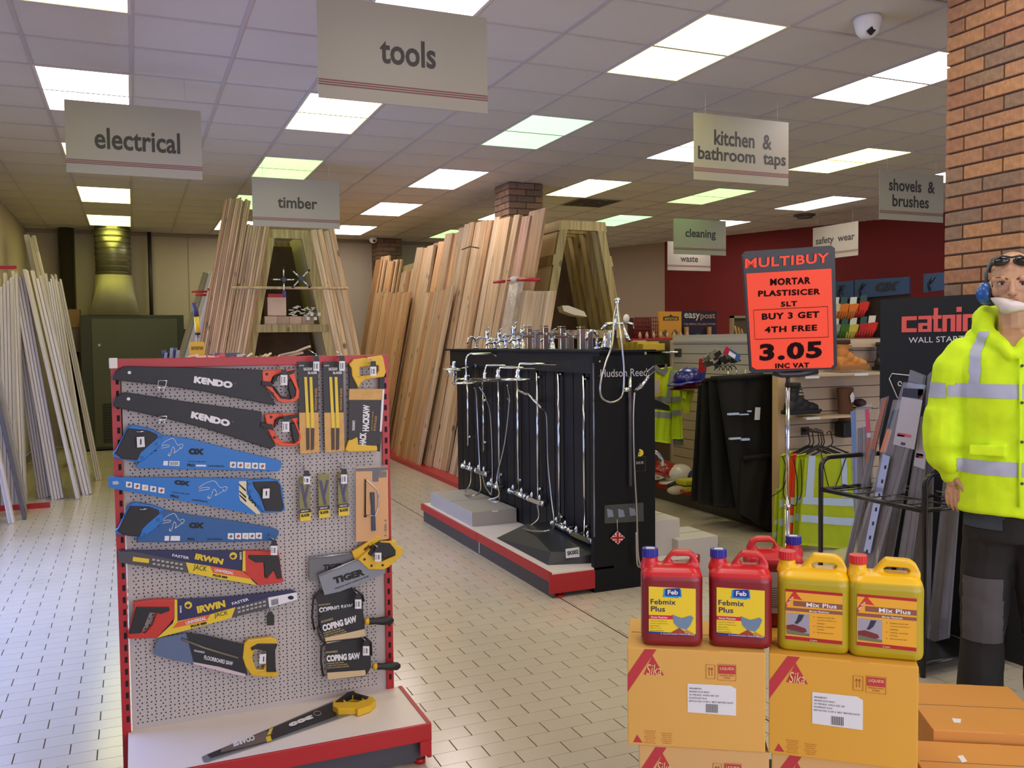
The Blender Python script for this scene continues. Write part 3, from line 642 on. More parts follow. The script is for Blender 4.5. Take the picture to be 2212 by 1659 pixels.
t, sl = navysaw('upper navy and yellow card saw with a red handle at the right', [(80, 170), (110, 150), (400, 152), (1500, 158), (1560, 180), (1660, 550), (1400, 510), (860, 405), (100, 295), (78, 240)],
    [(80, 170), (250, 165), (850, 285), (880, 405), (100, 292), (78, 240)], [(850, 288), (1120, 330), (1500, 390), (1660, 548), (1240, 478), (885, 408)], [(1125, 330), (1500, 392), (1610, 480), (1160, 405)],
    [(1510, 158), (1900, 165), (1915, 210), (1945, 440), (1968, 500), (1940, 522), (1680, 552), (1560, 440), (1500, 385)], [(1740, 262), (1756, 262), (1766, 450), (1745, 452)],
    [[(1560, 205), (1900, 212), (1915, 240), (1945, 470), (1890, 480), (1850, 380), (1780, 470), (1750, 470), (1735, 290), (1640, 290), (1565, 240)]],
    [('IRWIN', (965, 185), (1282, 250), (948, 252), .06, 'y'), ('JACK', (945, 310), (1095, 335), (930, 385), -.005, 'k'), ('UNIVERSAL', (1180, 358), (1395, 395), (1175, 392), .03, 'w'), ('PLUS 880', (1160, 420), (1325, 450), (1158, 445), .06, 'k'), ('FASTER', (700, 190), (890, 225), (694, 220), .02, 'w'), ('BAHCO', (1462, 255), (1462, 170), (1486, 255), .04, 'w')],
    strip=[(1500, 160), (1526, 160), (1530, 392), (1494, 385)], badge=(1390, 215))
s = MB()
for i in range(7): x = 470+i*52; y = 245+i*9; s.add(pl(qH, [(x, y), (x+34, y+4), (x+26, y+26), (x-4, y+22)], Yh-.0022), [(3, 2, 1, 0)]); s.add(pl(qH, [(x+6, y+48), (x+40, y+54), (x+30, y+74), (x+2, y+68)], Yh-.0022), [(3, 2, 1, 0)])
obj('icon_row', s, M('icon_pale', (176, 172, 166), .5), sl); obj('yellow_badge', pg(qH, [(250, 225), (435, 250), (428, 298), (244, 275)], Yh-.002, .0008), YELC, sl)
t, sl = navysaw('lower navy and yellow card saw with a red handle at the left, tilting upward', [(720, 715), (1400, 680), (2060, 605), (2120, 630), (2118, 720), (1600, 860), (1000, 1020), (520, 1150), (700, 960)],
    [(1400, 800), (1800, 690), (1810, 810), (1370, 920)], [(520, 1150), (720, 965), (1130, 880), (1415, 798), (1370, 920), (1000, 1022)], [(760, 965), (1130, 880), (1090, 950), (700, 1040)],
    [(255, 745), (480, 712), (740, 712), (740, 900), (660, 1000), (520, 1150), (200, 1162), (185, 1110), (260, 850)], [(440, 862), (520, 862), (470, 1000), (380, 1104), (345, 1090), (400, 960)],
    [[(285, 795), (660, 798), (668, 840), (560, 880), (520, 860), (440, 860), (400, 960), (340, 1095), (200, 1105), (270, 850)]],
    [('IRWIN', (970, 790), (1290, 715), (985, 870), .06, 'y'), ('JACK', (1170, 870), (1325, 835), (1180, 930), -.005, 'k'), ('UNIVERSAL', (845, 960), (1080, 902), (852, 998), .03, 'w'), ('PLUS 880', (905, 1005), (1085, 962), (910, 1032), .06, 'k'), ('FASTER', (1370, 745), (1560, 690), (1380, 776), .02, 'w'), ('BAHCO', (780, 860), (780, 780), (802, 860), .04, 'w')],
    white=[(1785, 690), (2115, 628), (2118, 715), (1800, 802)], strip=[(722, 712), (752, 714), (755, 960), (700, 990), (722, 920)], badge=(878, 775))
s = MB()
for k in range(9): s.add(pl(qH, [(1822+k*9, 714-k*2), (1826+k*9, 713-k*2), (1832+k*9, 778-k*2), (1827+k*9, 780-k*2)], Yh-.0032), [(3, 2, 1, 0)])
s.add(pl(qH, ell(2045, 690, 34, 22), Yh-.0032), [tuple(range(14))[::-1]]); obj('barcode', s, INK, sl)
s = MB()
for i in range(7): x = 1440+i*48; y = 800-i*12; s.add(pl(qH, [(x, y), (x+32, y-6), (x+28, y+18), (x-2, y+22)], Yh-.0022), [(3, 2, 1, 0)]); s.add(pl(qH, [(x+4, y+44), (x+36, y+36), (x+30, y+58), (x, y+64)], Yh-.0022), [(3, 2, 1, 0)])
obj('icon_row', s, M('icon_pale'), sl)
# --- floorboard saw
t = thing('hand_saw', 'short floorboard saw with black card and yellow handle near the bottom', 'saw', AY(*qE(900, 450), Yh), 'saws hanging on the pegboard')
obj('blade', pg(qE, [(200, 470), (210, 410), (265, 250), (650, 175), (760, 600), (450, 545)], Yh+.004, .0015), M('blade_blue_steel', (90, 104, 134), .3, .6), t)
cd = obj('card', pg(qE, [(650, 170), (900, 200), (1450, 330), (1440, 520), (1500, 745), (1470, 770), (1230, 720), (760, 600)], Yh, .003), BLK, t)
obj('white_edge', pg(qE, [(745, 575), (1100, 640), (1475, 742), (1465, 775), (1220, 725), (760, 605)], Yh-.0012, .001), M('card_pink_white', (206, 188, 196), .5), cd)
a = qt(qE, 'FLOORBOARD SAW', (905, 480), (1300, 570), (895, 535), Yh-.001, bold=.025); qt(qE, 'ROUGHNECK', (765, 402), (910, 430), (762, 430), Yh-.001, mb=a, bold=.02); obj('lettering', a, WHITEINK, cd)
obj('spine', MB().tube(pl(qE, [(590, 258), (900, 380), (1370, 520)], Yh-.003), .004, 6), M('rod_taupe', (120, 112, 96), .3), cd)  # thin taupe rod running across the card
hd = obj('handle', pg(qE, [(1450, 330), (1500, 270), (1820, 232), (1890, 262), (1920, 330), (1880, 420), (1885, 640), (1900, 720), (1940, 760), (1880, 785), (1560, 770), (1470, 640), (1430, 520)], Yh-.006, .022, [[(1590, 420), (1740, 400), (1745, 600), (1720, 685), (1620, 680), (1560, 520)]]), YEL, t, bev=.004)
obj('grip', pg(qE, [(1540, 380), (1640, 325), (1915, 325), (1880, 420), (1885, 640), (1895, 715), (1760, 715), (1755, 420), (1600, 400), (1560, 420)], Yh-.011, .03), HOLE, hd, bev=.003)
tk = obj('price_ticket', pg(qE, [(1665, 470), (1755, 462), (1750, 595), (1658, 602)], Yh-.03, .002), LABELW, t); obj('ticket_print', pg(qE, [(1715, 500), (1728, 500), (1726, 570), (1712, 570)], Yh-.0312, .0008), INK, tk)
# --- hacksaw blade packs
def bladepack(q, x, lab, dy=0):
    t = thing('blade_pack', lab, 'blade pack', AY(*q(x+150, 900), Yh), 'hacksaw blade packs')
    cd = obj('card', pg(q, [(x, 160), (x+320, 160), (x+345, 1600+dy), (x+35, 1625+dy)], Yh, .002), M('card_black', (36, 32, 34), .45), t)
    obj('wood_print', pg(q, [(x+20, 970), (x+330, 965), (x+345, 1600+dy), (x+35, 1625+dy)], Yh-.001, .001), KRAFT, cd)
    for k in (0, 1): b_ = obj('blade', pg(q, [(x+100+k*84, 400), (x+145+k*84, 400), (x+188+k*75, 1210), (x+140+k*72, 1215)], Yh-.004, .003), YELC, t)
    for k in (0, 1): obj('blade_end', pg(q, [(x+130+k*78, 1215), (x+185+k*78, 1215), (x+188+k*70, 1550), (x+138+k*70, 1570)], Yh-.003, .002), M('blade_brown', (70, 52, 38), .5), t)
    a = MB(); qt(q, 'HACKSAW BLADES', (x+265, 930), (x+272, 580), (x+300, 930), Yh-.0012, mb=a, bold=.03); obj('side_lettering', a, M('gold_ink', (190, 140, 70), .5), cd)
    a = MB(); qt(q, 'JUNIOR', (x+20, 210), (x+100, 208), (x+20, 235), Yh-.0012, mb=a, bold=.03); qt(q, 'HACKSAW', (x+90, 250), (x+230, 248), (x+92, 300), Yh-.0012, mb=a, bold=.04); qt(q, 'BLADES', (x+160, 315), (x+300, 312), (x+162, 355), Yh-.0012, mb=a, bold=.04); obj('top_lettering', a, WHITEINK, cd)
bladepack(qB, 615, 'left black and wood print pack of yellow hacksaw blades'); bladepack(qB, 1015, 'right black and wood print pack of yellow hacksaw blades', -20)
# --- hacksaw with sleeve
t = thing('hacksaw', 'yellow hacksaw with black sleeve card at the top right of the pegboard', 'saw', AY(*qB(1750, 900), Yh))
obj('handle', pg(qB, [(1430, 200), (1480, 150), (1500, 120), (1560, 112), (1960, 55), (1980, 90), (2020, 330), (1990, 400), (1700, 440), (1620, 500), (1590, 575), (1570, 560), (1480, 380), (1470, 260)], Yh-.006, .024, [[(1605, 245), (1780, 225), (1900, 215), (1905, 300), (1870, 355), (1605, 385)]]), YEL, t, bev=.004)
obj('frame_tube', pg(qB, [(1915, 400), (1990, 380), (2000, 420), (1990, 590), (1915, 590)], Yh, .012), HOLE, t)
obj('rear_grip', pg(qB, [(1425, 200), (1480, 150), (1470, 260), (1480, 380), (1540, 520), (1570, 585), (1440, 585), (1440, 400)], Yh+.002, .012), HOLE, t)
cd = obj('sleeve', pg(qB, [(1430, 765), (1960, 765), (1935, 1480), (1600, 1500), (1420, 1400)], Yh, .006), M('card_black'), t)
obj('wood_print', pg(qB, [(1435, 590), (1965, 590), (1960, 765), (1430, 765)], Yh-.001, .006), KRAFT, t); obj('white_back_card', pg(qB, [(1960, 590), (1995, 600), (1950, 1270), (1920, 1270)], Yh-.0005, .001), LABELW, t)
a = MB(); qt(qB, 'HACKSAW', (1640, 1262), (1652, 842), (1748, 1265), Yh-.002, mb=a, bold=.05); qt(qB, 'HACK', (1592, 1490), (1600, 1285), (1700, 1490), Yh-.002, mb=a, bold=.05); qt(qB, 'ROUGHNECK', (1478, 1250), (1482, 1090), (1522, 1250), Yh-.002, mb=a, bold=.03); obj('lettering', a, WHITEINK, cd)
a = MB(); qt(qB, 'HEAVY DUTY FRAME', (1780, 1255), (1800, 950), (1800, 1255), Yh-.002, mb=a); qt(qB, 'BI-METAL BLADE', (1815, 1255), (1840, 1020), (1850, 1258), Yh-.002, mb=a); obj('gold_lettering', a, M('gold_ink'), cd)
obj('front_handle', pg(qB, [(1370, 1560), (1425, 1410), (1480, 1400), (1565, 1355), (1580, 1480), (1880, 1500), (1885, 1560), (1870, 1580), (1420, 1595)], Yh-.006, .02), YEL, t, bev=.004)
obj('end_bracket', pg(qB, [(1885, 1480), (1930, 1480), (1925, 1590), (1888, 1585)], Yh-.002, .014), HOLE, t)
# --- small blade packs and the orange carded junior hacksaw
def minipack(x, y, lab, w_=200):
    t = thing('jigsaw_blade_pack', lab, 'blade pack', AY(*qC(x+90, y+400), Yh), 'small clear packs of blades')
    obj('card', pg(qC, [(x, y), (x+w_, y-5), (x+w_+12, y+800), (x+8, y+820)], Yh, .003), M('pack_olive', (132, 124, 66), .35), t)
    for a, b_ in (((10, 120), (100, 560)), ((190, 110), (120, 420))): obj('blade', pg(qC, [(x+a[0]+5, y+a[1]), (x+a[0]+(58 if a[0] < 50 else -38), y+a[1]), (x+b_[0]+(55 if a[0] < 50 else -30), y+b_[1]), (x+b_[0]+5, y+b_[1])], Yh-.002 if a[0] < 50 else Yh-.0035, .0012), M('blade_slate', (70, 70, 98), .35, .5), t)
    lb = obj('label', pg(qC, [(x+15, y+600), (x+w_+8, y+580), (x+w_+12, y+795), (x+15, y+815)], Yh-.004, .001), YELC, t)
    obj('label_black_band', pg(qC, [(x+15, y+600), (x+w_+8, y+580), (x+w_+8, y+645), (x+15, y+665)], Yh-.005, .001), M('card_black'), t)
    a = qt(qC, 'BLADES', (x+35, y+685), (x+w_-15, y+665), (x+38, y+738), Yh-.0045, bold=.05); obj('lettering', a, INK, lb); qq = qt(qC, 'SABRE SAW', (x+30, y+615), (x+w_-30, y+598), (x+30, y+645), Yh-.0055, bold=.02); obj('white_lettering', qq, WHITEINK, t)
    return t
minipack(225, 345, 'leftmost clear pack of blades with yellow label'); minipack(575, 290, 'middle clear pack of blades with yellow label'); minipack(935, 250, 'right clear pack of blades with yellow label, beside the orange card')
t = thing('junior_hacksaw', 'junior hacksaw in a blister pack on an orange card at the right edge', 'saw', AY(*qC(1500, 900), Yh))
cd = obj('card', pg(qC, [(1265, 160), (1850, 155), (1870, 1480), (1600, 1520), (1270, 1535)], Yh-.004, .004), M('card_amber', (224, 160, 62), .45), t)
obj('black_header', pg(qC, [(1268, 185), (1848, 160), (1850, 215), (1690, 240), (1680, 430), (1570, 430), (1568, 235), (1268, 240)], Yh-.005, .001), M('card_black'), cd)
obj('blister', MB().prism(pl(qC, [(1120, 130), (1850, 120), (1872, 1485), (1600, 1528), (1125, 1540)], Yh-.0065), (0, .001, 0)), FILM, t)
obj('size_badge', pg(qC, [(1685, 240), (1830, 236), (1830, 350), (1690, 358)], Yh-.0052, .001), M('brown_print', (98, 60, 28), .5), cd)
obj('blade', MB().tube(pl(qC, [(1442, 385), (1438, 1030)], Yh-.011), .003, 6), M('card_black'), t)
obj('frame', MB().tube(pl(qC, [(1442, 385), (1480, 410), (1580, 500), (1668, 590), (1685, 700), (1680, 900), (1620, 1060), (1440, 1040)], Yh-.012), .0022, 6), CHROME, t)
obj('grip', pg(qC, [(1532, 630), (1612, 628), (1622, 980), (1636, 1330), (1560, 1335), (1556, 900)], Yh-.014, .01), M('grip_slate', (58, 64, 84), .5), t, bev=.002)
obj('wing_nut', MB().ball(AY(*qC(1442, 1060), Yh-.012), .006, .004, .006, 8, 6), M('card_black'), t)
obj('lettering', qt(qC, '1-20-1', (1790, 1430), (1790, 1130), (1830, 1430), Yh-.0052, bold=.02), M('brown_print'), cd)
# --- tenon saws
for i, (pts, handle, hole, tt, lab, dY) in enumerate((([(90, 235), (560, 185), (640, 260), (420, 500), (95, 490)], [(570, 170), (650, 120), (860, -20), (900, 10), (800, 140), (680, 260), (600, 250)], [(700, 140), (760, 90), (780, 110), (720, 160)], ((250, 310), (480, 290), (250, 370)), 'rear grey tenon saw mostly hidden behind the front one', .0),
        ([(195, 430), (640, 250), (950, 365), (940, 410), (700, 510), (440, 610), (265, 650)], [(640, 250), (770, 140), (900, 55), (1075, 45), (1065, 90), (1150, 130), (1120, 220), (980, 340), (930, 365), (760, 362), (690, 300)], [(775, 180), (830, 110), (900, 75), (1000, 85), (1055, 150), (1050, 210), (980, 240), (900, 280), (830, 260)], ((355, 455), (700, 350), (375, 530)), 'front grey tenon saw with yellow and black handle, tilted over the rear one', -.02))):
    t = thing('tenon_saw', lab, 'saw', AY(*qD(*pts[0]), Yh+dY), 'saws hanging on the pegboard')
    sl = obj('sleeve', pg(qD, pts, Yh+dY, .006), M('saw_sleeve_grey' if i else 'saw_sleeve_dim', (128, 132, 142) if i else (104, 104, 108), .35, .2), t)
    obj('lettering', qt(qD, 'TIGER', *tt, Yh+dY-.0008, bold=.06), INK, sl)
    obj('spine', MB().tube(pl(qD, [pts[0], pts[1]], Yh+dY-.001), .005, 6), M('saw_spine', (160, 162, 170), .3, .5), t)
    hd = obj('handle', pg(qD, handle, Yh+dY-.008, .022, [hole]), YEL, t, bev=.003)
    if i:
        obj('grip', pg(qD, [(750, 190), (800, 110), (890, 62), (1000, 70), (1062, 150), (1062, 210), (1000, 215), (920, 245), (900, 190), (830, 150), (790, 220)], Yh+dY-.014, .03), HOLE, hd, bev=.003)
        obj('small_lettering', qt(qD, 'TENON SAW HARD & FINE', (375, 575), (755, 430), (380, 590), Yh+dY-.0008), INK, sl)
        s = MB()
        for xy in ((712, 250), (790, 322), (915, 315)): p = AY(*qD(*xy), Yh+dY-.008); s.cyl(p, p+V((0, -.002, 0)), .005)
        obj('handle_screws', s, HOLE, hd)
# --- coping saws
def coping(card, frame, tl, tr, bl, handle, ferr, wood_, lab, dY, sm=()):
    t = thing('coping_saw', lab, 'saw', AY(*qD(*card[0]), Yh+dY), 'coping saws in black cards')
    obj('frame', MB().tube(pl(qD, frame, Yh+dY-.004), .0045, 6), M('card_black'), t)
    cd = obj('card', pg(qD, card, Yh+dY, .004), BLK, t)
    if wood_: obj('wood_print', pg(qD, wood_, Yh+dY-.001, .001), M('card_cream_print', (214, 190, 150), .5), cd)
    a = qt(qD, 'COPING SAW', tl, tr, bl, Yh+dY-.001, bold=.06); obj('lettering', a, WHITEINK, cd)
    b_ = MB(); u = V((tr[0]-tl[0], tr[1]-tl[1])); w_ = V((bl[0]-tl[0], bl[1]-tl[1]))
    for k, (s_, f) in enumerate((('HARDENED STEEL FRAME', .5), ('COMES WITH FOUR BLADES', .6), ('FOR CUTTING CURVES', .65))):
        a0 = V(tl)+w_*(1.15+k*.33); a1 = a0+u*f; a2 = a0+w_*.2; qt(qD, s_, tuple(a0), tuple(a1), tuple(a2), Yh+dY-.001, mb=b_)
    a0 = V(tl)-w_*.6; qt(qD, 'ROUGHNECK', tuple(a0), tuple(a0+u*.35), tuple(a0+w_*.3), Yh+dY-.001, mb=b_, bold=.02)
    obj('gold_lettering', b_, M('gold_pale', (196, 172, 120), .5), cd)
    if handle:
        a, b_ = AY(*qD(*handle[0]), Yh+dY-.01), AY(*qD(*handle[1]), Yh+dY-.01)
        ax = b_-a; obj('grip', MB().lathe(a, ax, [(0, 0), (.011, 0), (.014, .01), (.013, .3*ax.length), (.017, .6*ax.length), (.016, .9*ax.length), (.008, ax.length), (0, ax.length)], 12), HOLE, t)
        obj('ferrule', MB().lathe(a-ax*.08, ax, [(0, 0), (.012, 0), (.014, ax.length*.14), (0, ax.length*.14)], 12), YEL, t)
coping([(150, 640), (600, 590), (690, 650), (700, 900), (640, 1000), (240, 1100), (200, 1000), (190, 750)], [(150, 1040), (125, 900), (140, 680), (200, 610), (600, 585), (690, 650), (705, 720)], (200, 790), (580, 745), (205, 850), None, None, None, 'rearmost coping saw, its card half covered by the one in front', .004)
coping([(200, 900), (260, 840), (690, 760), (715, 1000), (720, 1110), (280, 1190), (230, 1060)], [(190, 1000), (200, 1100), (240, 1160), (280, 1190)], (235, 985), (615, 875), (250, 1060), ((740, 945), (1035, 935)), None, [(270, 1130), (715, 1030), (722, 1110), (280, 1195)], 'upper coping saw with black card and yellow and black handle', -.016)
coping([(280, 1220), (330, 1165), (740, 1130), (780, 1200), (785, 1460), (725, 1560), (300, 1600)], [(250, 1560), (225, 1400), (230, 1230), (290, 1170), (720, 1120), (785, 1180), (790, 1320)], (285, 1325), (660, 1290), (290, 1400), ((830, 1450), (1110, 1445)), None, [(295, 1520), (720, 1490), (728, 1550), (300, 1600)], 'lower coping saw with black card and yellow and black handle', -.01)
# --- hooks with tickets
hookset(683, 772, (677, 781, 690, 801), 'peg hook with ticket over the left hacksaw blade pack'); hookset(738, 772, (733, 780, 745, 801), 'peg hook with ticket over the right hacksaw blade pack')
hookset(805, 785, (800, 792, 813, 812), 'peg hook with ticket inside the yellow hacksaw handle'); hookset(613, 806, (606, 810, 621, 832), 'peg hook with ticket in the upper orange handle')
hookset(617, 908, (610, 911, 625, 933), 'peg hook with ticket in the lower orange handle'); hookset(663, 1021, (656, 1029, 670, 1046), 'peg hook with ticket over the leftmost clear blade pack')
hookset(743, 1016, (737, 1025, 750, 1045), 'peg hook with ticket over the right clear blade pack'); hookset(591, 1172, (585, 1179, 599, 1199), 'peg hook with ticket above the upper red saw handle')
hookset(816, 1188, (810, 1194, 824, 1213), 'peg hook with ticket in the tenon saw handle'); hookset(773, 1289, (767, 1295, 781, 1315), 'peg hook with ticket on the upper coping saw'); hookset(791, 1391, (784, 1396, 798, 1416), 'peg hook with ticket on the lower coping saw')
t = thing('peg_hook', 'empty peg hook with a black ticket holder under the lower navy saw', 'hook', AY(583, 1325, YP-.05), 'peg hooks with price tickets')
obj('ticket_holder', pg(qH, [(1795, 850), (1830, 850), (1858, 900), (1856, 1005), (1772, 1008), (1768, 900)], YP-.06, .004), BLACKP, t); obj('clear_holder', pg(qH, [(1680, 855), (1750, 850), (1740, 965), (1682, 965)], YP-.055, .003), FILM, t); obj('prong', MB().tube([AY(577, 1322, YP), AY(578, 1322, YP-.058)], .0025, 6), CHROME, t)
# --- saw lying on the tray
def TZ(x, y, z=.166): return AZ(*qF(x, y), z)
t = thing('hand_saw', 'long saw in a black card with a yellow handle lying on the white tray', 'saw', TZ(800, 450, .16))
def pz(pts, z, th, holes=(), mb=None): return (mb or MB()).prism([TZ(*p, z) for p in pts], (0, 0, -th), [[TZ(*p, z) for p in h_] for h_ in holes])
obj('blade', pz([(70, 700), (110, 680), (700, 435), (1275, 185), (1300, 230), (1490, 255), (1440, 310), (700, 560), (120, 745), (85, 745)], .1635, .0025), SILV, t)
cd = obj('card', pz([(120, 680), (700, 440), (1270, 200), (1305, 320), (700, 540), (150, 705)], .1655, .0015), M('card_black'), t)
obj('grey_section', pz([(250, 625), (650, 465), (720, 475), (660, 560), (420, 620), (240, 660)], .1662, .0006), M('card_taupe', (108, 92, 84), .4), cd)
obj('yellow_bands', pz([(690, 445), (725, 432), (700, 490), (670, 500)], .1664, .0005).prism([TZ(*p, .1664) for p in [(655, 520), (700, 505), (710, 550), (668, 565)]], (0, 0, -.0005)), YELC, cd)
mb_ = MB(); quadtext(mb_, '300', TZ(1100, 345, .1665), TZ(880, 430, .1665), TZ(1075, 315, .1665), bold=.09); quadtext(mb_, 'COARSE', TZ(560, 545, .1665), TZ(360, 610, .1665), TZ(545, 500, .1665), bold=.05, lift=.0004); obj('lettering', mb_, WHITEINK, cd)
obj('emblem', MB().tube([TZ(*p, .1668) for p in ell(1130, 302, 34, 20, 12)], .0012, 4, closed=True), M('icon_pale'), cd)
hd = obj('handle', pz([(1275, 185), (1420, 100), (1470, 95), (1520, 125), (1640, 150), (1670, 180), (1620, 230), (1500, 272), (1480, 255), (1320, 258), (1270, 225)], .188, .026, [[(1370, 165), (1440, 135), (1530, 140), (1545, 175), (1500, 195), (1400, 195)]]), YEL, t, bev=.004)
obj('grip', pz([(1295, 190), (1410, 105), (1465, 92), (1480, 115), (1440, 130), (1370, 165), (1370, 190)], .192, .02).prism([TZ(*p, .192) for p in [(1480, 112), (1600, 145), (1585, 165), (1560, 165), (1530, 138), (1460, 130)]], (0, 0, -.02)), HOLE, hd, bev=.002)
# ================================================================== ITEMS ON TOP OF THE SAW STAND
zt = ZT-.058
def onTop(x, Y): return AY(x, 760, Y).x
t = thing('packet_bundle', 'blue and white crinkled packet at the left end of the stand top', 'packet', (onTop(365, 4.1), 4.1, zt))
bx = onTop(348, 4.1); bm_ = M('packet_blue', (52, 78, 130), .25, var=.5, scale=40)
for i in range(6):
    obj('sachet', MB().obox((bx+.012*i, 4.05+.01*i, zt), V((.012, .004*(i % 2), 0)), V((.01, .12, .0)), V((.012*(-1)**i, 0, .075+.01*(i % 3)))), bm_ if i % 2 else M('packet_ice', (150, 170, 200), .2, alpha=.8), t)
t = thing('packet_heap', 'red and pink wrapped packets heaped behind the red top rail', 'packet', (onTop(430, 4.1), 4.1, zt)); rnd = random.Random(3)
for i in range(26):
    x = onTop(378+i*4.6, 4.1); c = ((212, 60, 90), (240, 150, 170), (226, 206, 222), (190, 40, 66), (120, 60, 90))[i % 5]; a = rnd.uniform(-.6, .6)
    obj('packet', MB().obox((x, 4.04+rnd.uniform(0, .1), zt+rnd.uniform(0, .02)), V((.05*math.cos(a), .02, .035*math.sin(a))), V((0, .05, .01)), V((-.008, .004, rnd.uniform(.012, .035)))), M('packet_%d' % (i % 5), c, .2), t)
t = thing('red_tray', 'shallow red tray of pale rulers on the stand top', 'tray', (onTop(520, 4.2), 4.2, zt))
x0, x1 = onTop(470, 4.15), onTop(545, 4.15); obj('tray', MB().box((x0, 4.05, zt), (x1, 4.35, zt+.006)).box((x0, 4.05, zt), (x1, 4.056, zt+.03)).box((x0, 4.344, zt), (x1, 4.35, zt+.03)), RED, t)
obj('ruler', MB().obox((x0-.08, 4.1, zt+.03), V((.3, .02, .004)), V((0, .04, 0)), V((0, 0, .003))), M('ruler_lilac', (190, 180, 226), .3), t)
t = thing('grey_box', 'small grey and white plastic box on the stand top', 'box', (onTop(480, 4.4), 4.4, zt)); x0 = onTop(462, 4.4)
obj('box', MB().box((x0, 4.38, zt), (x0+.12, 4.44, zt+.068)), M('box_slate', (96, 100, 116), .4), t, bev=.003); obj('white_lid', MB().box((x0+.1, 4.37, zt+.004), (x0+.15, 4.43, zt+.06)), WHITEP, t, bev=.003)
t = thing('yellow_pack', 'yellow card pack standing behind the red packets', 'packet', (onTop(425, 4.7), 4.7, zt)); x0, x1 = onTop(410, 4.7), onTop(442, 4.7)
obj('card', MB().box((x0, 4.7, zt), (x1, 4.715, zt+.122)), YELC, t); obj('lettering', text(MB(), 'WWW', (x0/2+x1/2, 4.699, zt+.09), (1, 0, 0), (0, 0, 1), .06, .02, lift=.001), M('brown_print'), t)
t = thing('pruning_saw', 'upright tool with dark grey and yellow handle behind the stand', 'tool', AY(428, 740, 4.75)-V((0, 0, .05)))
a, b_, c_, d_ = AY(430, 756, 4.75), AY(427, 722, 4.75), AY(424, 684, 4.75), AY(420, 654, 4.75)
obj('blade', MB().tube([V((a.x, a.y, zt)), b_], .004, 6), SILV, t); obj('yellow_grip', MB().tube([b_, c_], .012, 8), YELC, t); obj('dark_grip', MB().tube([c_, d_], .013, 8), M('grip_slate'), t); obj('collar', MB().cyl(b_-V((0, 0, .004)), b_+V((0, 0, .008)), .014), HOLE, t)
t = thing('cutter_row', 'row of pale handled clippers lying side by side on the stand top', 'tool', (onTop(560, 4.2), 4.2, zt))
for i in range(11):
    x = onTop(512+i*10.5, 4.15); h_ = (.05, .055, .04, .045)[i % 4]
    obj('clipper', MB().tube([(x, 4.1, zt+.03), (x+.03, 4.16, zt+h_), (x+.055, 4.25, zt+h_+.008)], .006, 6), M('clipper_cream', (200, 196, 168), .35) if i % 3 else M('clipper_dark', (38, 44, 42), .4), t)
for pts in ([(604, 768), (640, 760), (664, 750), (671, 748)], [(622, 770), (650, 763), (655, 762)]):
    P_ = [AY(x, y, 4.05) for x, y in pts]; P_ = [V((p.x, p.y, max(p.z, zt+.004))) for p in P_]
    obj('long_clipper', MB().tube(P_, .006, 6), M('clipper_cream'), t)
for k, (cx, cy, rot) in enumerate(((613, 604, 0), (650, 602, .8))):
    c = AY(cx, cy, 10.22); t = thing('wheel_brace', ('four-way chrome key with blue hub, standing upright at the dowel rod' if k == 0 else 'four-way chrome key with blue hub, turned diagonally'), 'tool', c, 'four-way chrome keys on the dowel rod')
    for q in range(4):
        a = rot+q*math.pi/2; d = V((math.cos(a), 0, math.sin(a)))
        L_ = .125 if q != 3 or k else .17
        arm = obj('arm', MB().cyl(c+d*.02, c+d*L_, .009, seg=8), CHROME, t); obj('tip', MB().cyl(c+d*L_, c+d*(L_+.018), .013, seg=8), HOLE, arm)
    obj('hub', MB().cyl(c+V((0, -.02, 0)), c+V((0, .02, 0)), .026), M('hub_navy', (24, 34, 64), .3), t)
    if k == 0: obj('purple_tag', MB().box(c+V((-.02, -.016, -.2)), c+V((.02, -.012, -.13))), M('tag_purple', (66, 40, 110), .4), t)
# ================================================================== WHITE PRIMED BOARDS ON THE LEFT WALL
def leanboard(name, lab, cat, group, B, T, wy, th, mat, parent=None):
    """board from floor point B to top point T; wy = width along Y, th = thickness across the lean"""
    B = V(B); T = V(T); ax = (T-B); L = ax.length; z = ax.normalized(); y = V((0, 1, 0)); y = (y-z*y.dot(z)).normalized(); x = y.cross(z)
    me = MB().box((0, 0, 0), (th, wy, L)).mesh(name, mat); bevel(me, min(.003, th*.2), 1)
    o = bpy.data.objects.new(name, me); COL.objects.link(o)
    mw = Matrix((x, y, z)).transposed().to_4x4(); mw.translation = B; o.matrix_world = mw
    return tag(o, lab, cat, group)
LWR = thing('board_rack', 'red steel rack holding white boards along the left wall', 'rack', (-1.2, 9.6, 0))
obj('foot_rail', MB().box((-1.42, 9.9, 0), (-.8, 9.94, .05)), RED, LWR)
obj('post', MB().box((-1.47, 8.5, 0), (-1.43, 8.54, 2.6)), RED, LWR); obj('post', MB().box((-1.47, 11.0, 0), (-1.43, 11.04, 2.6)), RED, LWR)
obj('arm', MB().obox(AY(0, 578, 9.2)-V((.3, 0, .02)), V((.43, 0, .01)), V((0, .03, 0)), V((0, 0, .03))), RED, LWR)
q3 = Zm(0, 400, 2.212)
wb = [((40, 420), (85, 1528), 5, .03), ((10, 440), (35, 1545), 5, .035), ((47, 412), (213, 1495), 6, .03), ((74, 408), (268, 1503), 4, .035), ((107, 402), (362, 1502), 1, .045),
      ((160, 405), (410, 1482), 3, .04), ((228, 420), (395, 1470), 4, .025), ((248, 424), (420, 1440), 3, .02), ((268, 424), (468, 1412), 3, .025)]
nm = ['narrow', 'wide', 'grooved', 'bluish', 'bright creamy', 'film wrapped', 'thin', 'slim', 'outermost right']
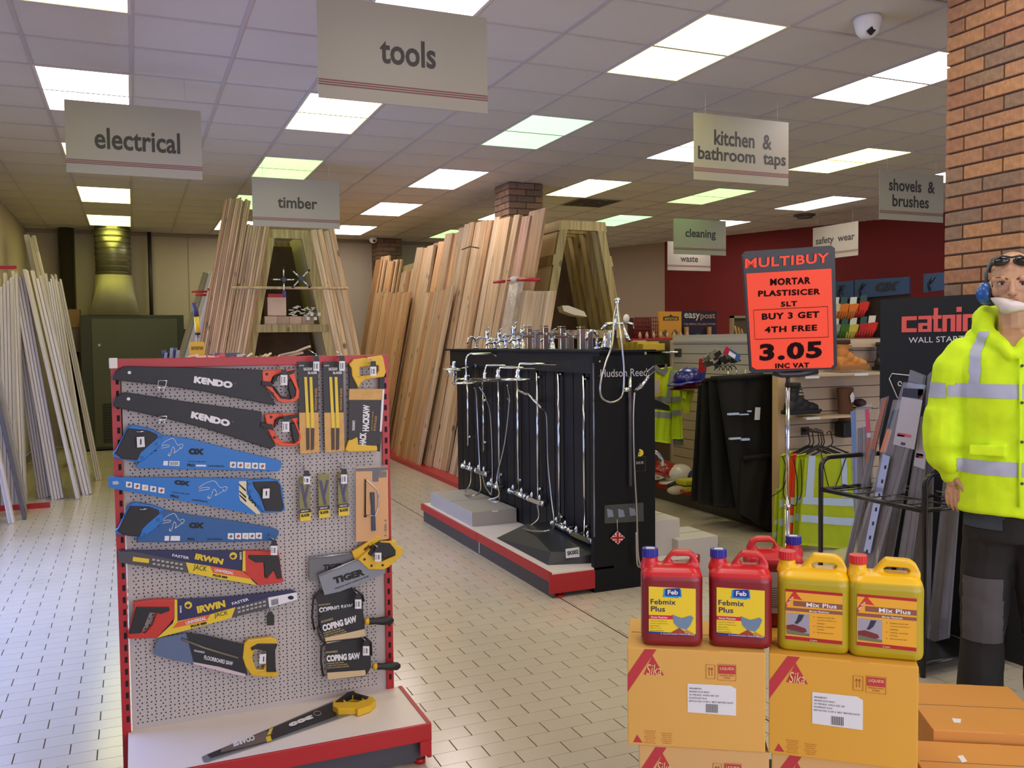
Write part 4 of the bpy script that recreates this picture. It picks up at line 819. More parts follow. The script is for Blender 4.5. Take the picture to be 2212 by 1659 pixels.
for i, (tp, bp, n, th) in enumerate(wb):
    B = AZ(*q3(*bp), 0); T = AY(*q3(*tp), B.y)
    wy = (.14, .2, .1, .12, .22, .16, .1, .1, .1)[i]
    zax = (T-B).normalized(); xax = V((0, 1, 0)).cross(zax).normalized()
    for k in range(n):
        off = xax*(k-(n-1)/2)*th*.82
        leanboard('primed_board', '%s white board leaning on the left wall, %s of its stack' % (nm[i], ORD[k]), 'board', 'white boards leaning on the left wall', B+off+V((0, .012*k, 0)), T+off+V((0, .012*k, 0))-zax*.03*((k*7) % 4), wy, th*.72, PRIMED)
for i, (tp, Y, lw) in enumerate((((112, 236), 13.2, .06), ((130, 250), 13.4, .05), ((150, 240), 13.0, .04), ((172, 320), 12.6, .03))):
    T = AY(*q3(*tp), Y); B = V((T.x+.5, Y, 0)); leanboard('primed_board', '%s tall white board rising behind the wall stack' % ORD[i], 'board', 'white boards leaning on the left wall', B, T, .12, lw, PRIMED)
for k in range(3):                                                   # nearest board, cut by the left edge
    B = AZ(*q3(38+k*9, 1618), 0); T = V((-1.4, B.y, 2.35)); leanboard('primed_board', 'nearest white board at the left edge, %s of three' % ORD[k], 'board', 'white boards leaning on the left wall', B-V((k*.0, 0, 0)), T, .1, .02, PRIMED)
for i in range(3):
    B = V((-.98-.02*i, 9.3+.3*i, 0)); leanboard('film_pack', 'clear film wrapped pack of %s boards on the left wall' % ('dark', 'grey', 'pale')[i], 'board', 'film wrapped packs on the left wall', B, V((-1.4, B.y, 2.5)), .09, .03, M('film_grey_%d' % i, ((92, 90, 96), (150, 146, 150), (176, 172, 174))[i], .25, var=.15, scale=6))
t = thing('wrapped_panel_stack', 'grey film wrapped stack of panels high against the left wall', 'panels', (-1.4, 10.6, 0))
obj('panels', MB().obox((-1.46, 9.4, 0), V((.02, 0, 3.0)), V((0, 1.9, 0)), V((.1, 0, 0))), M('panel_grey', (150, 140, 142), .5, var=.05, scale=2), t)

# ================================================================== HEATER, DUCT AND PIPES AT THE FAR WALL
hm = M('heater_green', (78, 80, 56), .45, var=.03, scale=2); hdk = M('heater_edge', (52, 56, 44), .5)
t = thing('heater_cabinet', 'large green air heater cabinet at the far wall', 'heater', (0, 15.2, 0))
o = obj('cabinet', MB().box((-.72, 14.95, .02), (.76, 15.7, 2.08)), hdk, t, bev=.01)
obj('front_panel', MB().box((-.56, 14.93, .06), (.66, 14.952, 2.02)), hm, t, bev=.004)
gr = obj('grille', MB().box((-.44, 14.918, .12), (-.02, 14.932, .72)), M('grille_dark', (40, 42, 38), .6), t)
s = MB()
for k in range(14): s.box((-.43, 14.912, .14+k*.041), (-.03, 14.92, .158+k*.041))
obj('grille_bars', s, hdk, gr)
o = obj('side_box', MB().box((.76, 15.1, .05), (.98, 15.7, 1.86)), hdk, t); obj('screw', MB().cyl((-.46, 14.925, 1.62), (-.46, 14.935, 1.62), .02), M('screw_pale', (190, 190, 170), .4), t)
d0, d1 = AY(205, 560, 15.3), AY(283, 560, 15.3); cx = (d0.x+d1.x)/2; rr = (d1.x-d0.x)/2; zb = AY(240, 595, 15.3).z
t = thing('air_duct', 'round spiral steel duct rising from the heater hood to the ceiling', 'duct', (cx, 15.3, zb))
obj('pipe', MB().tube([V((cx, 15.3, zb)), V((cx, 15.3, CEIL))], rr, 28), M('duct_steel', (140, 138, 122), .38, .85, var=.12, scale=3), t)
for k in range(8): z = zb+.03+k*(CEIL-zb)/8; obj('seam_ring', MB().tube([V((cx, 15.3, z)), V((cx, 15.3, z+.02))], rr*1.02, 28, caps=False), M('duct_seam', (96, 94, 82), .5, .6), t)
t = thing('duct_hood', 'flared galvanised hood on top of the green heater', 'duct', (cx, 15.3, 2.08))
n = 24; ring1 = [V((cx+rr*1.02*math.cos(2*math.pi*k/n), 15.3+rr*1.02*math.sin(2*math.pi*k/n), zb)) for k in range(n)]
hw = (AY(300, 670, 15).x-AY(188, 670, 15).x)/2
ring0 = []
for k in range(n):
    a = 2*math.pi*k/n; c_, s_ = math.cos(a), math.sin(a); m_ = max(abs(c_), abs(s_)); ring0.append(V((cx+hw*c_/m_, 15.3+.36*s_/m_, 2.08)))
mb_ = MB().loft([ring0, ring1]); obj('hood', mb_, M('hood_steel', (150, 146, 124), .6, .3, var=.08, scale=4), t)
t = thing('service_pipe', 'thin black vertical pipe on the far wall right of the duct', 'pipe', (AY(325, 600, 15.75).x, 15.75, 0)); obj('pipe', MB().cyl((AY(325, 600, 15.75).x, 15.75, 1.8), (AY(325, 600, 15.75).x, 15.75, CEIL), .03), M('pipe_black', (42, 38, 34), .5), t)
fx = AY(144, 560, 15.6).x
t = thing('flue_pipe', 'dark glossy flue pipe standing in the left corner of the far wall', 'pipe', (fx, 15.6, 0)); obj('pipe', MB().lathe((fx, 15.6, 0), (0, 0, 1), [(0, 0), (.12, 0), (.12, 1.2), (.125, 1.2), (.125, 1.24), (.12, 1.24), (.12, CEIL), (0, CEIL)], 18), M('flue_metal', (108, 102, 92), .18, .9), t)
t = thing('wall_box', 'small tan box on top of the grey wall box beside the heater', 'box', (AY(155, 700, 15.5).x, 15.5, 0)); x0, x1 = AY(143, 700, 15.5).x, AY(174, 700, 15.5).x; obj('carton', MB().box((x0, 15.4, 1.9), (x1, 15.7, 2.18)), M('carton_tan', (140, 108, 88), .7), t, bev=.004); obj('meter_box', MB().box((x0, 15.42, 1.52), (x1, 15.75, 1.9)), M('meter_grey', (112, 100, 104), .6), t, bev=.004)

# ================================================================== TIMBER A-FRAME RACKS
def aframe(name, lab, cx, Y0, Y1, htop, lean, half, panel_side, boardshelf):
    t = thing(name, lab, 'rack', (cx, Y0, 0)); hb = half+lean*htop; w_ = .1
    def stile(x0, x1, y, parent=t, m=GREENW, dw=.095, dy=.06):
        a = V((x0, y, 0)); b_ = V((x1, y, htop)); sx = V((dw if x1 > x0 else -dw, 0, 0)); return obj('stile', MB().obox(a, sx, V((0, dy, 0)), b_-a), m, parent)
    ys = [Y0+(Y1-Y0)*k/3 for k in range(4)]
    for y in ys:
        stile(cx-hb, cx-half, y); stile(cx+hb, cx+half, y)
        obj('top_rail', MB().box((cx-half-.0, y-.001, htop-.1), (cx+half, y+.06, htop)), GREENW, t)
        zs = boardshelf; hx = half+lean*(htop-zs); obj('cross_rail', MB().box((cx-hx, y-.012, zs-.09), (cx+hx, y+.05, zs)), GREENW, t)
    sh = obj('shelf', MB().box((cx-half-lean*(htop-boardshelf)+.05, Y0+.02, boardshelf-.02), (cx+half+lean*(htop-boardshelf)-.05, Y1, boardshelf)), PINE, t)
    for sgn in (-1, 1):
        a = V((cx+sgn*(hb-.02), Y0+.05, .0)); b_ = V((cx+sgn*(half-.02), Y0+.05, htop))
        obj('side_panel', MB().obox(a, V((sgn*.022, 0, 0)), V((0, Y1-Y0-.05, 0)), b_-a), M('ply_cream', (222, 204, 152), .6, var=.04, scale=3), t)
        for k, z in enumerate((.4, 1.4, 2.42, 2.79)):
            hx = half+lean*(htop-z); obj('side_rail', MB().obox((cx+sgn*(hx+.0), Y0, z), V((sgn*.018, 0, 0)), V((0, Y1-Y0, 0)), V((-sgn*lean*.11, 0, .11))), GREENW, t)
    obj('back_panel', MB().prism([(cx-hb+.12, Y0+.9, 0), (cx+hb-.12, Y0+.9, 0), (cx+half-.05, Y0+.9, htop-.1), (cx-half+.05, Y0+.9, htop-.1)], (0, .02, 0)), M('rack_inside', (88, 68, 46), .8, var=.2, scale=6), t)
    return t, hb
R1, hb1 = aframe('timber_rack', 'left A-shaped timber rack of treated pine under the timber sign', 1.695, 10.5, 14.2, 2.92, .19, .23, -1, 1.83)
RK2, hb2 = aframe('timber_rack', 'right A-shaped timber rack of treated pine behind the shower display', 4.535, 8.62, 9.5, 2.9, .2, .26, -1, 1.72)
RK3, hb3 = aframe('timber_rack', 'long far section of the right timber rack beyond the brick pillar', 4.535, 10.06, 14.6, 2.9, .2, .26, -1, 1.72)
def stack(cx, sgn, Yc, off0, n, th, wy, htop, lean, half, mats, lab, grp, tiltk=1., wig=.02, hz=None, seed=1):
    """n boards leaning on one side of a rack, stacked outward"""
    rr = random.Random(seed); hb = half+lean*htop; off = off0
    for k in range(n):
        L = (hz or htop)+rr.uniform(-wig, wig)
        xb = cx+sgn*(hb+off); xt = cx+sgn*(half+off)+(-sgn)*lean*(L-htop)
        y = Yc+rr.uniform(-.012, .012)
        leanboard('timber_plank', lab % ORD[k], 'plank', grp, (xb-(th if sgn < 0 else 0), y, 0), (xt-(th if sgn < 0 else 0), y, L), wy, th*.93, mats[(k+seed) % len(mats)])
        off += th
# left rack: boards seen edge-on at its front
stack(1.695, -1, 10.38, .0, 8, .03, .14, 2.92, .19, .23, (PINKW, PINE3), '%s plank left of the opening of the left timber rack', 'planks on the left of the left rack', hz=2.95, seed=2)
stack(1.695, -1, 10.34, .25, 13, .021, .14, 2.92, .19, .23, (PINKW, PINE3, PINKW), '%s strip from the right in the thin stack left of the left rack', 'thin strips on the left of the left rack', hz=3.22, seed=3)
stack(1.695, 1, 10.38, .0, 4, .072, .12, 2.92, .19, .23, (PINE3, PINE), '%s thick plank on the right side of the left timber rack', 'planks on the right of the left rack', hz=2.92, seed=4)
stack(1.695, -1, 10.9, .02, 3, .05, .2, 2.92, .19, .23, (PINE,), '%s inner plank on the left slope behind the front stack', 'inner planks of the left rack', hz=2.8, seed=5)
stack(1.695, -1, 10.6, .53, 6, .035, .13, 2.92, .27, -.04, (PRIMED,), '%s white board at the outer left of the left timber rack', 'white boards at the left of the left rack', hz=2.55, wig=.08, seed=6)
stack(1.695, -1, 11.6, .62, 3, .07, .16, 2.92, .3, -.09, (PRIMED, wood('grey_board', (176, 168, 140), dark=.8, knots=False)), '%s grey board at the far outer left of the left rack', 'white boards at the left of the left rack', hz=2.5, wig=.05, seed=7)
t = thing('divider_arms', 'red steel divider arms sticking out at the left of the left rack', 'rack arm', AY(440, 632, 10.7))
for x0, x1, y in ((415, 463, 630), (423, 463, 637), (450, 463, 625)): obj('arm', MB().tube([AY(x0, y, 10.6), AY(x1, y, 10.7)], .013, 8), RED, t)
p0, p1 = AY(501, 621, 10.25), AY(752, 623, 10.25); o = obj('dowel_rod', MB().tube([p0, p1], .016, 8), PINE3, at=(p0.x, p0.y, p0.z)); tag(o, 'pale dowel rod lying across the front of the left timber rack', 'rod')
# inside of left rack: wrapped blocks, white trims
zs = 1.83
t = thing('wrapped_block', 'pinkish wrapped block standing on the shelf of the left rack', 'block', AY(598, 672, 10.6)); a, b_ = AY(577, 672, 10.6), AY(617, 642, 10.6)
obj('block', MB().box((a.x, 10.56, zs+.1), (b_.x, 10.9, b_.z)), M('block_pink', (206, 170, 146), .5, var=.08, scale=6), t, bev=.01); obj('red_straps', MB().box((a.x+.01, 10.55, b_.z), (b_.x-.02, 10.9, b_.z+.035)), RED, t)
for i in range(4):
    a = AY(571+i*27, 680, 10.55); t = obj('timber_block', MB().box((a.x, 10.54, zs), (a.x+.14, 10.9, zs+.095)), M('block_tan_%d' % (i % 2), ((196, 164, 134), (178, 146, 118))[i % 2], .6, var=.08, scale=9), bev=.006); tag(t, '%s timber block from the left on the rack shelf' % ORD[i], 'block', 'blocks on the shelf of the left rack')
c = AY(650, 672, 10.58); t = thing('trim_bundle', 'tangled bundle of white plastic trims on the rack shelf', 'trim', (c.x, 10.58, zs+.1)); rnd = random.Random(5)
for i in range(22):
    x = c.x-.15+rnd.random()*.28; z = zs+.1+rnd.random()*.1; a = rnd.uniform(-.7, .7)
    obj('trim', MB().tube([(x, 10.5+rnd.random()*.05, z), (x+.06*math.cos(a), 10.54, z+.05*math.sin(a)+.01)], .007, 5), M('trim_white', (222, 214, 200), .5), t)
for i in range(4):
    a = AY(662+i*8, 688-(i % 2)*9, 10.5); o = obj('plastic_channel', MB().box((a.x, 10.48, max(zs, a.z-.02)), (a.x+.035, 10.9, max(zs, a.z-.02)+.04)), M('trim_white'), bev=.003); tag(o, '%s white plastic channel end at the right of the rack shelf' % ORD[i], 'trim', 'channel ends on the rack shelf')
# right rack: boards by their tops, seen at an angle
q5 = Zm(740, 360, 3.16)
XB, XT, HT = 3.46, 4.0, 3.0
LP = V((XB, 0, 0)); LA = V((XT-XB, 0, HT)).normalized(); LN = V((-LA.z, 0, LA.x))   # outward normal (toward -X)
def rboard(x0, x1, ytop, lab, mat, off=.0, th=.03, skew=.0, ybot=0):
    p0 = LP+LN*off; a = AP(*q5(x0, ytop), p0, LN); b_ = AP(*q5(x1, ytop), p0, LN)
    yy0, yy1 = min(a.y, b_.y), max(a.y, b_.y); sh = max(0, yy1+skew-15.3); yy0 -= sh; yy1 -= sh; zt_ = (a.z+b_.z)/2
    T = p0+LA*(zt_/LA.z); B = p0+LA*(ybot/LA.z)
    return leanboard('timber_plank', lab, 'plank', 'planks leaning on the right rack', (B.x, yy0+skew, B.z), (T.x, yy0, T.z), yy1-yy0, th, mat)
desc = 'from the front on the left slope of the right rack'
RB = [(1275, 1382, 297, PINE2, .0), (1215, 1278, 345, PINKW, .02), (1168, 1206, 338, PINE, .05), (1140, 1172, 362, PINE2, .0), (1068, 1140, 358, PINE, .06), (1035, 1070, 352, PINE3, .05), (985, 1022, 372, PINE2, .03), (940, 988, 374, PINE, .04),
      (885, 942, 388, PINE3, .05), (860, 888, 390, PINE, .09), (832, 862, 402, PINE3, .07), (795, 832, 420, PINE, .03), (745, 795, 455, PINE2, .02), (700, 748, 464, PINE, .05), (655, 700, 520, PINE2, .03), (622, 656, 522, PINKW, .0), (578, 622, 545, PINE3, .06), (545, 580, 560, PINE, .03), (505, 545, 562, PINE3, .05)]
for i, (x0, x1, y, m, off) in enumerate(RB): rboard(x0, x1, y, '%s plank %s' % (ORD[i], desc), m, off, th=.045 if i % 3 else .03, skew=(.10, .2, .3, .12)[i % 4])
for i in range(7): rboard(505-i*17, 522-i*17, 700+i*4, '%s plank of the lower row beyond the tall planks of the right rack' % ORD[i], (PINE, PINE2, PINE3)[i % 3], .03*(i % 3), skew=.2)
RC = [(375, 402, 636), (345, 375, 640), (318, 345, 652), (288, 318, 636), (262, 288, 652), (230, 262, 645), (180, 230, 645), (125, 160, 690), (95, 125, 690)]
for i, (x0, x1, y) in enumerate(RC): rboard(x0, x1, y, '%s plank from the front in the far section of the right rack' % ORD[i], (PINE, PINE3, PINE2)[i % 3], .04*(i % 3), skew=.15)
for i in range(8):                                                   # long lower boards at the foot of the far section
    rboard(430-i*30, 458-i*30, 868+(i % 2)*8, '%s low board in front of the far section' % ORD[i], (PINE2, PINE)[i % 2], .13, skew=.1)
for i in range(7): rboard(600-i*1.0+130-i*26, 622+130-i*26, (830, 830, 860, 868, 872, 872, 880)[i], '%s low plank before the tall ones of the right rack' % ORD[i], (PINE3, PINE, PINE2)[i % 3], .16, skew=.25)
for i in range(9): rboard(1424-i*25, 1449-i*25, 862-(6 if i > 6 else 0), '%s short pale board at the front foot of the right rack' % ORD[i], PINE3 if i % 2 else PINE, .1, skew=.02, th=.02)
o = rboard(1142, 1205, 772, 'clear film wrapped bundle hanging among the planks of the right rack', M('film_bundle', (196, 176, 152), .2, var=.15, scale=14, bump=.4), .15, th=.06, skew=.1); o['category'] = 'bundle'; o.name = 'wrapped_bundle'
t = thing('rack_divider', 'red divider arm with white tie among the planks of the right rack', 'rack arm', AP(*q5(1250, 775), LP+LN*.16, LN))
obj('arm', MB().tube([AP(*q5(1130, 772), LP+LN*.2, LN), AP(*q5(1340, 772), LP+LN*.2, LN)], .018, 8), RED, t); obj('tie', MB().ball(AP(*q5(1175, 768), LP+LN*.22, LN), .05, .04, .03), M('trim_white'), t)
t = thing('rack_divider', 'short red divider arm left of the tied one on the right rack', 'rack arm', AP(*q5(1070, 785), LP+LN*.16, LN)); obj('arm', MB().tube([AP(*q5(1035, 787), LP+LN*.2, LN), AP(*q5(1102, 783), LP+LN*.2, LN)], .018, 8), RED, t)
t = thing('plank_strap', 'dark strap round three pale planks near the top of the right rack', 'strap', AP(*q5(870, 552), LP+LN*.15, LN))
obj('band', MB().tube([AP(*q5(x, y), LP+LN*.155, LN) for x, y in ((815, 566), (870, 545), (930, 556))], .008, 6), M('strap_dark', (60, 40, 26), .6), t)
# boards on the right side of the right rack
stack(4.535, 1, 9.2, .02, 3, .04, .14, 2.9, .2, .26, (PINE3,), '%s plank on the far right side of the right rack', 'planks on the right of the right rack', hz=2.2, seed=12)
# glimpsed inside the right rack
t = thing('paper_sheet', 'pale folded paper lying in the opening of the right rack', 'paper', AY(1250, 668, 8.75)); obj('sheet', MB().prism([AY(x, y, 8.8) for x, y in ((1214, 660), (1228, 660), (1262, 673), (1268, 684), (1240, 680), (1218, 672))], (0, .12, -.01)), M('trim_white'), t)
obj('rack_foot_rail', MB().box((XB-.22, 8.6, 0), (XB+.0, 14.6, .05)), RED, RK2)
# posters on the far wall
t = thing('wall_poster', 'pale notice poster with dark emblem on the far wall', 'poster', AY(1352, 640, 15.82)); P_ = [AY(x, y, 15.83) for x, y in ((1338, 626), (1384, 626), (1384, 668), (1338, 668))]
pp = obj('paper', MB().prism(P_, (0, .004, 0)), M('poster_pink', (178, 152, 140), .7), t); obj('lettering', quadtext(MB(), 'DEWALTER', AY(1340, 632, 15.825), AY(1380, 634, 15.825), AY(1340, 642, 15.825), bold=.03), M('poster_ink', (66, 54, 54), .6), pp); obj('emblem', MB().tube([AY(x, y, 15.82) for x, y in ell(1369, 655, 7, 5, 10)], .012, 5, closed=True), M('poster_ink'), pp)
t = thing('thermostat', 'small dark switch box on the far wall left of the red wall', 'switch', AY(1325, 570, 15.8)); obj('box', MB().box(tuple(AY(1320, 575, 15.8)), tuple(AY(1331, 565, 15.8)+V((0, .05, 0)))), M('poster_ink'), t, bev=.005)
# ================================================================== BLACK SHOWER DISPLAY
XF = 2.36; XBK = 2.80; Y0D, Y1D = 4.93, 7.6
matb = M('display_black', (13, 13, 16), .5, spec=.35); matb2 = M('display_matt', (9, 9, 11), .6, spec=.3)
D = thing('shower_display', 'black two-sided shower and tap display on a red edged plinth', 'display stand', (2.85, 6.2, 0))
bk = obj('back_panel', MB().box((XBK, 5.0, .16), (3.0, 7.86, 1.4)), matb2, D)
for k in range(19): y = 5.02+k*.15; obj('slat', MB().box((XBK-.008, y, .17), (XBK, y+.14, 1.39)), matb, D)
obj('top_box', MB().box((XBK-.06, 5.0, 1.385), (3.08, 7.9, 1.525)), matb, D, bev=.004); obj('top_board', MB().box((XBK-.09, 4.93, 1.525), (3.12, 7.95, 1.54)), matb2, D)
ep = obj('end_panel', MB().box((2.655, 4.93, .0), (3.11, 4.965, 1.505)), matb2, D)
obj('panel_trim', MB().box((2.655, 4.927, .36), (2.664, 4.932, 1.46)), CHROME, D)
t_ = MB(); text(t_, 'Hudson Reed', (2.88, 4.929, 1.395), (1, 0, 0), (0, 0, 1), .34, .05, bold=.0, lift=.001); t_.box((2.70, 4.928, 1.378), (2.72, 4.9292, 1.380)); obj('lettering', t_, M('silver_ink', (200, 200, 205), .4), ep)
for sgn in (0, 1):
    xa, xb = ((XF, XBK) if not sgn else (3.0, 3.44))
    obj('plinth_top', MB().box((xa, Y0D, .145), (xb, Y1D, .16)), trayM, D)
    for y0, y1 in ((Y0D, 6.2), (6.205, Y1D)):
        if not sgn: obj('plinth_edge', MB().box((xa-.02, y0, .105), (xa+.002, y1, .162)), RED, D, bev=.003); obj('kick_board', MB().box((xa+.005, y0, .0), (xa+.02, y1, .108)), GREYT, D)
        else: obj('plinth_edge', MB().box((xb-.002, y0, .105), (xb+.02, y1, .162)), RED, D, bev=.003); obj('kick_board', MB().box((xb-.02, y0, .0), (xb-.005, y1, .108)), GREYT, D)
obj('plinth_end', MB().box((XF-.02, Y0D-.006, .03), (2.66, Y0D+.006, .15)), RED, D, bev=.003); obj('kick_joint', MB().box((XF+.001, 6.19, .01), (XF+.006, 6.21, .1)), M('joint_pale', (170, 160, 150), .5), D)
obj('levelling_foot', MB().cyl((2.42, 4.95, 0), (2.42, 4.95, .012), .03).cyl((2.42, 4.95, .012), (2.42, 4.95, .05), .01), RED, D)
# things on the plinth
def DX(x, y, X=XBK-.03): return AX(x, y, X)
bxm = M('carton_grey', (172, 166, 156), .6, var=.02, scale=4)
def carton(lab, a, b, mat, grp=None, flap=None, name='carton'):
    t = thing(name, lab, 'box', ((a[0]+b[0])/2, (a[1]+b[1])/2, a[2]), grp)
    obj('body', MB().box(a, b), mat, t, bev=.003); obj('lid_seam', MB().box((a[0]-.001, (a[1]+b[1])/2-.002, b[2]-.001), (b[0]+.001, (a[1]+b[1])/2+.002, b[2]+.001)), M('seam_brown', (110, 96, 80), .8), t)
    return t
f0, f1 = AZ(1000, 1122, .16), AZ(1092, 1100, .16)
t = carton('flat pale grey carton on the far part of the display plinth', (2.4, 6.45, .16), (2.78, 7.5, .275), bxm); obj('tape', MB().box((2.57, 6.448, .262), (2.62, 6.452, .274)), WHITEP, t)
t = thing('shower_tray_sample', 'dark grey sloped plinth block with a small white code label', 'display block', (2.6, 5.4, .16))
gm = M('slate_block', (46, 48, 50), .4); A_ = [V((2.42, 5.12, .16)), V((2.78, 5.02, .16)), V((2.78, 6.05, .16)), V((2.42, 6.0, .16))]; B_ = [V((2.46, 5.16, .235)), V((2.78, 5.03, .235)), V((2.78, 5.85, .285)), V((2.56, 5.8, .285))]
mb_ = MB().loft([A_, B_]); mb_.sm = [False]*len(mb_.sm); obj('block', mb_, gm, t, bev=.003)
lb = obj('code_label', MB().prism([AY(*p, 5.05) for p in ((1222, 1186), (1251, 1182), (1252, 1203), (1223, 1206))], (0, .003, 0)), LABELW, t); obj('lettering', quadtext(MB(), 'SK002', AY(1225, 1191, 5.048), AY(1249, 1187, 5.048), AY(1226, 1200, 5.048), bold=.03), INK, lb)
# riser rails, heads, valves
def shower(idx, xr, yt, yb, head, valve, hose, lab, square=False, slim=False):
    """xr: rail column in the photo; rail stands on the panel face X = XBK - .03"""
    top = DX(xr, yt); bot = DX(xr, yb); Y = top.y
    t = thing('shower_set', lab, 'shower', (XBK-.03, Y, bot.z), 'chrome shower sets on the black display')
    r_ = .008 if slim else .011
    obj('rail', MB().tube([V((XBK-.04, Y, bot.z)), V((XBK-.04, Y, top.z))], r_, 8), CHROME, t)
    for z in (top.z-.05, bot.z+.08): obj('rail_bracket', MB().cyl((XBK, Y, z), (XBK-.04, Y, z), .012), CHROME, t)
    if head:
        hz, reach, hs, arch = head
        if arch:
            P_ = [V((XBK-.04, Y, top.z)), V((XBK-.04, Y, top.z+.08))]+arc((XBK-.1, Y, top.z+.08), (1, 0, 0), (0, 0, 1), .06, 0, math.pi/2, 5)+[V((XBK-reach+.05, Y, top.z+.14))]+arc((XBK-reach+.05, Y, top.z+.09), (1, 0, 0), (0, 0, 1), .05, math.pi/2, math.pi, 5)+[V((XBK-reach, Y, hz+.02))]
        else: P_ = [V((XBK-.04, Y, top.z)), V((XBK-.05, Y, top.z+.02)), V((XBK-reach, Y, top.z+.025)), V((XBK-reach-.01, Y, top.z-.01)), V((XBK-reach-.01, Y, hz+.02))]; 
        hp = V((P_[-1].x, Y, hz))
        obj('arm', MB().tube(P_, .009, 8), CHROME, t)
        obj('swivel', MB().lathe(hp+V((0, 0, .012)), (0, 0, 1), [(0, 0), (.022, 0), (.026, .012), (.016, .03), (.02, .045), (.012, .06), (0, .06)], 12), CHROME, t)
        if square: obj('shower_head', MB().box(hp-V((hs, hs, 0)), hp+V((hs, hs, .01))), M('head_warm_chrome', (206, 200, 190), .15, 1.), t, bev=.002)  # square head in slightly warm-tinted metal
        else: obj('shower_head', MB().lathe(hp, (0, 0, 1), [(0, 0), (hs, 0), (hs, .008), (hs*.5, .014), (0, .014)], 24), CHROME, t)
    if valve:
        vx, vy, L, rnd_ = valve; p = DX(vx, vy, XBK-.07)
        if rnd_: b = MB().tube([p+V((0, -L/2, 0)), p+V((0, L/2, 0))], .02, 12)
        else: b = MB().box(p-V((.02, L/2, .018)), p+V((.02, L/2, .018)))
        v = obj('bar_valve', b, CHROME, t, bev=0 if rnd_ else .004)
        for s_ in (-1, 1):
            obj('control_knob', MB().lathe(p+V((0, s_*L/2, 0)), (0, s_, 0), [(0, 0), (.024, 0), (.024, .03), (.02, .035), (0, .035)], 12), CHROME, v)
            obj('inlet_elbow', MB().cyl(p+V((.02, s_*L*.3, 0)), p+V((.07, s_*L*.3, 0)), .014), CHROME, v)
            obj('lever', MB().lathe(p+V((0, s_*L*.32, .02)), (0, 0, 1), [(0, 0), (.014, 0), (.016, .02), (.008, .035), (0, .04)], 10), CHROME, v)
    for h_ in hose: 
        P_ = spline([AX(x, y, X) for x, y, X in h_], 7); obj('hose', MB().tube(P_, .0065, 7), M('hose_chrome', (186, 184, 180), .28, 1.), t)
    return t
shower(0, 1012, 800, 962, None, (1010, 1010, .2, True), [[(1018, 1012, 2.72), (1016, 1045, 2.66), (1003, 1066, 2.62), (1020, 1071, 2.6), (1038, 1060, 2.68), (1037, 1020, 2.72), (1033, 940, 2.72), (1029, 850, 2.7), (1025, 838, 2.55)]], 'farthest shower rail at the left end of the black display')
shower(1, 1046, 852, 975, (AX(1004, 800, 2.5).z, .3, .1, True), (1040, 1020, .2, False), [[(1043, 1026, 2.72), (1048, 1050, 2.68), (1060, 1068, 2.66)], [(1062, 1070, 2.72), (1064, 1010, 2.72), (1060, 900, 2.66), (1050, 860, 2.55), (1036, 836, 2.5)]], 'second shower set from the left with an arched arm and round head', slim=True)
shower(2, 1079, 800, 1045, (AX(1030, 830, 2.5).z, .32, .12, True), (1068, 1050, .2, True), [[(1096, 860, 2.66), (1100, 874, 2.68), (1090, 960, 2.68), (1074, 1030, 2.66), (1078, 1070, 2.62), (1055, 1080, 2.55), (1078, 1083, 2.6), (1078, 1050, 2.7)]], 'third shower set from the left with two arched arms')
shower(3, 1120, 795, 1058, (AX(1066, 826, 2.48).z, .3, .13, False), (1118, 1066, .26, True), [[(1096, 832, 2.6), (1100, 850, 2.64), (1102, 868, 2.66)]], 'fourth shower set with a tilted square head', square=True)
shower(4, 1163, 800, 1078, (AX(1110, 822, 2.46).z, .34, .14, False), (1158, 1082, .22, False), [[(1161, 1092, 2.7), (1164, 1118, 2.66), (1146, 1136, 2.6), (1128, 1140, 2.55), (1150, 1147, 2.52), (1185, 1146, 2.55), (1197, 1130, 2.66), (1192, 1080, 2.7), (1184, 1000, 2.7), (1181, 900, 2.68), (1172, 884, 2.6), (1168, 880, 2.55)]], 'fifth shower set with a large square head and long looping hose', square=True)
shower(5, 1209, 792, 1140, (AX(1162, 824, 2.46).z, .34, .12, False), (1212, 1138, .22, True), [], 'sixth shower set with a flat oval head')
shower(6, 1264, 802, 1162, None, (1258, 1160, .26, False), [[(1296, 780, 2.7), (1284, 800, 2.72), (1270, 804, 2.76)]], 'nearest shower rail beside the end panel')
t = thing('hand_shower', 'slim angled hand shower between the fourth and fifth rails', 'shower', AX(1120, 845, 2.6)); obj('handle', MB().tube([AX(1118, 828, 2.55), AX(1120, 844, 2.55), AX(1138, 852, 2.56), AX(1140, 850, 2.56), AX(1168, 880, 2.58)], .008, 8), CHROME, t); obj('holder', MB().cyl(AX(1155, 865, 2.57), AX(1157, 866, 2.79), .008), CHROME, t)
t = thing('hand_shower', 'round hand shower at the far left edge of the display', 'shower', AX(976, 803, 2.6)); obj('head', MB().lathe(AX(976, 803, 2.55), (-.6, 0, -1), [(0, 0), (.045, 0), (.05, .01), (.03, .03), (0, .035)], 16), CHROME, t); obj('handle', MB().tube([AX(980, 802, 2.56), AX(1000, 796, 2.6), AX(1026, 790, 2.72)], .009, 8), CHROME, t); obj('wall_bracket', MB().cyl(AX(1026, 790, 2.72), AX(1027, 790, 2.8), .012), CHROME, t)
for i, (x, y) in enumerate(((1136, 784), (1181, 785))):
    p = DX(x, y, XBK-.01); t = thing('clip_tag', ('left' if i == 0 else 'right')+' small pale clip tag under the display top', 'tag', p, 'pale clip tags'); obj('tag', MB().box(p+V((-.004, -.016, -.02)), p+V((.0, .016, .02))), LABELW, t, bev=.002)
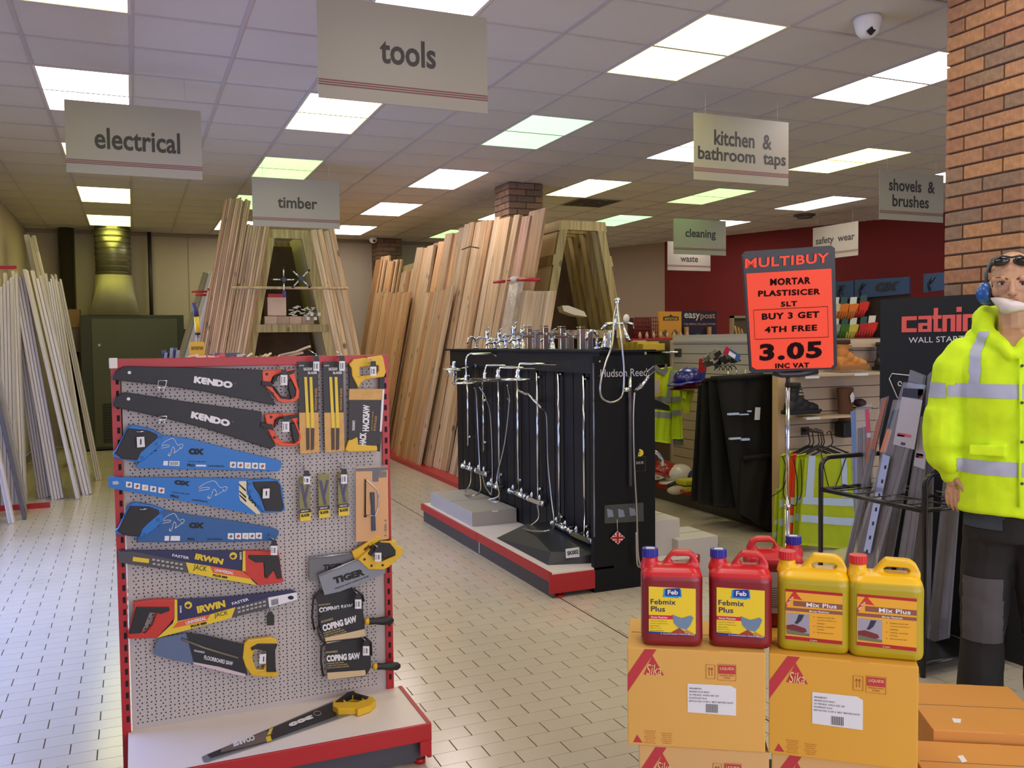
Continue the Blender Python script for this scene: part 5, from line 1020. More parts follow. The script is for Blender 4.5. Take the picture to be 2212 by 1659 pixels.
# end panel fittings
t = thing('shower_set', 'slim shower rail with angled hand shower on the end panel', 'shower', AY(1360, 900, 4.9))
a, b_ = AY(1360, 812, 4.9), AY(1359, 1050, 4.9); obj('rail', MB().box(V((a.x-.01, 4.895, b_.z)), V((a.x+.01, 4.905, a.z))), CHROME, t); obj('slider', MB().lathe(AY(1346, 842, 4.88), (1, 0, 0), [(0, 0), (.016, 0), (.016, .05), (.0, .05)], 10), CHROME, t)
obj('hand_piece', MB().tube([AY(1372, 845, 4.85), AY(1385, 835, 4.82), AY(1402, 812, 4.8)], .011, 8), CHROME, t); obj('shower_head', MB().obox(AY(1400, 812, 4.8), V((.05, 0, .035)), V((0, -.02, 0)), V((-.02, 0, .03))), CHROME, t, bev=.004); obj('holder', MB().obox(AY(1377, 838, 4.84), V((.02, 0, .03)), V((0, .03, 0)), V((.02, 0, -.01))), CHROME, t)
obj('hose', MB().tube(spline([AY(*p, 4.86) for p in ((1371, 848), (1368, 900), (1370, 1000), (1375, 1100), (1378, 1195), (1383, 1222), (1376, 1215), (1374, 1150))], 8), .0065, 7), MATS['hose_chrome'], t)
t = thing('bath_mixer', 'tall chrome bath mixer whose hose hangs in a loop before the end panel', 'tap', AY(1335, 742, 5.1))
zt2 = 1.54
obj('pillar', MB().lathe(V((AY(1318, 742, 5.15).x, 5.15, zt2)), (0, 0, 1), [(0, 0), (.03, 0), (.02, .02), (.012, .1), (.014, .13), (0, .13)], 12), CHROME, t); obj('pillar', MB().lathe(V((AY(1303, 742, 5.15).x, 5.15, zt2)), (.25, 0, 1), [(0, 0), (.026, 0), (.02, .03), (.014, .11), (0, .12)], 12), CHROME, t)
obj('bridge', MB().tube([AY(1300, 712, 5.15), AY(1310, 700, 5.15), AY(1345, 698, 5.15), AY(1352, 722, 5.1), AY(1360, 736, 5.05)], .012, 8), CHROME, t)
obj('cradle', MB().tube([AY(1329, 735, 5.1), AY(1330, 690, 5.1), AY(1331, 665, 5.1)], .009, 8), CHROME, t); obj('handset', MB().lathe(AY(1334, 672, 5.08), (0, 0, 1), [(0, 0), (.012, 0), (.014, .05), (.022, .075), (.012, .085), (0, .09)], 12), CHROME, t)
obj('hose', MB().tube(spline([AY(*p) for p in ((1334, 650, 5.08), (1326, 690, 5.05), (1322, 745, 4.9), (1308, 785, 4.85), (1297, 830, 4.82), (1300, 858, 4.82), (1318, 869, 4.82), (1338, 862, 4.82), (1346, 845, 4.84), (1348, 800, 4.85), (1343, 740, 4.88), (1336, 690, 5.0), (1334, 655, 5.06))], 8), .0065, 7), MATS['hose_chrome'], t)
obj('white_knob', MB().ball(AY(1353, 688, 5.2), .022, .02, .03), M('knob_ivory', (214, 204, 184), .4), t); obj('lever', MB().tube([AY(1353, 697, 5.2), AY(1366, 700, 5.2), AY(1368, 710, 5.2)], .01, 8), CHROME, t)
t = thing('sticker', 'round yellow sticker on the right of the end panel', 'sticker', AY(1382, 978, 4.927)); obj('disc', MB().cyl(AY(1382, 978, 4.929), AY(1382, 978, 4.926), .024, seg=20), YELC, t); obj('digit', text(MB(), '2', AY(1382, 978, 4.9255), (1, 0, 0), (0, 0, 1), .016), INK, t)
t = thing('sticker', 'black framed sticker below the yellow one on the end panel', 'sticker', AY(1382, 1003, 4.927)); P_ = [AY(x, y, 4.926) for x, y in ((1370, 988), (1394, 986), (1394, 1017), (1370, 1018))]; obj('border', MB().tube(P_, .0012, 4, closed=True), M('icon_grey'), t); obj('lettering', quadtext(MB(), 'SOLVE', AY(1374, 997, 4.926), AY(1390, 996, 4.926), AY(1374, 1003, 4.926)).add([], []), M('icon_pale'), t)
t = thing('leaflet_pouch', 'clear pouch with blue leaflets low on the end panel', 'leaflet holder', AY(1343, 1108, 4.92)); P_ = [AY(x, y, 4.915) for x, y in ((1307, 1092), (1390, 1086), (1391, 1126), (1307, 1131))]; obj('pouch', MB().prism(P_, (0, .01, 0)), M('pouch_grey', (110, 112, 110), .15, alpha=.35), t)
for x, y in ((1318, 1108), (1342, 1108), (1366, 1105)): obj('leaflet', MB().prism([AY(x+a, y+b, 4.922) for a, b in ((-7, -9), (5, -6), (8, 8), (-5, 10))], (0, .002, 0)), M('leaflet_blue', (170, 186, 214), .4), t)
t = thing('hanging_tag', 'diamond shaped red and white cross tag hanging from the pouch', 'tag', AY(1334, 1162, 4.91)); P_ = [AY(x, y, 4.91) for x, y in ((1334, 1147), (1350, 1161), (1335, 1176), (1319, 1163))]; tg = obj('diamond', MB().prism(P_, (0, .003, 0)), LABELW, t)
s = MB()
for a in ([(1332, 1149), (1337, 1149), (1337, 1174), (1332, 1174)], [(1321, 1160), (1348, 1159), (1348, 1164), (1321, 1165)], [(1324, 1155), (1327, 1153), (1331, 1158), (1329, 1159)], [(1340, 1153), (1344, 1156), (1341, 1158), (1339, 1157)], [(1326, 1168), (1330, 1166), (1331, 1168), (1328, 1171)], [(1339, 1166), (1343, 1168), (1340, 1171), (1338, 1168)]): s.prism([AY(x, y, 4.9085) for x, y in a], (0, .001, 0))
obj('red_cross', s, RED, tg); obj('string', MB().tube([AY(1333, 1122, 4.912), AY(1334, 1148, 4.912)], .0015, 5), WHITEP, t)
# taps in a row on the display top
zt2 = 1.54
def tap(x, kind, h, lab, X=2.86, blue=False):
    p = AX(x, 742, X); p = V((X, p.y, zt2)); t = thing('tap', lab, 'tap', p, 'chrome taps along the display top')
    if kind == 'round': obj('body', MB().lathe(p, (0, 0, 1), [(0, 0), (.026, 0), (.026, .006), (.02, .01), (.018, h*.8), (.02, h*.85), (.02, h), (0, h)], 14), CHROME, t); obj('spout', MB().tube([p+V((0, 0, h*.6)), p+V((-.09, -.01, h*.62)), p+V((-.1, -.01, h*.5))], .01, 8), CHROME, t); obj('lever', MB().tube([p+V((0, 0, h)), p+V((0, 0, h+.02)), p+V((.01, -.05, h+.03))], .005, 6), CHROME, t)
    elif kind == 'square': obj('body', MB().box(p-V((.022, .022, 0)), p+V((.022, .022, h))), CHROME, t, bev=.003); obj('spout', MB().box(p+V((-.13, -.018, h*.68)), p+V((-.02, .018, h*.8))), CHROME, t, bev=.002); obj('lever', MB().box(p+V((-.02, -.02, h+.006)), p+V((.02, .04, h+.016))), CHROME, t, bev=.002)
    elif kind == 'low': obj('body', MB().lathe(p, (0, 0, 1), [(0, 0), (.024, 0), (.016, .015), (.018, h*.6), (.022, h*.7), (0, h*.7)], 12), CHROME, t); obj('cross_handle', MB().cyl(p+V((-.03, 0, h*.85)), p+V((.03, 0, h*.85)), .007).cyl(p+V((0, -.03, h*.85)), p+V((0, .03, h*.85)), .007), CHROME, t); obj('spout', MB().tube([p+V((0, 0, h*.5)), p+V((-.05, 0, h*.6)), p+V((-.08, 0, h*.4))], .01, 8), CHROME, t)
    elif kind == 'swan': obj('body', MB().tube([p, p+V((0, 0, h*.7))]+arc(p+V((-.04, 0, h*.7)), (1, 0, 0), (0, 0, 1), .04, 0, math.pi, 8)+[p+V((-.08, 0, h*.5))], .011, 8), CHROME, t); obj('base', MB().lathe(p, (0, 0, 1), [(0, 0), (.026, 0), (.02, .02), (0, .02)], 12), CHROME, t); obj('lever', MB().tube([p+V((0, -.01, h*.3)), p+V((0, -.05, h*.4))], .006, 6), CHROME, t)
TAPS = [(1028, 'swan', .1), (1052, 'round', .17), (1068, 'low', .1), (1078, 'round', .15), (1092, 'low', .13), (1110, 'round', .2), (1119, 'low', .14), (1128, 'round', .17), (1142, 'square', .17), (1159, 'square', .14), (1177, 'square', .17), (1193, 'round', .13), (1214, 'square', .16), (1231, 'square', .13), (1256, 'square', .15), (1272, 'square', .13), (1290, 'swan', .13)]
for i, (x, k, h_) in enumerate(TAPS): tap(x, k, h_*.96, '%s chrome tap from the left on the display top' % ORD[i], X=2.86 if i % 2 == 0 else 2.92)
# cartons on the floor right of the display
carton('small white carton on the floor right of the display, under the shelf gap', (3.3, 4.95, .0), (3.62, 5.3, .27), M('carton_white', (196, 190, 184), .6))
carton('white carton standing on the plinth behind the end panel', (3.05, 5.02, .16), (3.36, 5.4, .4), M('carton_white'))
t = obj('carton_flap', MB().prism([(3.62, 5.0, .26), (3.7, 5.05, .17), (3.62, 5.12, .24)], (.003, .003, .004)), M('seam_brown')); tag(t, 'brown open flap at the right of the small white carton', 'flap')
# ================================================================== RIGHT GONDOLA (slatwall running away from the camera)
XG, XS = 4.86, 5.27
slat = M('slatwall_cream', (196, 176, 150), .55, var=.02, scale=2); slatL = M('slatwall_white', (196, 186, 172), .5)
G2 = thing('slatwall_gondola', 'cream slatwall gondola with red edged plinth holding workwear', 'display stand', (5.1, 7, 0))
zk = .17
for k in range(15): z = .18+k*.0985; obj('slat', MB().box((XS, 5.78, z), (XS+.02, 8.0, z+.092)), slatL if k > 9 else slat, G2)
obj('core', MB().box((XS+.018, 5.7, 0), (XS+.05, 8.55, 1.6)), M('groove_dark', (110, 92, 74), .8), G2); obj('top_cap', MB().box((XS-.01, 5.7, 1.575), (XS+.06, 8.02, 1.6)), slatL, G2)
for y0, y1 in ((5.95, 6.72), (6.725, 8.0), (8.005, 8.55)): obj('plinth_edge', MB().box((XG-.02, y0, .115), (XG, y1, .17)), RED, G2, bev=.003); obj('kick_board', MB().box((XG-.005, y0, 0), (XG+.01, y1, .12)), GREYT, G2)
obj('plinth_top', MB().box((XG, 5.8, .155), (XS, 8.55, .168)), CREAM, G2)
obj('upright', MB().box((XS-.02, 7.99, .17), (XS+.02, 8.02, 1.6)), M('upright_cream', (188, 170, 146), .5), G2)
for i, (z, c) in enumerate(((1.18, 0), (1.34, 1), (1.48, 2), (1.02, 0))): obj('shelf', MB().box((XG+.06, 8.05, z), (XS, 8.54, z+.012)), M('shelf_dark', (70, 56, 48), .5), G2)
# packets on the shelves beyond
rnd = random.Random(11); pc = [((30, 52, 36), 'green'), ((170, 36, 40), 'red'), ((40, 34, 34), 'black'), ((200, 170, 60), 'yellow'), ((150, 120, 90), 'tan')]
for zi, z in enumerate((1.032, 1.192, 1.352, 1.492)):
    for k in range(4):
        c = pc[(k*(zi+2)+zi) % 5 if zi != 2 else (0, 2, 0, 0, 2, 1, 1, 2, 0)[k]]; y = 8.07+k*.115; h_ = .07+.03*rnd.random()
        o = obj('packet', MB().box((XG+.09, y, z), (XG+.36, y+.1, z+h_)), M('stock_'+c[1], c[0], .4), bev=.006); tag(o, '%s packet, %s from the right on the %s shelf left of the white slatwall' % (c[1], ORD[k], ('lowest', 'second lowest', 'second highest', 'top')[zi]), 'packet', 'packets on the far shelves')
t = thing('vest_rail', 'chrome rail with hanger hooks at the top of the slatwall', 'rail', AX(1455, 762, XS)); obj('rail', MB().tube([AX(1398, 762, 5.1), AX(1465, 761, 5.25)], .012, 8), CHROME, t); obj('bracket', MB().box(AX(1470, 770, XS)-V((.02, .02, 0)), AX(1464, 753, XS)+V((0, .03, 0))), M('bracket_dark', (70, 64, 56), .4), t)
# end bay with boots, facing the camera
YE = 5.68
G3 = thing('slatwall_end_bay', 'cream slatwall end bay with boots above and vests below', 'display stand', (5.3, YE, 0)); E0, E1 = AY(1692, 900, YE).x, AY(1904, 900, YE).x+.3
for k in range(15): z = .12+k*.0985; obj('slat', MB().box((E0, YE, z), (E1, YE+.02, z+.092)), slat, G3)
obj('core', MB().box((E0-.03, YE+.018, 0), (E1, YE+.05, 1.6)), MATS['groove_dark'], G3); obj('end_post', MB().box((AY(1677, 900, YE).x, YE-.02, .0), (E0, YE+.05, 1.58)), M('post_beige', (206, 176, 136), .55), G3)
zs2 = AY(1850, 803, YE-.1).z; obj('boot_shelf', MB().box((E0+.1, YE-.28, zs2-.02), (E1, YE, zs2)), slat, G3); zt3 = AY(1850, 742, YE).z; obj('top_shelf', MB().box((E0, YE-.08, zt3-.03), (E1, YE+.3, zt3)), slat, G3); zs3 = AY(1740, 898, YE-.1).z; obj('boot_shelf', MB().box((E0+.03, YE-.26, zs3-.016), (AY(1800, 898, YE).x, YE, zs3)), slat, G3)
for i, (x0, x1, y) in enumerate(((1740, 1770, 815), (1846, 1876, 809), (1742, 1772, 904))):
    a = AY(x0, y+3, YE-.285); b_ = AY(x1, y-3, YE-.285); o = obj('shelf_label', MB().box(a, b_+V((0, .003, 0))), LABELW); tag(o, ('left price strip under the upper boot shelf', 'right price strip under the tan boot', 'price strip under the black boot shelf')[i], 'label', 'shelf price strips')
def boot(px, py, scale, upper, sole, collar, lab, Y, laces=True):
    """ankle boot seen from its side, toe to the right; built as one fused upper on a sole"""
    p = AY(px, py, Y); t = thing('work_boot', lab, 'boot', p, None); s = scale; mb_ = MB()
    def E_(x, z, rx, rz, ry=.045): mb_.ball(p+V((x*s, 0, z*s)), rx*s, ry*s, rz*s, 16, 10)
    E_(.05, .06, .055, .055); E_(.06, .13, .05, .07, .042); E_(.065, .18, .052, .045, .044); E_(.11, .09, .06, .05); E_(.16, .065, .06, .042, .048); E_(.22, .05, .055, .036, .05); E_(.25, .046, .04, .03, .048)
    mb_.box(p+V((.01*s, -.04*s, .02*s)), p+V((.26*s, .04*s, .05*s)))
    me = voxel(mb_, 'upper', upper, .006, 4); o = bpy.data.objects.new('upper', me); COL.objects.link(o); o.parent = t; o.location = -V(t.location)
    P_ = [(0, 0), (.27, 0), (.295, .02), (.29, .034), (.0, .03), (-.004, .01)]
    obj('sole', MB().prism([p+V((x*s, -.05*s, z*s)) for x, z in P_], (0, .1*s, 0)), sole, t, bev=.004)
    obj('collar', MB().lathe(p+V((.065*s, 0, .195*s)), (0, 0, 1), [(.05*s, 0), (.056*s, .01), (.054*s, .035*s), (.046*s, .036*s), (.04*s, 0)], 16), collar, t)
    for k in range(5): a = p+V(((.115+.012*k*.8)*s, 0, (.2-.024*k)*s)); obj('lace', MB().tube([a+V((.0, -.03*s, 0)), a+V((.018*s, 0, .006)), a+V((0, .03*s, 0))], .0035*s*1.2, 5), sole, t)
    return t
boot(1806, 799, 1.05, M('boot_tan', (200, 130, 60), .7, var=.08, scale=20), M('sole_tan', (160, 108, 60), .7), M('collar_brown', (60, 40, 30), .8), 'tan lace-up work boot on the upper shelf, right of the price board', YE-.16)
boot(1697, 896, 1.08, M('boot_black', (30, 26, 25), .55), M('sole_black', (22, 20, 20), .6), M('collar_black', (34, 28, 26), .8), 'black lace-up work boot on the lower shelf behind the sign pole', YE-.14)
boot(1893, 800, 1.0, M('boot_black'), M('sole_black'), M('collar_black'), 'black boot half hidden behind the dark display board', YE-.16)
p = AY(1826, 915, YE-.1); t = thing('rigger_boot', 'tall brown boot hanging on the slatwall with a small tag', 'boot', p)
obj('shaft', MB().loft([[p+V((.075*math.cos(a*math.pi/8)*sx+ox, .045*math.sin(a*math.pi/8), z)) for a in range(16)] for z, sx, ox in ((0, .85, .0), (.1, .9, .0), (.2, 1.0, -.0), (.285, 1.08, -.005), (.295, 1.0, -.005))]), M('boot_brown', (98, 62, 38), .75, var=.08, scale=14), t)
obj('toe', MB().box(p+V((-.075, -.06, -.11)), p+V((.06, .05, .02))), M('boot_black'), t, bev=.02); obj('tag', MB().prism([AY(x, y, YE-.16) for x, y in ((1836, 855), (1842, 846), (1846, 856), (1844, 868), (1839, 870))], (0, .002, 0)), LABELW, t)
t = thing('boot_toe', 'small purple brown boot toe beside the tall brown boot', 'boot', AY(1855, 870, YE-.1)); obj('toe', MB().ball(AY(1857, 870, YE-.1), .045, .06, .035), M('boot_plum', (66, 48, 54), .6), t); obj('sole', MB().box(AY(1850, 883, YE-.12), AY(1866, 878, YE-.02)), M('sole_black'), t)

# ---------------- garments: thin shaped shells, with bands lying on them
def garment(me_name, outline, P, n_, th, mat, wave, nx=28, nz=30, seed=0):
    """outline(u, v)->(x, z) in [0,1]^2 to local metres; puffed shell with folds"""
    mb_ = MB(); rows = []
    for side in (0, 1):
        for j in range(nz+1):
            for i in range(nx+1):
                u = i/nx; v = j/nz; x, z = outline(u, v); e = math.sin(math.pi*min(1, max(0, u)))**.5
                d = th*e*(1 if side == 0 else -1)+wave*math.sin(u*9+v*2+seed)*e*.5+wave*.6*math.sin(u*21+v*5+seed*2)*e*.4
                mb_.v.append(P(x, d, z))
    N = (nx+1)*(nz+1)
    w_ = lambda q: q-N if q >= N and (q-N) % (nx+1) in (0, nx) else q            # front and back share their side edges
    for side in (0, 1):
        for j in range(nz):
            for i in range(nx):
                a = side*N+j*(nx+1)+i; f = tuple(w_(q) for q in (a, a+1, a+nx+2, a+nx+1)); mb_.f.append(f if side else f[::-1]); mb_.mi.append(0); mb_.sm.append(True)
    for j in (0, nz):
        for i in range(nx):
            a = j*(nx+1)+i; f = tuple(dict.fromkeys((a, a+1, w_(a+1+N), w_(a+N)))); mb_.f.append(f if j else f[::-1]); mb_.mi.append(0); mb_.sm.append(True)
    return mb_
def uvpatch(outline, P, u0, u1, v0, v1, th, wave, seed, lift, nx=14, nz=3, skew=0.):
    mb_ = MB()
    for j in range(nz+1):
        for i in range(nx+1):
            u = u0+(u1-u0)*i/nx; v = v0+(v1-v0)*j/nz+skew*i/nx; x, z = outline(u, v); e = math.sin(math.pi*min(1, max(0, u)))**.5
            d = th*e+wave*math.sin(u*9+v*2+seed)*e*.5+wave*.6*math.sin(u*21+v*5+seed*2)*e*.4+lift; mb_.v.append(P(x, d, z))
    for j in range(nz):
        for i in range(nx):
            a = j*(nx+1)+i; mb_.f.append((a, a+nx+1, a+nx+2, a+1)); mb_.mi.append(0); mb_.sm.append(True)
    return mb_
def quadout(tl, tr, br, bl):
    tl, tr, br, bl = map(V, (tl, tr, br, bl))
    def f(u, v): a = tl.lerp(tr, u); b_ = bl.lerp(br, u); q = a.lerp(b_, v); return q.x, q.y
    return f
GREEN = M('hivis_green_yellow', (176, 196, 20), .75, var=.05, scale=12); BIND = M('binding_black', (30, 34, 30), .7)
def pxP(Y):                                                          # garment plane parallel to X at depth Y
    return lambda x, d, z: AY(x, z, Y)+V((0, -d, 0))
# vests on the end bay
def vest(lab, pts, Y, mat, seed, bands, front=True, group='hi-vis vests on hangers below the boots'):
    c = AY(*pts[0], Y); t = thing('hi_vis_vest', lab, 'vest', c, group); P = pxP(Y); f = quadout(*pts)
    obj('cloth', garment('cloth', f, P, None, .018, mat, .012, seed=seed), mat, t)
    for b_ in bands: obj('reflective_band', uvpatch(f, P, b_[0], b_[1], b_[2], b_[3], .018, .012, seed, .004, skew=b_[4] if len(b_) > 4 else 0), M('reflective_bright', (188, 208, 236), .5), t)
    return t
YV = 5.2
hh = []
vest('front hi-vis yellow vest with silver bands, facing the aisle', [(1738, 985), (1838, 978), (1852, 1188), (1722, 1176)], YV, GREEN, 1, [(.02, .97, .46, .54, .01), (.02, .97, .66, .74, .012), (.06, .2, .0, .46), (.74, .86, .0, .46)])
for i, (x0, x1, y0, mt, lb_) in enumerate(((1720, 1742, 985, GREEN, 'second hi-vis vest behind the front one, seen at its edge'), (1709, 1722, 985, ORANGEF, 'orange vest hanging between the yellow ones'), (1698, 1712, 980, GREEN, 'fourth vest with black edging on the rail'), (1686, 1700, 985, GREEN, 'leftmost yellow vest with black armhole edging'), (1674, 1688, 1060, GREEN, 'low yellow vest at the post, behind the pole'))):
    vest(lb_, [(x0, y0), (x1, y0-6), (x1+4, 1182), (x0-8, 1172+6*i)], YV+.07+.06*i, mt, i+2, [(.05, .95, .46, .54), (.05, .95, .66, .74)])
for i, (pts, lb_) in enumerate((([(1773, 975), (1790, 1050), (1805, 1050), (1832, 975)], 'neck'), ([(1700, 990), (1694, 1030), (1690, 1055), (1668, 1072)], 'armhole'), ([(1690, 985), (1700, 1020), (1692, 1060), (1697, 1080)], 'armhole'), ([(1730, 992), (1732, 1060), (1726, 1080)], 'armhole'), ([(1714, 990), (1722, 1040), (1720, 1090), (1700, 1085)], 'armhole'))):
    pp = [AY(x, y, YV-.035+.0*i) for x, y in pts]; o = obj('edge_binding', MB().tube(spline(pp, 5), .004, 5), BIND); o.parent = [q for q in bpy.data.objects if q.name.startswith('hi_vis_vest')][0 if i == 0 else min(i+1, 4)]; o.location = V(o.location)-V(o.parent.location)
t = thing('hanger_rail', 'dark bracket rail on the slatwall carrying the vest hangers', 'rail', AY(1738, 930, YE)); obj('rail', MB().tube([AY(1738, 930, YE), AY(1776, 934, YV-.05)], .01, 8), M('bracket_brown', (66, 46, 40), .4), t); obj('plate', MB().box(AY(1732, 940, YE-.01), AY(1746, 922, YE)), M('bracket_brown'), t)
for i, (x, y, Y) in enumerate(((1748, 934, YE-.06), (1756, 932, YE-.12), (1768, 932, YE-.2), (1774, 934, YE-.26), (1779, 936, YE-.3), (1797, 938, YV))):
    t = thing('coat_hanger', '%s black plastic hanger from the left above the vests' % ORD[i], 'hanger', AY(x, y, Y), 'black hangers above the vests'); c = AY(x-6, y, Y)
    obj('hook', MB().tube(arc(c, (1, 0, 0), (0, 0, 1), .022, math.pi*.95, -.25, 8)+[AY(x+2, 955, Y), AY(x-2, 964, Y)], .0045, 6), BLACKP, t); obj('shoulders', MB().tube([AY(x-44, 984, Y), AY(x-4, 963, Y), AY(x+38, 980, Y)], .007, 6), BLACKP, t)
# hi-vis polo and jackets on the slatwall run
XJ = 5.0
YJ = 7.35
f_t = thing('hi_vis_polo', 'hi-vis yellow polo shirt with grey collar left of the blue helmet', 'shirt', AY(1440, 790, YJ))
f = quadout((1406, 800), (1452, 792), (1450, 958), (1402, 952)); P = pxP(YJ); obj('body', garment('b', f, P, None, .05, GREEN, .02), M('polo_yellow', (196, 226, 20), .75, var=.05, scale=12), f_t)
obj('sleeve', garment('s', quadout((1452, 796), (1467, 800), (1476, 950), (1450, 948)), pxP(YJ-.02), None, .03, GREEN, .015, seed=2), M('polo_yellow'), f_t); obj('cuff', garment('c', quadout((1454, 948), (1476, 948), (1476, 962), (1455, 962)), pxP(YJ-.03), None, .03, GREEN, .0, nx=8, nz=3), M('cuff_grey', (88, 96, 84), .7), f_t)
GREYB = M('band_grey', (150, 150, 158), .5)
obj('reflective_band', uvpatch(f, P, .0, 1, .36, .44, .05, .02, 0, .004, skew=.04), GREYB, f_t); obj('reflective_band', uvpatch(f, P, .0, 1, .58, .66, .05, .02, 0, .004, skew=.02), GREYB, f_t)
obj('shoulder_band', MB().prism([AY(x, y, YJ-.07) for x, y in ((1450, 798), (1458, 798), (1448, 870), (1438, 868))], (0, .01, 0)), GREYB, f_t)
for y in (858, 888): obj('sleeve_band', MB().prism([AY(x, yy, YJ-.065) for x, yy in ((1452, y), (1470, y-2), (1472, y+9), (1453, y+11))], (0, .01, 0)), GREYB, f_t)
obj('collar', MB().prism([AY(x, y, YJ-.07) for x, y in ((1412, 800), (1418, 788), (1426, 796), (1436, 800), (1440, 786), (1444, 800), (1436, 812), (1424, 806))], (0, .02, 0)), M('collar_grey', (120, 118, 124), .7), f_t)
t = thing('yellow_glove_pack', 'pack of yellow gloves hanging before the yellow polo shirt', 'gloves', AY(1417, 830, YJ-.12)); obj('pack', MB().prism([AY(x, y, YJ-.12) for x, y in ((1404, 815), (1414, 810), (1430, 815), (1430, 855), (1418, 858), (1405, 852))], (0, .02, 0)), M('glove_pack', (206, 186, 60), .3, var=.2, scale=30), t, bev=.004); obj('print', MB().prism([AY(x, y, YJ-.123) for x, y in ((1411, 822), (1425, 822), (1424, 850), (1414, 850))], (0, .002, 0)), M('icon_pale'), t)
t = thing('hi_vis_trousers', 'yellow hi-vis garment hanging under the red cap', 'clothing', AY(1485, 850, 7.1)); obj('cloth', garment('c', quadout((1468, 842), (1500, 842), (1488, 890), (1478, 892)), pxP(7.1), None, .04, GREEN, .02, seed=3), GREEN, t); obj('strap', MB().prism([AY(x, y, 7.0) for x, y in ((1474, 845), (1484, 845), (1482, 862), (1475, 860))], (0, .01, 0)), M('polo_yellow'), t)
def helmet(c, r, mat, lab, tilt=0., face=1, group=None):
    c = V(c); t = thing('hard_hat', lab, 'helmet', c, group); R = Matrix.Rotation(tilt, 3, 'Y')
    vs = MB()
    prof = [(r*1.0, 0), (r*.99, r*.2), (r*.93, r*.5), (r*.8, r*.74), (r*.55, r*.93), (r*.25, r*1.02), (0, r*1.04)]
    m = MB().lathe((0, 0, 0), (0, 0, 1), prof, 24)
    for k in (-.25, 0, .25): m.tube([V((k*r, -r*.75+0, r*.66)), V((k*r, 0, r*1.05*(1-abs(k)*.15))), V((k*r, r*.75, r*.66))], r*.045, 6)
    m.v = [R @ V((p.x*1.18*(1 if face > 0 else -1), p.y, p.z))+c for p in m.v]; sh = obj('shell', m, mat, t)
    b = MB().lathe((0, 0, 0), (0, 0, 1), [(r*.9, -.004), (r*1.09, -.006), (r*1.1, 0), (r*.98, r*.1)], 24); n0 = len(b.v); pts = []
    for p in b.v: x = p.x*1.18; x += (.42*r*max(0, x/(1.2*r))**1.5); pts.append(R @ V((x*(1 if face > 0 else -1), p.y, p.z-(.08*r if x > r else 0)))+c)
    b.v = pts; obj('brim', b, mat, t); return t
helmet(AY(1488, 824, 7.0), .13, M('helmet_blue', (26, 24, 120), .25, coat=.4), 'glossy navy blue hard hat hanging in front of the slatwall', tilt=-.1, face=-1)
t = helmet(AY(1483, 838, 7.06), .11, M('helmet_maroon', (130, 24, 40), .35), 'dark red hard hat stacked under the blue one', face=-1)
helmet(AZ(1448, 1044, .17)+V((0, .1, .06)), .15, M('helmet_red', (150, 26, 24), .3, coat=.3), 'red hard hat on the plinth behind the white one', tilt=.35, face=-1)
helmet(AZ(1464, 1042, .17)+V((0, -.02, .05)), .13, M('helmet_white', (206, 198, 184), .3, coat=.3), 'white hard hat on the plinth', tilt=-.15, face=-1)
helmet(AZ(1497, 1044, .17)+V((.03, -.02, .04)), .1, M('helmet_navy', (38, 34, 84), .35), 'dark blue hard hat edge beside the black clothes', tilt=-.2, face=-1)
p = AZ(1495, 1060, .17); t = thing('yellow_pads', 'stack of yellow pads on the plinth beside the black clothes', 'pads', p)
for k in range(2): obj('pad', MB().box(p+V((-.12, -.06, k*.06)), p+V((.1, .1, k*.06+.05))), M('pad_yellow', (208, 196, 50), .6), t, bev=.015)
p = AZ(1455, 1052, .17); t = thing('goggles', 'black goggles strap lying between the hard hats', 'goggles', p); obj('strap', MB().tube([p+V((-.1, -.05, .02)), p+V((-.02, -.06, .05)), p+V((.08, -.03, .05)), p+V((.14, 0, .02))], .022, 8), BLACKP, t); obj('lens', MB().ball(p+V((.0, -.06, .02)), .07, .03, .03), M('lens_smoke', (60, 60, 60), .1), t)
p = AZ(1460, 1066, .17); t = thing('face_mask', 'crumpled white dust mask on the plinth edge', 'mask', p); obj('cup', MB().ball(p+V((0, 0, .03)), .09, .06, .04), M('mask_white', (204, 190, 170), .8, var=.05, scale=12), t); obj('valve', MB().cyl(p+V((.02, -.055, .03)), p+V((.02, -.065, .03)), .016), ORC, t)
p = AZ(1500, 1080, .17)+V((.16, 0, 0)); t = thing('orange_pack', 'orange and red packs at the foot of the black clothes', 'packet', p)
for k in range(3): obj('pack', MB().box(p+V((-.12+.07*k, -.04*k, 0)), p+V((-.06+.07*k, .1-.04*k, .09-.015*k))), M('pack_orange', (196, 76, 48), .4, var=.1, scale=14), t, bev=.004)
t = thing('swan_tap', 'curved chrome kitchen spout at the right edge of the display', 'tap', AY(1405, 985, 5.3)); obj('spout', MB().tube([AY(1396, 1020, 5.3)]+[AY(x, y, 5.3) for x, y in ((1397, 985), (1402, 977), (1412, 975), (1422, 980), (1430, 993), (1432, 1006))], .014, 8), CHROME, t); obj('arm', MB().tube([AY(1396, 1035, 5.3), AY(1408, 1031, 5.3), AY(1423, 1032, 5.3)], .008, 6), CHROME, t)
obj('mount_bar', MB().box((3.05, 5.28, .3), (AY(1400, 1020, 5.3).x+.02, 5.34, AY(1396, 1035, 5.3).z+.02)), matb2, t)
o = obj('shelf_bracket', MB().prism([AY(x, y, 5.0) for x, y in ((1396, 855), (1446, 876), (1448, 888), (1396, 876))], (0, .35, 0)), matb2); tag(o, 'black sloping shelf sticking out right of the end panel', 'shelf')
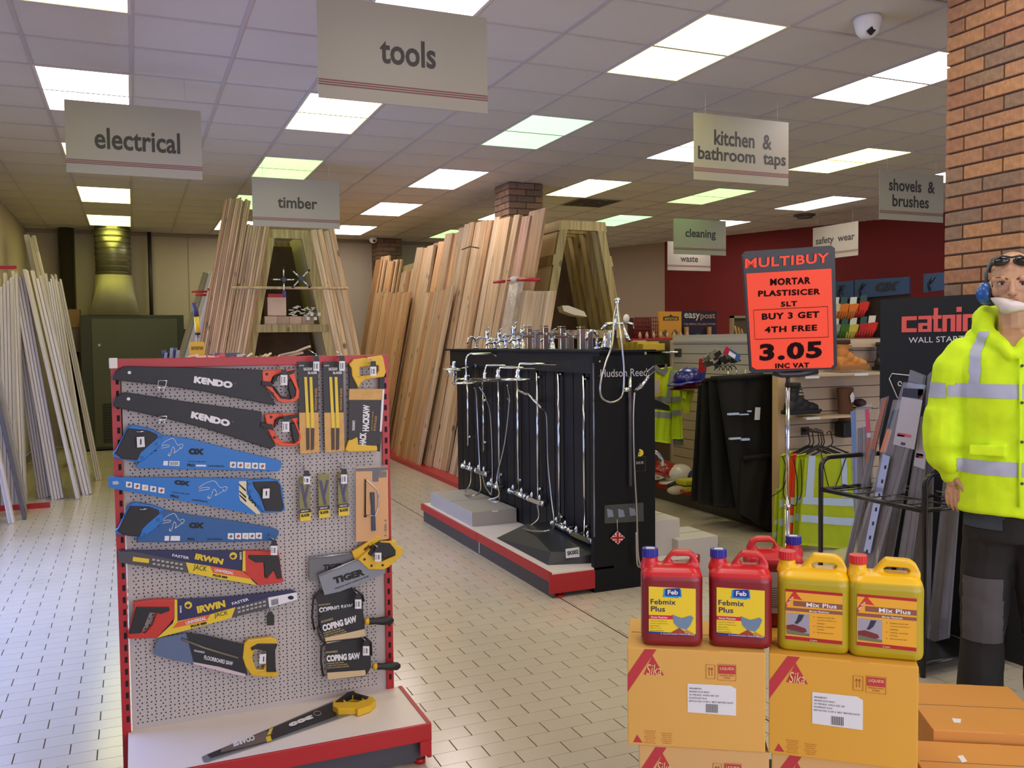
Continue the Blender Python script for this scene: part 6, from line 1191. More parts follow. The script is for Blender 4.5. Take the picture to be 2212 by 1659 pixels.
t = thing('red_leaflets', 'red and blue hanging packs between the blue helmet and black clothes', 'packet', AY(1518, 790, 6.9)); obj('card', MB().prism([AY(x, y, 6.9) for x, y in ((1513, 775), (1530, 772), (1522, 825), (1510, 830))], (0, .02, 0)), RED, t); obj('clear_hook_card', MB().prism([AY(x, y, 6.89) for x, y in ((1517, 770), (1532, 768), (1534, 776), (1518, 778))], (0, .004, 0)), FILM, t); obj('blue_card', MB().prism([AY(x, y, 6.88) for x, y in ((1515, 806), (1524, 800), (1522, 826), (1514, 830))], (0, .01, 0)), M('card_blue', (44, 60, 140), .4), t)
# black workwear: a row of garments hanging off the slatwall, front one nearest
BLKC = M('black_cloth', (14, 12, 12), .85, bump=.1); BLKC2 = M('black_cloth_warm', (16, 13, 12), .85)
CL = [([(1548, 818), (1672, 812), (1680, 1142), (1592, 1118)], 5.95, 'nearest'), ([(1530, 818), (1652, 808), (1650, 1100), (1540, 1092)], 6.1, 'second'), ([(1516, 822), (1630, 810), (1600, 1098), (1506, 1088)], 6.25, 'third'), ([(1508, 832), (1600, 815), (1590, 1090), (1492, 1082)], 6.4, 'rearmost'), ([(1600, 990), (1682, 985), (1684, 1162), (1596, 1108)], 5.9, 'lower')]
for i, (pts, Y, n_) in enumerate(CL):
    t = thing('work_trousers', '%s black work garment of the dark row hung on the slatwall' % n_, 'clothing', AY(*pts[0], Y), 'black workwear hanging in a row'); obj('cloth', garment('c', quadout(*pts), pxP(Y), None, .05, BLKC, .03, seed=i), BLKC if i % 2 else BLKC2, t)
    obj('waistband', MB().tube([AY(pts[0][0]+6, pts[0][1], Y-.03), AY((pts[0][0]+pts[1][0])/2, pts[0][1]-4, Y-.06), AY(pts[1][0]-6, pts[1][1], Y-.03)], .02, 8), BLKC2, t)
    obj('hanger_hook', MB().tube([AY((pts[0][0]+pts[1][0])/2, pts[0][1]-2, Y), AY((pts[0][0]+pts[1][0])/2, pts[0][1]-20, Y)], .004, 5), CHROME, t)
t = thing('reflective_strips', 'short white reflective strips on the black garments', 'strip', AY(1600, 890, 5.88))
for a, b_ in (((1574, 896), (1596, 893)), ((1598, 896), (1617, 895)), ((1617, 889), (1623, 888)), ((1577, 949), (1600, 946)), ((1602, 949), (1619, 950))): p_, q_ = AY(*a, 5.87), AY(*b_, 5.87); obj('strip', MB().box((p_.x, 5.865, min(p_.z, q_.z)-.004), (q_.x, 5.89, max(p_.z, q_.z)+.005)), M('reflective_bright'), t)
o = obj('paper_label', MB().prism([AY(x, y, 5.86) for x, y in ((1632, 880), (1643, 880), (1641, 907), (1630, 907))], (0, .003, 0)), LABELW); tag(o, 'plain white rectangular label on the black clothes', 'label')
t = thing('hanging_packs', 'clear crinkled glove packs and dark hangers above the black clothes', 'packet', AY(1560, 790, 6.1)); rnd = random.Random(8)
for k in range(16):
    x, y = 1522+rnd.random()*70, 800-rnd.random()*30; p_ = AY(x, y, 6.0+rnd.random()*.2); a = rnd.uniform(.1, .8)
    obj('pack', MB().obox(p_, V((.09*math.cos(a), .02, .05*math.sin(a))), V((0, .02, 0)), V((-.02, 0, .035))), (M('pack_clear_grey', (120, 116, 104), .2), M('pack_olive_grey', (76, 74, 62), .25), M('card_black'))[k % 3], t)
for x in (1552, 1562, 1572, 1582): obj('hanger', MB().tube(arc(AY(x, 800, 5.95), (1, 0, 0), (0, 0, 1), .04, 0, math.pi, 8), .004, 5), BLACKP, t)
o = thing('tag_card', 'red, white and blue hanger tag above the black clothes', 'tag', AY(1575, 760, 5.95)); obj('red_part', MB().prism([AY(x, y, 5.94) for x, y in ((1569, 748), (1577, 753), (1571, 768), (1562, 763))], (0, .004, 0)), RED, o); obj('blue_part', MB().prism([AY(x, y, 5.94) for x, y in ((1577, 753), (1600, 768), (1596, 782), (1571, 768))], (0, .004, 0)), M('card_sky', (60, 92, 150), .35), o); obj('white_print', MB().prism([AY(x, y, 5.935) for x, y in ((1576, 758), (1590, 767), (1587, 775), (1573, 766))], (0, .001, 0)), LABELW, o)
# ================================================================== FAR GONDOLA with boards of a letterbox range, OX stand
G4 = thing('far_gondola', 'cream gondola with red top edge in front of the red wall', 'display stand', (6.5, 9.6, 0)); ga, gb = AY(1384, 737, 9.5), AY(1592, 733, 9.5)
obj('body', MB().box((5.7, 9.52, 0), (7.3, 9.9, 1.6)), CREAM, G4); obj('red_edge', MB().box((5.68, 9.49, 1.6), (7.32, 9.9, 1.625)), RED, G4); obj('fascia', MB().box((5.68, 9.49, 1.5), (7.32, 9.52, 1.6)), slat, G4)
for x in (6.2, 6.75): obj('fascia_joint', MB().box((x, 9.487, 1.5), (x+.006, 9.49, 1.6)), M('seam_brown'), G4)
zg = 1.625
def board2(x0, y0, x1, y1, Y): a, b_ = AY(x0, y1, Y), AY(x1, y0, Y); return (a.x, Y, zg), (b_.x, Y+.03, b_.z)
t = thing('display_board', 'yellow display board with a dark banner on the far gondola', 'board', AY(1448, 733, 9.6)); a, b_ = board2(1424, 673, 1472, 733, 9.6); bd = obj('board', MB().box(a, b_), M('board_yellow', (214, 150, 42), .5), t)
obj('banner', MB().prism([AY(x, y, 9.595) for x, y in ((1433, 684), (1446, 683), (1449, 679), (1453, 683), (1466, 684), (1466, 692), (1433, 692))], (0, .005, 0)), M('banner_navy', (50, 38, 44), .5), bd); obj('lettering', quadtext(MB(), 'KEYSTOR', AY(1436, 686, 9.59), AY(1464, 686, 9.59), AY(1436, 691, 9.59)), YELC, bd)
for x in (1437, 1458): obj('product', MB().prism([AY(x+a_, y, 9.58) for a_, y in ((-5, 719), (1, 712), (7, 718), (1, 726))], (0, .015, 0)), M('plate_grey', (96, 88, 76), .4), bd)
t = thing('display_board', 'dark blue display board reading easypost on the far gondola', 'board', AY(1510, 733, 9.6)); a, b_ = board2(1473, 672, 1548, 733, 9.62); bd = obj('board', MB().box(a, b_), M('board_navy', (36, 26, 48), .5), t)
mb_ = quadtext(MB(), 'easy', AY(1478, 676, 9.61), AY(1512, 677, 9.61), AY(1478, 692, 9.61)); obj('lettering', mb_, M('letter_pale', (206, 196, 186), .5), bd); obj('tan_lettering', quadtext(MB(), 'post', AY(1513, 677, 9.61), AY(1545, 677, 9.61), AY(1513, 692, 9.61)), M('letter_tan', (180, 140, 118), .5), bd)
obj('small_lettering', quadtext(MB(), 'THE SIMPLE COLUMN SYSTEM', AY(1477, 698, 9.61), AY(1545, 698, 9.61), AY(1477, 702, 9.61)), M('letter_tan'), bd)
for x in (1485, 1534): obj('wooden_post', MB().box(V((AY(x, 733, 9.55).x-.02, 9.55, zg)), V((AY(x, 733, 9.55).x+.02, 9.59, AY(x, 706, 9.55).z))), M('post_wood', (190, 140, 86), .6), bd)
obj('green_box', MB().box(V((AY(1506, 733, 9.5).x, 9.52, zg)), V((AY(1514, 733, 9.5).x, 9.58, zg+.055))), M('box_green', (24, 92, 40), .5), t)
t = thing('wire_basket', 'dark red wire baskets left of the yellow board', 'basket', AY(1395, 733, 9.6)); bw = M('wire_red', (120, 28, 32), .4)
x0, x1 = AY(1370, 730, 9.6).x, AY(1420, 730, 9.6).x
for k in range(13): x = x0+(x1-x0)*k/12; obj('wire', MB().cyl((x, 9.6, zg), (x, 9.6, zg+.26), .006, seg=5), bw, t)
for k in range(6): obj('wire', MB().cyl((x0, 9.6, zg+.02+k*.048), (x1, 9.6, zg+.02+k*.048), .006, seg=5), bw, t)
obj('wire_back', MB().box((x0, 9.75, zg), (x1, 9.76, zg+.26)), M('basket_fill', (76, 24, 26), .6), t)
rnd = random.Random(4)
for k in range(8): o = obj('small_bottle', MB().lathe((x0+.04+k*.1, 9.53, zg), (0, 0, 1), [(0, 0), (.02, 0), (.02, .05), (.01, .06), (.01, .08), (0, .08)], 10), M('bottle_pale', (186, 160, 150), .4)); tag(o, '%s small pale bottle from the left before the red basket' % ORD[k], 'bottle', 'small bottles before the basket')
t = thing('wooden_frame', 'pale wooden frame with upright sticks beside the price board', 'frame', AY(1590, 733, 9.6)); x0 = AY(1582, 733, 9.6).x; x1 = x0+.42; z1 = AY(1582, 682, 9.6).z
for a, b_ in (((x0, zg), (x0+.03, z1)), ((x0, z1-.03), (x1, z1)), ((x1-.03, zg), (x1, z1))): obj('frame_bar', MB().box((a[0], 9.6, a[1]), (b_[0], 9.66, b_[1])), M('frame_grey_wood', (150, 136, 110), .6), t)
obj('backing', MB().box((x0, 9.66, zg), (x1, 9.67, z1)), M('backing_olive', (92, 76, 50), .7), t)
for k in range(3): obj('stick', MB().cyl((x0+.05+k*.05, 9.56, zg), (x0+.04+k*.05, 9.6, zg+.15-.02*k), .014), M('post_wood'), t)
# blue header stand along the red wall
HB = M('header_blue', (34, 62, 104), .5); LNV = M('letter_navy', (22, 22, 34), .5)
h0 = AD(1780, 628, 11.6); ho = h0; hd_ = WD
def hp(x, y): return AP(x, y, ho, WN)
t = thing('glove_stand', 'tall blue headed glove display against the red wall', 'display stand', V((h0.x, h0.y, 0)))
for i, (x0, x1, yt0, yt1, yb0, yb1, nm_) in enumerate(((1800, 1844, 610, 606, 650, 645, 'X'), (1846, 1964, 605, 598, 645, 634, 'OX'), (1995, 2060, 592, 586, 632, 624, ''))):
    P_ = [hp(x0, yt0), hp(x1, yt1), hp(x1, yb1), hp(x0, yb0)]; b = obj('header_panel', MB().prism(P_, -WN*.04), HB, t)
    if nm_ == 'OX': obj('lettering', quadtext(MB(), 'OX', hp(1892, 611)+WN*.01, hp(1945, 607)+WN*.01, hp(1890, 631)+WN*.01, bold=.09, shear=.25), M('letter_navy', (22, 22, 34), .5), b)
    if nm_ == 'X': obj('lettering', quadtext(MB(), 'X', hp(1806, 617)+WN*.01, hp(1826, 616)+WN*.01, hp(1806, 638)+WN*.01, bold=.09, shear=.25), M('letter_navy'), b)
    obj('emblem', MB().tube([hp(*p)+WN*.008 for p in ((x0+14, yb0-4), (x0+10, yt0+22), (x0+18, yt0+8), (x0+14, yt0+20), (x0+24, yt0+6))], .012, 5), M('letter_navy'), b)
P_ = [hp(1800, 648), hp(1962, 635), hp(1962, 745), hp(1800, 742)]; obj('back_board', MB().prism([p-WN*.05 for p in P_], -WN*.03), M('stand_dark', (44, 26, 24), .7), t)
b0_, b1_ = hp(1800, 742), hp(1962, 742); obj('base_cabinet', MB().obox(V((b0_.x, b0_.y, 0)), V((b1_.x-b0_.x, b1_.y-b0_.y, 0)), WN*.3, V((0, 0, 1.4))), M('stand_dark'), t)
gl = [((1812, 668), (206, 196, 170), 'cream'), ((1830, 668), (226, 120, 40), 'yellow and orange'), ((1850, 668), (228, 120, 40), 'orange tipped'), ((1872, 664), (226, 40, 36), 'bright red'), ((1812, 712), (150, 150, 160), 'grey'), ((1832, 712), (60, 110, 30), 'green'), ((1850, 712), (206, 186, 80), 'pale yellow'), ((1872, 710), (196, 30, 44), 'crimson'), ((1890, 708), (216, 40, 36), 'lower bright red')]
for i, ((x, y), c, n_) in enumerate(gl):
    o_ = hp(x, y)+WN*.12; t = thing('work_glove', n_+' work glove hanging on the glove display', 'gloves', o_, 'gloves on the display')
    u_ = WD if WD.dot(R2) > 0 else -WD; gm_ = M('glove_%d' % i, c, .5)
    def L_(a, b_): return o_+u_*(a*.012)+V((0, 0, -b_*.0075))
    obj('palm', MB().prism([L_(a, b_) for a, b_ in ((-4, 4), (-3, -8), (3, -10), (7, -8), (5, 4), (2, 10))], -WN*.03), gm_, t, bev=.006)
    for k in range(4): obj('finger', MB().tube([L_(-5+k*2.6, 4), L_(-7+k*2.6, 15+(k % 3))], .015, 6), M('glove_tip_%d' % i, tuple(int(v*.8) for v in c), .5), t)
    obj('hang_card', MB().prism([L_(a, b_) for a, b_ in ((-2, -20), (5, -20), (4, -9), (-3, -8))], -WN*.01), M('card_teal', (60, 90, 100), .4) if i % 2 else LABELW, t)
for k in range(4): x = 1840+k*26; a = hp(x, 741)+WN*.1; o = obj('blue_box', MB().obox(a, (hp(x+22, 741)-hp(x, 741)), -WN*.08, V((0, 0, .07))), M('box_blue_%d' % (k % 2), ((40, 80, 130), (90, 100, 130))[k % 2], .5)); tag(o, '%s small blue box from the left under the gloves' % ORD[k], 'box', 'blue boxes under the gloves')
o = obj('green_pack', MB().obox(hp(1813, 741)+WN*.1, hp(1826, 741)-hp(1813, 741), -WN*.08, V((0, 0, .09))), M('pack_green', (50, 150, 50), .4)); tag(o, 'bright green pack under the cream glove', 'packet')
# ================================================================== NEAR RIGHT: header board, wire rack, wrapped strips
cb = M('board_charcoal', (26, 25, 25), .6, spec=.3)
t = thing('header_board', 'tall dark display board with an orange brand name before the brick pillar', 'board', (3.88, 3.3, 0)); XC = 3.88
P_ = [AX(1902, 648, XC), AX(2236, 628, XC)]; zc = P_[0].z
bd = obj('board', MB().box((XC, 2.62, .02), (XC+.02, P_[0].y, zc)), cb, t)
def cp(x, y): return AX(x, y, XC-.002)
u_ = V((0, -1, 0))
C_ = MB(); OM = M('letter_orange', (226, 84, 52), .4)
def rectp(mb_, x0, y0, x1, y1):
    a, b_ = cp(x0, (y0+y1)/2), cp(x1, (y0+y1)/2); za0, za1 = cp(x0, y0).z, cp(x0, y1).z
    mb_.box((XC-.003, b_.y, cp(x1, y1).z), (XC-.0005, a.y, cp(x0, y0).z))
def yz(x, zr0, zr1, x1):                                              # block letters, zr = fraction of cap height from the baseline
    zb_, zt_ = cp(1948, 718).z, cp(1948, 684).z; H_ = zt_-zb_; C_.box((XC-.003, cp(x1, 700).y, zb_+H_*zr0), (XC-.0005, cp(x, 700).y, zb_+H_*zr1))
def let(x0, w_, segs):
    for a, b_, c, d in segs: yz(x0+w_*a, c, d, x0+w_*b_)
let(1948, 34, [(0, .3, 0, 1), (.3, .95, .75, 1), (.3, .95, 0, .25)])                                   # c
let(1984, 30, [(0, .95, .78, 1), (.65, .95, 0, .78), (0, .65, .38, .56), (0, .3, 0, .38), (.3, .65, 0, .18)])   # a
let(2014, 20, [(.15, .6, 0, 1.45), (.6, 1, .78, 1), (.6, 1, 0, .2), (0, .15, .78, 1)])                 # t
let(2036, 28, [(0, .34, 0, 1), (.34, .64, .78, 1), (.64, .98, 0, 1)])                                  # n
let(2066, 12, [(0, .9, 0, 1), (0, .9, 1.15, 1.45)])                                                    # i
let(2080, 30, [(0, .34, 0, 1), (.34, .64, .78, 1), (.64, .98, 0, 1)])                                  # c / n hidden behind the coat
obj('brand_lettering', C_, OM, bd)
obj('lettering', quadtext(MB(), 'WALL STARTERS', cp(1963, 729), cp(2118, 724), cp(1963, 741), bold=.0), WHITEINK, bd)
# wire rack
t = thing('wire_rack', 'black tubular wire rack holding wrapped wall strips', 'rack', (3.6, 3.37, 0)); X0, X1, YA, YB, zr = 3.38, 3.84, 3.03, 3.71, .8; r_ = .013
zr = AX(2005, 1105, X0).z; r_top = zr+.17
for y in (YA, YB):
    obj('end_loop', MB().tube([(X0, y, 0), (X0, y, r_top-.06)]+arc((X0+.06, y, r_top-.06), (1, 0, 0), (0, 0, 1), .06, math.pi, math.pi/2, 6)+[(X1-.06, y, r_top)]+arc((X1-.06, y, r_top-.06), (1, 0, 0), (0, 0, 1), .06, math.pi/2, 0, 6)+[(X1, y, 0)], r_, 10), BLACKM, t)
    obj('cross_tube', MB().tube([(X0, y, zr), (X1, y, zr)], .011, 8), BLACKM, t); obj('low_tube', MB().tube([(X0, y, .06), (X1, y, .06)], .011, 8), BLACKM, t)
for x in (X0, X1): obj('side_tube', MB().tube([(x, YA, zr), (x, YB, zr)], r_, 10), BLACKM, t); obj('low_side_tube', MB().tube([(x, YA, .06), (x, YB, .06)], .011, 8), BLACKM, t)
for k in range(1, 6): y = YA+(YB-YA)*k/6; obj('divider_wire', MB().tube([(X0, y, zr+.008), (X1, y, zr+.008)], .004, 6), BLACKM, t)
for k in range(1, 3): x = X0+(X1-X0)*k/3; obj('divider_wire', MB().tube([(x, YA, zr+.014), (x, YB, zr+.014)], .004, 6), BLACKM, t)
obj('base_mesh', MB().box((X0, YA, .05), (X1, YB, .056)), BLACKM, t)
p = AX(1925, 808, 3.87); hk = thing('wire_hanger', 'white wire hook hanging on the dark display board', 'hook', p); obj('wire', MB().tube([AX(x, y, 3.872) for x, y in ((1966, 811), (1927, 807), (1921, 818), (1939, 860))], .003, 6), WHITEP, hk); obj('curl', MB().tube(arc(AX(1944, 829, 3.872), (0, -1, 0), (0, 0, 1), .012, 0, 5.5, 10), .003, 6), WHITEP, hk)
q7 = Zm(1820, 780, 3.95)
STR = M('strip_steel', (112, 102, 100), .35, .6, var=.2, scale=9); CLR = M('bag_clear', (205, 205, 215), .1, alpha=.22, spec=.9)
def pack(i, tl, tr, br, bl, labels, lab, X):
    c = AX(*q7(*bl), X); t = thing('wrapped_strip_pack', lab, 'strip pack', V((c.x, c.y, .06)), 'wrapped wall strips in the wire rack')
    Q = [AX(*q7(*p), X) for p in (tl, tr, br, bl)]; ax = (Q[2]+Q[3])/2-(Q[0]+Q[1])/2; k = ((Q[0]+Q[1])/2).z-.065; sc = k/abs(ax.z) if abs(ax.z) > .01 else 1
    B0, B1 = Q[0]+(Q[3]-Q[0])*sc, Q[1]+(Q[2]-Q[1])*sc
    obj('bag', MB().prism([Q[0], Q[1], B1, B0], (.012, 0, 0)), CLR, t)
    m0, m1 = Q[0].lerp(B0, .1), Q[1].lerp(B1, .1); w2 = (m1-m0)
    for f0, f1 in ((.12, .45), (.55, .86)): o = obj('steel_strip', MB().prism([m0+w2*f0, m0+w2*f1, (B0.lerp(B1, f1)), (B0.lerp(B1, f0))], (.006, 0, 0)), STR, t); o.location = V(o.location)+V((.003, 0, 0))
    for pts, mat, nm_ in labels: obj(nm_, MB().prism([AX(*q7(*p), X-.004) for p in pts], (.002, 0, 0)), mat, t)
PK = M('label_pink', (206, 70, 96), .4); BR = M('label_brown', (170, 104, 80), .45); ORL = M('label_apricot', (226, 140, 96), .45); DKL = M('label_dark', (42, 38, 42), .4); LAV = M('label_lavender', (190, 186, 200), .5)
pack(0, (110, 400), (235, 365), (250, 1100), (105, 1100), [([(190, 410), (222, 410), (236, 610), (205, 620)], PK, 'red_label'), ([(205, 612), (238, 608), (240, 650), (208, 655)], LAV, 'white_band'), ([(207, 655), (242, 650), (236, 860), (190, 870)], BR, 'brown_label')], 'leftmost wrapped strip with a red and brown label', 3.66)
pack(1, (325, 320), (385, 300), (230, 1000), (170, 1000), [([(345, 320), (378, 318), (275, 760), (240, 745)], BR, 'brown_label')], 'narrow brown labelled strip tilting to the right', 3.63)
pack(2, (430, 330), (500, 335), (330, 1100), (250, 1080), [([(425, 420), (465, 415), (440, 580), (385, 570)], M('label_slate', (70, 80, 100), .4), 'slate_label'), ([(380, 580), (440, 590), (385, 770), (315, 780)], ORL, 'apricot_label')], 'strip pack with slate and apricot label', 3.6)
pack(3, (575, 75), (700, 125), (560, 900), (430, 880), [([(580, 80), (695, 125), (680, 200), (560, 165)], M('film_top', (120, 118, 112), .3), 'folded_top')], 'tallest strip pack with folded grey top', 3.63)
pack(4, (515, 180), (700, 205), (400, 1300), (200, 1260), [([(520, 230), (690, 240), (680, 325), (505, 300)], DKL, 'dark_label'), ([(645, 238), (690, 240), (680, 325), (640, 318)], M('label_gold', (170, 110, 50), .4), 'gold_label'), ([(505, 305), (680, 335), (610, 755), (430, 710)], LAV, 'white_label'), ([(470, 610), (590, 630), (585, 655), (465, 640)], PK, 'pink_print'), ([(498, 690), (538, 697), (534, 722), (495, 715)], M('label_slate'), 'grey_print')], 'front strip pack with a large white label and dark header', 3.52)
pack(5, (665, 470), (760, 460), (640, 1300), (540, 1260), [([(665, 480), (745, 470), (698, 925), (605, 892)], LAV, 'white_label'), ([(630, 785), (690, 795), (686, 830), (626, 822)], PK, 'pink_print')], 'strip pack with a narrower white label beside the coat', 3.56)
pack(6, (725, 120), (790, 60), (760, 1200), (640, 1200), [], 'rear strip pack partly behind the mannequin sleeve', 3.7)
pack(7, (110, 780), (240, 800), (300, 1650), (110, 1650), [], 'low clear pack at the left of the rack', 3.7); pack(8, (860, 1000), (1000, 1050), (950, 1700), (790, 1700), [], 'low clear pack behind the mannequin hand', 3.7)
t = thing('steel_angle', 'bright slotted steel strip inside the clear bag', 'strip', AX(*q7(300, 1150), 3.5)); obj('strip', MB().prism([AX(*q7(*p), 3.505) for p in ((345, 795), (405, 815), (235, 1640), (180, 1620))], (.004, 0, 0)), M('zinc_bright', (196, 206, 230), .22, .8), t)
for k in range(7): y = 905+k*120; x = 362-k*26; obj('slot', MB().prism([AX(*q7(*p), 3.502) for p in ((x-4, y-16), (x+6, y-14), (x+2, y+18), (x-8, y+16))], (.001, 0, 0)), DKL, t)
t = thing('wrapped_strip_pack', 'pale blue topped strip at the left edge of the rack', 'strip pack', AX(*q7(90, 640), 3.72)); obj('strip', MB().prism([AX(*q7(*p), 3.72) for p in ((68, 430), (102, 430), (135, 1500), (110, 1500))], (.01, 0, 0)), M('strip_blue', (110, 140, 190), .4), t)

# ================================================================== MANNEQUIN
MR = V((3.29, 2.53, 0)); MN = V((-.793, -.609, 0)).normalized(); MU = V((-MN.y, MN.x, 0)); MU = MU if MU.dot(_r) > 0 else -MU
def mp(x, y, d=0.): return AP(x, y, MR+MN*d, MN)
MRot = Matrix((MU, -MN, V((0, 0, 1)))).transposed()                 # local (right, back, up) -> world
SKIN = M('mannequin_skin', (190, 146, 112), .42, var=.03, scale=6)
def mball(mb_, x, y, d, rx, rd, rz, tilt=0): mb_.ball(mp(x, y, d), rx, rd, rz, 18, 12, rot=MRot @ Matrix.Rotation(tilt, 3, 'Y'))
def mcap(mb_, pts, seg=12):
    P_ = [mp(x, y, d) for x, y, d, r in pts]; R_ = [p[3] for p in pts]; mb_.tube(P_, .01, seg, rs=R_)
    for p, r in zip(P_, R_): mb_.ball(p, r*1.0, seg=12, rings=8)
MQ = thing('person', 'shop mannequin in hi-vis yellow coat with blue ear defenders and lowered dust mask', 'mannequin', MR)
hb = MB()
mball(hb, 2187, 596, -.01, .079, .098, .098); mball(hb, 2187, 615, .02, .07, .08, .085); mball(hb, 2188, 645, .035, .052, .062, .05); mball(hb, 2189, 660, .05, .03, .04, .024)
mball(hb, 2155, 628, .035, .022, .03, .03); mball(hb, 2220, 628, .035, .022, .03, .03)
mcap(hb, [(2187, 610, .098, .0095), (2187, 624, .112, .011), (2187, 632, .118, .013)]); mball(hb, 2180, 634, .104, .009, .012, .008); mball(hb, 2194, 634, .104, .009, .012, .008)
mcap(hb, [(2148, 604, .082, .012), (2166, 601, .095, .012)]); mcap(hb, [(2208, 601, .095, .012), (2226, 604, .082, .012)])
mball(hb, 2188, 647, .094, .022, .014, .007); mball(hb, 2188, 652, .092, .019, .014, .007)
mball(hb, 2140, 622, -.005, .012, .02, .03); mball(hb, 2234, 622, -.005, .012, .02, .03)
mcap(hb, [(2188, 655, -.01, .052), (2188, 700, -.02, .055), (2190, 740, -.02, .07)]); mball(hb, 2190, 765, -.03, .15, .08, .06)
# arm and hand on the viewer's left
def hand(mb_, s, cx):
    F = lambda x, y, d, r: (cx+s*(x-2060), y, d, r)
    mcap(mb_, [F(2085, 770, 0, .05), F(2062, 810, 0, .055), F(2048, 900, 0, .045), F(2045, 935, .01, .042), F(2050, 985, .02, .034), F(2055, 1022, .03, .026), F(2058, 1040, .035, .026)])
    for x in (2050, 2057, 2064, 2069): mcap(mb_, [F(2057+(x-2057)*.6, 1036, .035, .0135), F(x, 1062, .035, .0125)])
    for i, (x, d, L_) in enumerate(((2046, .02, .86), (2055, .03, 1.04), (2064, .04, 1.08), (2073, .05, .9))):
        mcap(mb_, [F(x+1, 1060, d+.008, .0105), F(x, 1060+17*L_, d+.014, .0088), F(x+1.5, 1060+30*L_, d+.012, .0078), F(x+5, 1060+38*L_, d+.002, .0066)], 10)
    mcap(mb_, [F(2066, 1036, .055, .014), F(2076, 1048, .07, .011), F(2083, 1060, .076, .0095), F(2084, 1071, .074, .008)], 10)
mcap(hb, [(2190, 770, 0, .12), (2190, 880, 0, .13), (2190, 1000, 0, .12), (2190, 1090, 0, .13)]); mcap(hb, [(2085, 770, 0, .05), (2190, 765, 0, .08), (2295, 770, 0, .05)])
for s_ in (1, -1): mcap(hb, [(2190-s_*45, 1110, 0, .08), (2190-s_*60, 1230, 0, .07), (2190-s_*66, 1330, 0, .055), (2190-s_*70, 1490, 0, .04)])
hand(hb, 1, 2060); hand(hb, -1, 2318)
me = voxel(hb, 'body', SKIN, .0031, 2); o = bpy.data.objects.new('body', me); COL.objects.link(o); o.parent = MQ; o.location = -V(MQ.location)
body = o
for x in (2164, 2209):
    obj('eye', MB().ball(mp(x, 612, .089), .0155, .006, .0075, 14, 8, rot=MRot), M('eye_white', (196, 176, 166), .25), MQ); obj('iris', MB().ball(mp(x+1, 612, .0935), .007, .003, .0068, 12, 8, rot=MRot), M('iris_dark', (44, 28, 26), .2), MQ)
    sg = -1 if x < 2187 else 1; obj('eyelid', MB().tube([mp(x-9, 612.5, .089), mp(x-4, 608.4, .0955), mp(x+4, 608.4, .0955), mp(x+9, 612.5, .089)], .0022, 6), M('lid_brown', (84, 54, 50), .5), MQ)
    obj('eyebrow', MB().tube([mp(x-13, 602+sg*1.2, .0925), mp(x-4, 599.5+sg*.5, .101), mp(x+5, 599.5-sg*.5, .101), mp(x+13, 602-sg*1.2, .0925)], .0036, 6), M('brow_brown', (104, 70, 54), .7), MQ)
obj('lips', MB().ball(mp(2188, 648, .1), .02, .009, .0045, 14, 8, rot=MRot).ball(mp(2188, 651.5, .098), .016, .009, .0045, 14, 8, rot=MRot), M('lip_rose', (168, 98, 88), .4), MQ)
hair = MB(); mball(hair, 2187, 585, -.022, .081, .098, .09); 
# dust mask pulled below the mouth
tpts = [mp(2141, 643, .03), mp(2160, 643, .095), mp(2186, 649, .12), mp(2214, 656, .1), mp(2237, 662, .03)]; mid = [mp(2143, 647, .03), mp(2160, 654, .105), mp(2184, 663, .14), mp(2212, 664, .11), mp(2236, 664, .03)]; bot = [mp(2146, 651, .03), mp(2156, 663, .08), mp(2170, 676, .1), mp(2208, 671, .08), mp(2233, 666, .03)]
mk = MB().loft([spline(tpts, 5), spline(mid, 5), spline(bot, 5)], caps=False, closed=False)
o = obj('dust_mask', mk, M('mask_paper', (222, 212, 206), .8), MQ); md = o.modifiers.new('s', 'SOLIDIFY'); md.thickness = .004
obj('mask_strap', MB().tube([mp(2141, 645, .02), mp(2143, 630, .03), mp(2139, 606, .02)], .0018, 5), M('strap_cream', (214, 200, 150), .6), MQ)
# ear defenders
for x in (2129, 2246):
    sg = -1 if x < 2187 else 1; c = mp(x, 634, -.005); ed = obj('ear_defender', MB().ball(c, .036, .042, .046, 18, 12, rot=MRot), M('ear_blue', (16, 84, 160), .32, coat=.3), MQ); obj('ear_cushion', MB().lathe(mp(x-sg*10, 634, -.005), MU*sg, [(0, -.012), (.036, -.012), (.04, 0), (.036, .014), (0, .014)], 16), BLACKP, ed)
obj('headband', MB().tube([mp(2131, 616, -.01), mp(2130, 590, -.03), mp(2142, 562, -.05), mp(2187, 545, -.055), mp(2232, 562, -.05), mp(2244, 590, -.03), mp(2243, 616, -.01)], .007, 8), M('band_teal_grey', (70, 84, 92), .4), MQ)
# glasses resting on the head
for x in (2162, 2208): obj('lens', MB().ball(mp(x, 565, .078), .034, .014, .018, 16, 8, rot=MRot @ Matrix.Rotation(-.25 if x < 2187 else .25, 3, 'Y')), M('lens_black', (30, 26, 24), .08, coat=.5), MQ)
obj('glasses_frame', MB().tube([mp(2138, 588, .0), mp(2140, 576, .04), mp(2150, 562, .078), mp(2166, 553, .094), mp(2185, 556, .104), mp(2204, 552, .094), mp(2222, 560, .078), mp(2232, 576, .04), mp(2236, 588, .0)], .0042, 7), M('card_black'), MQ)
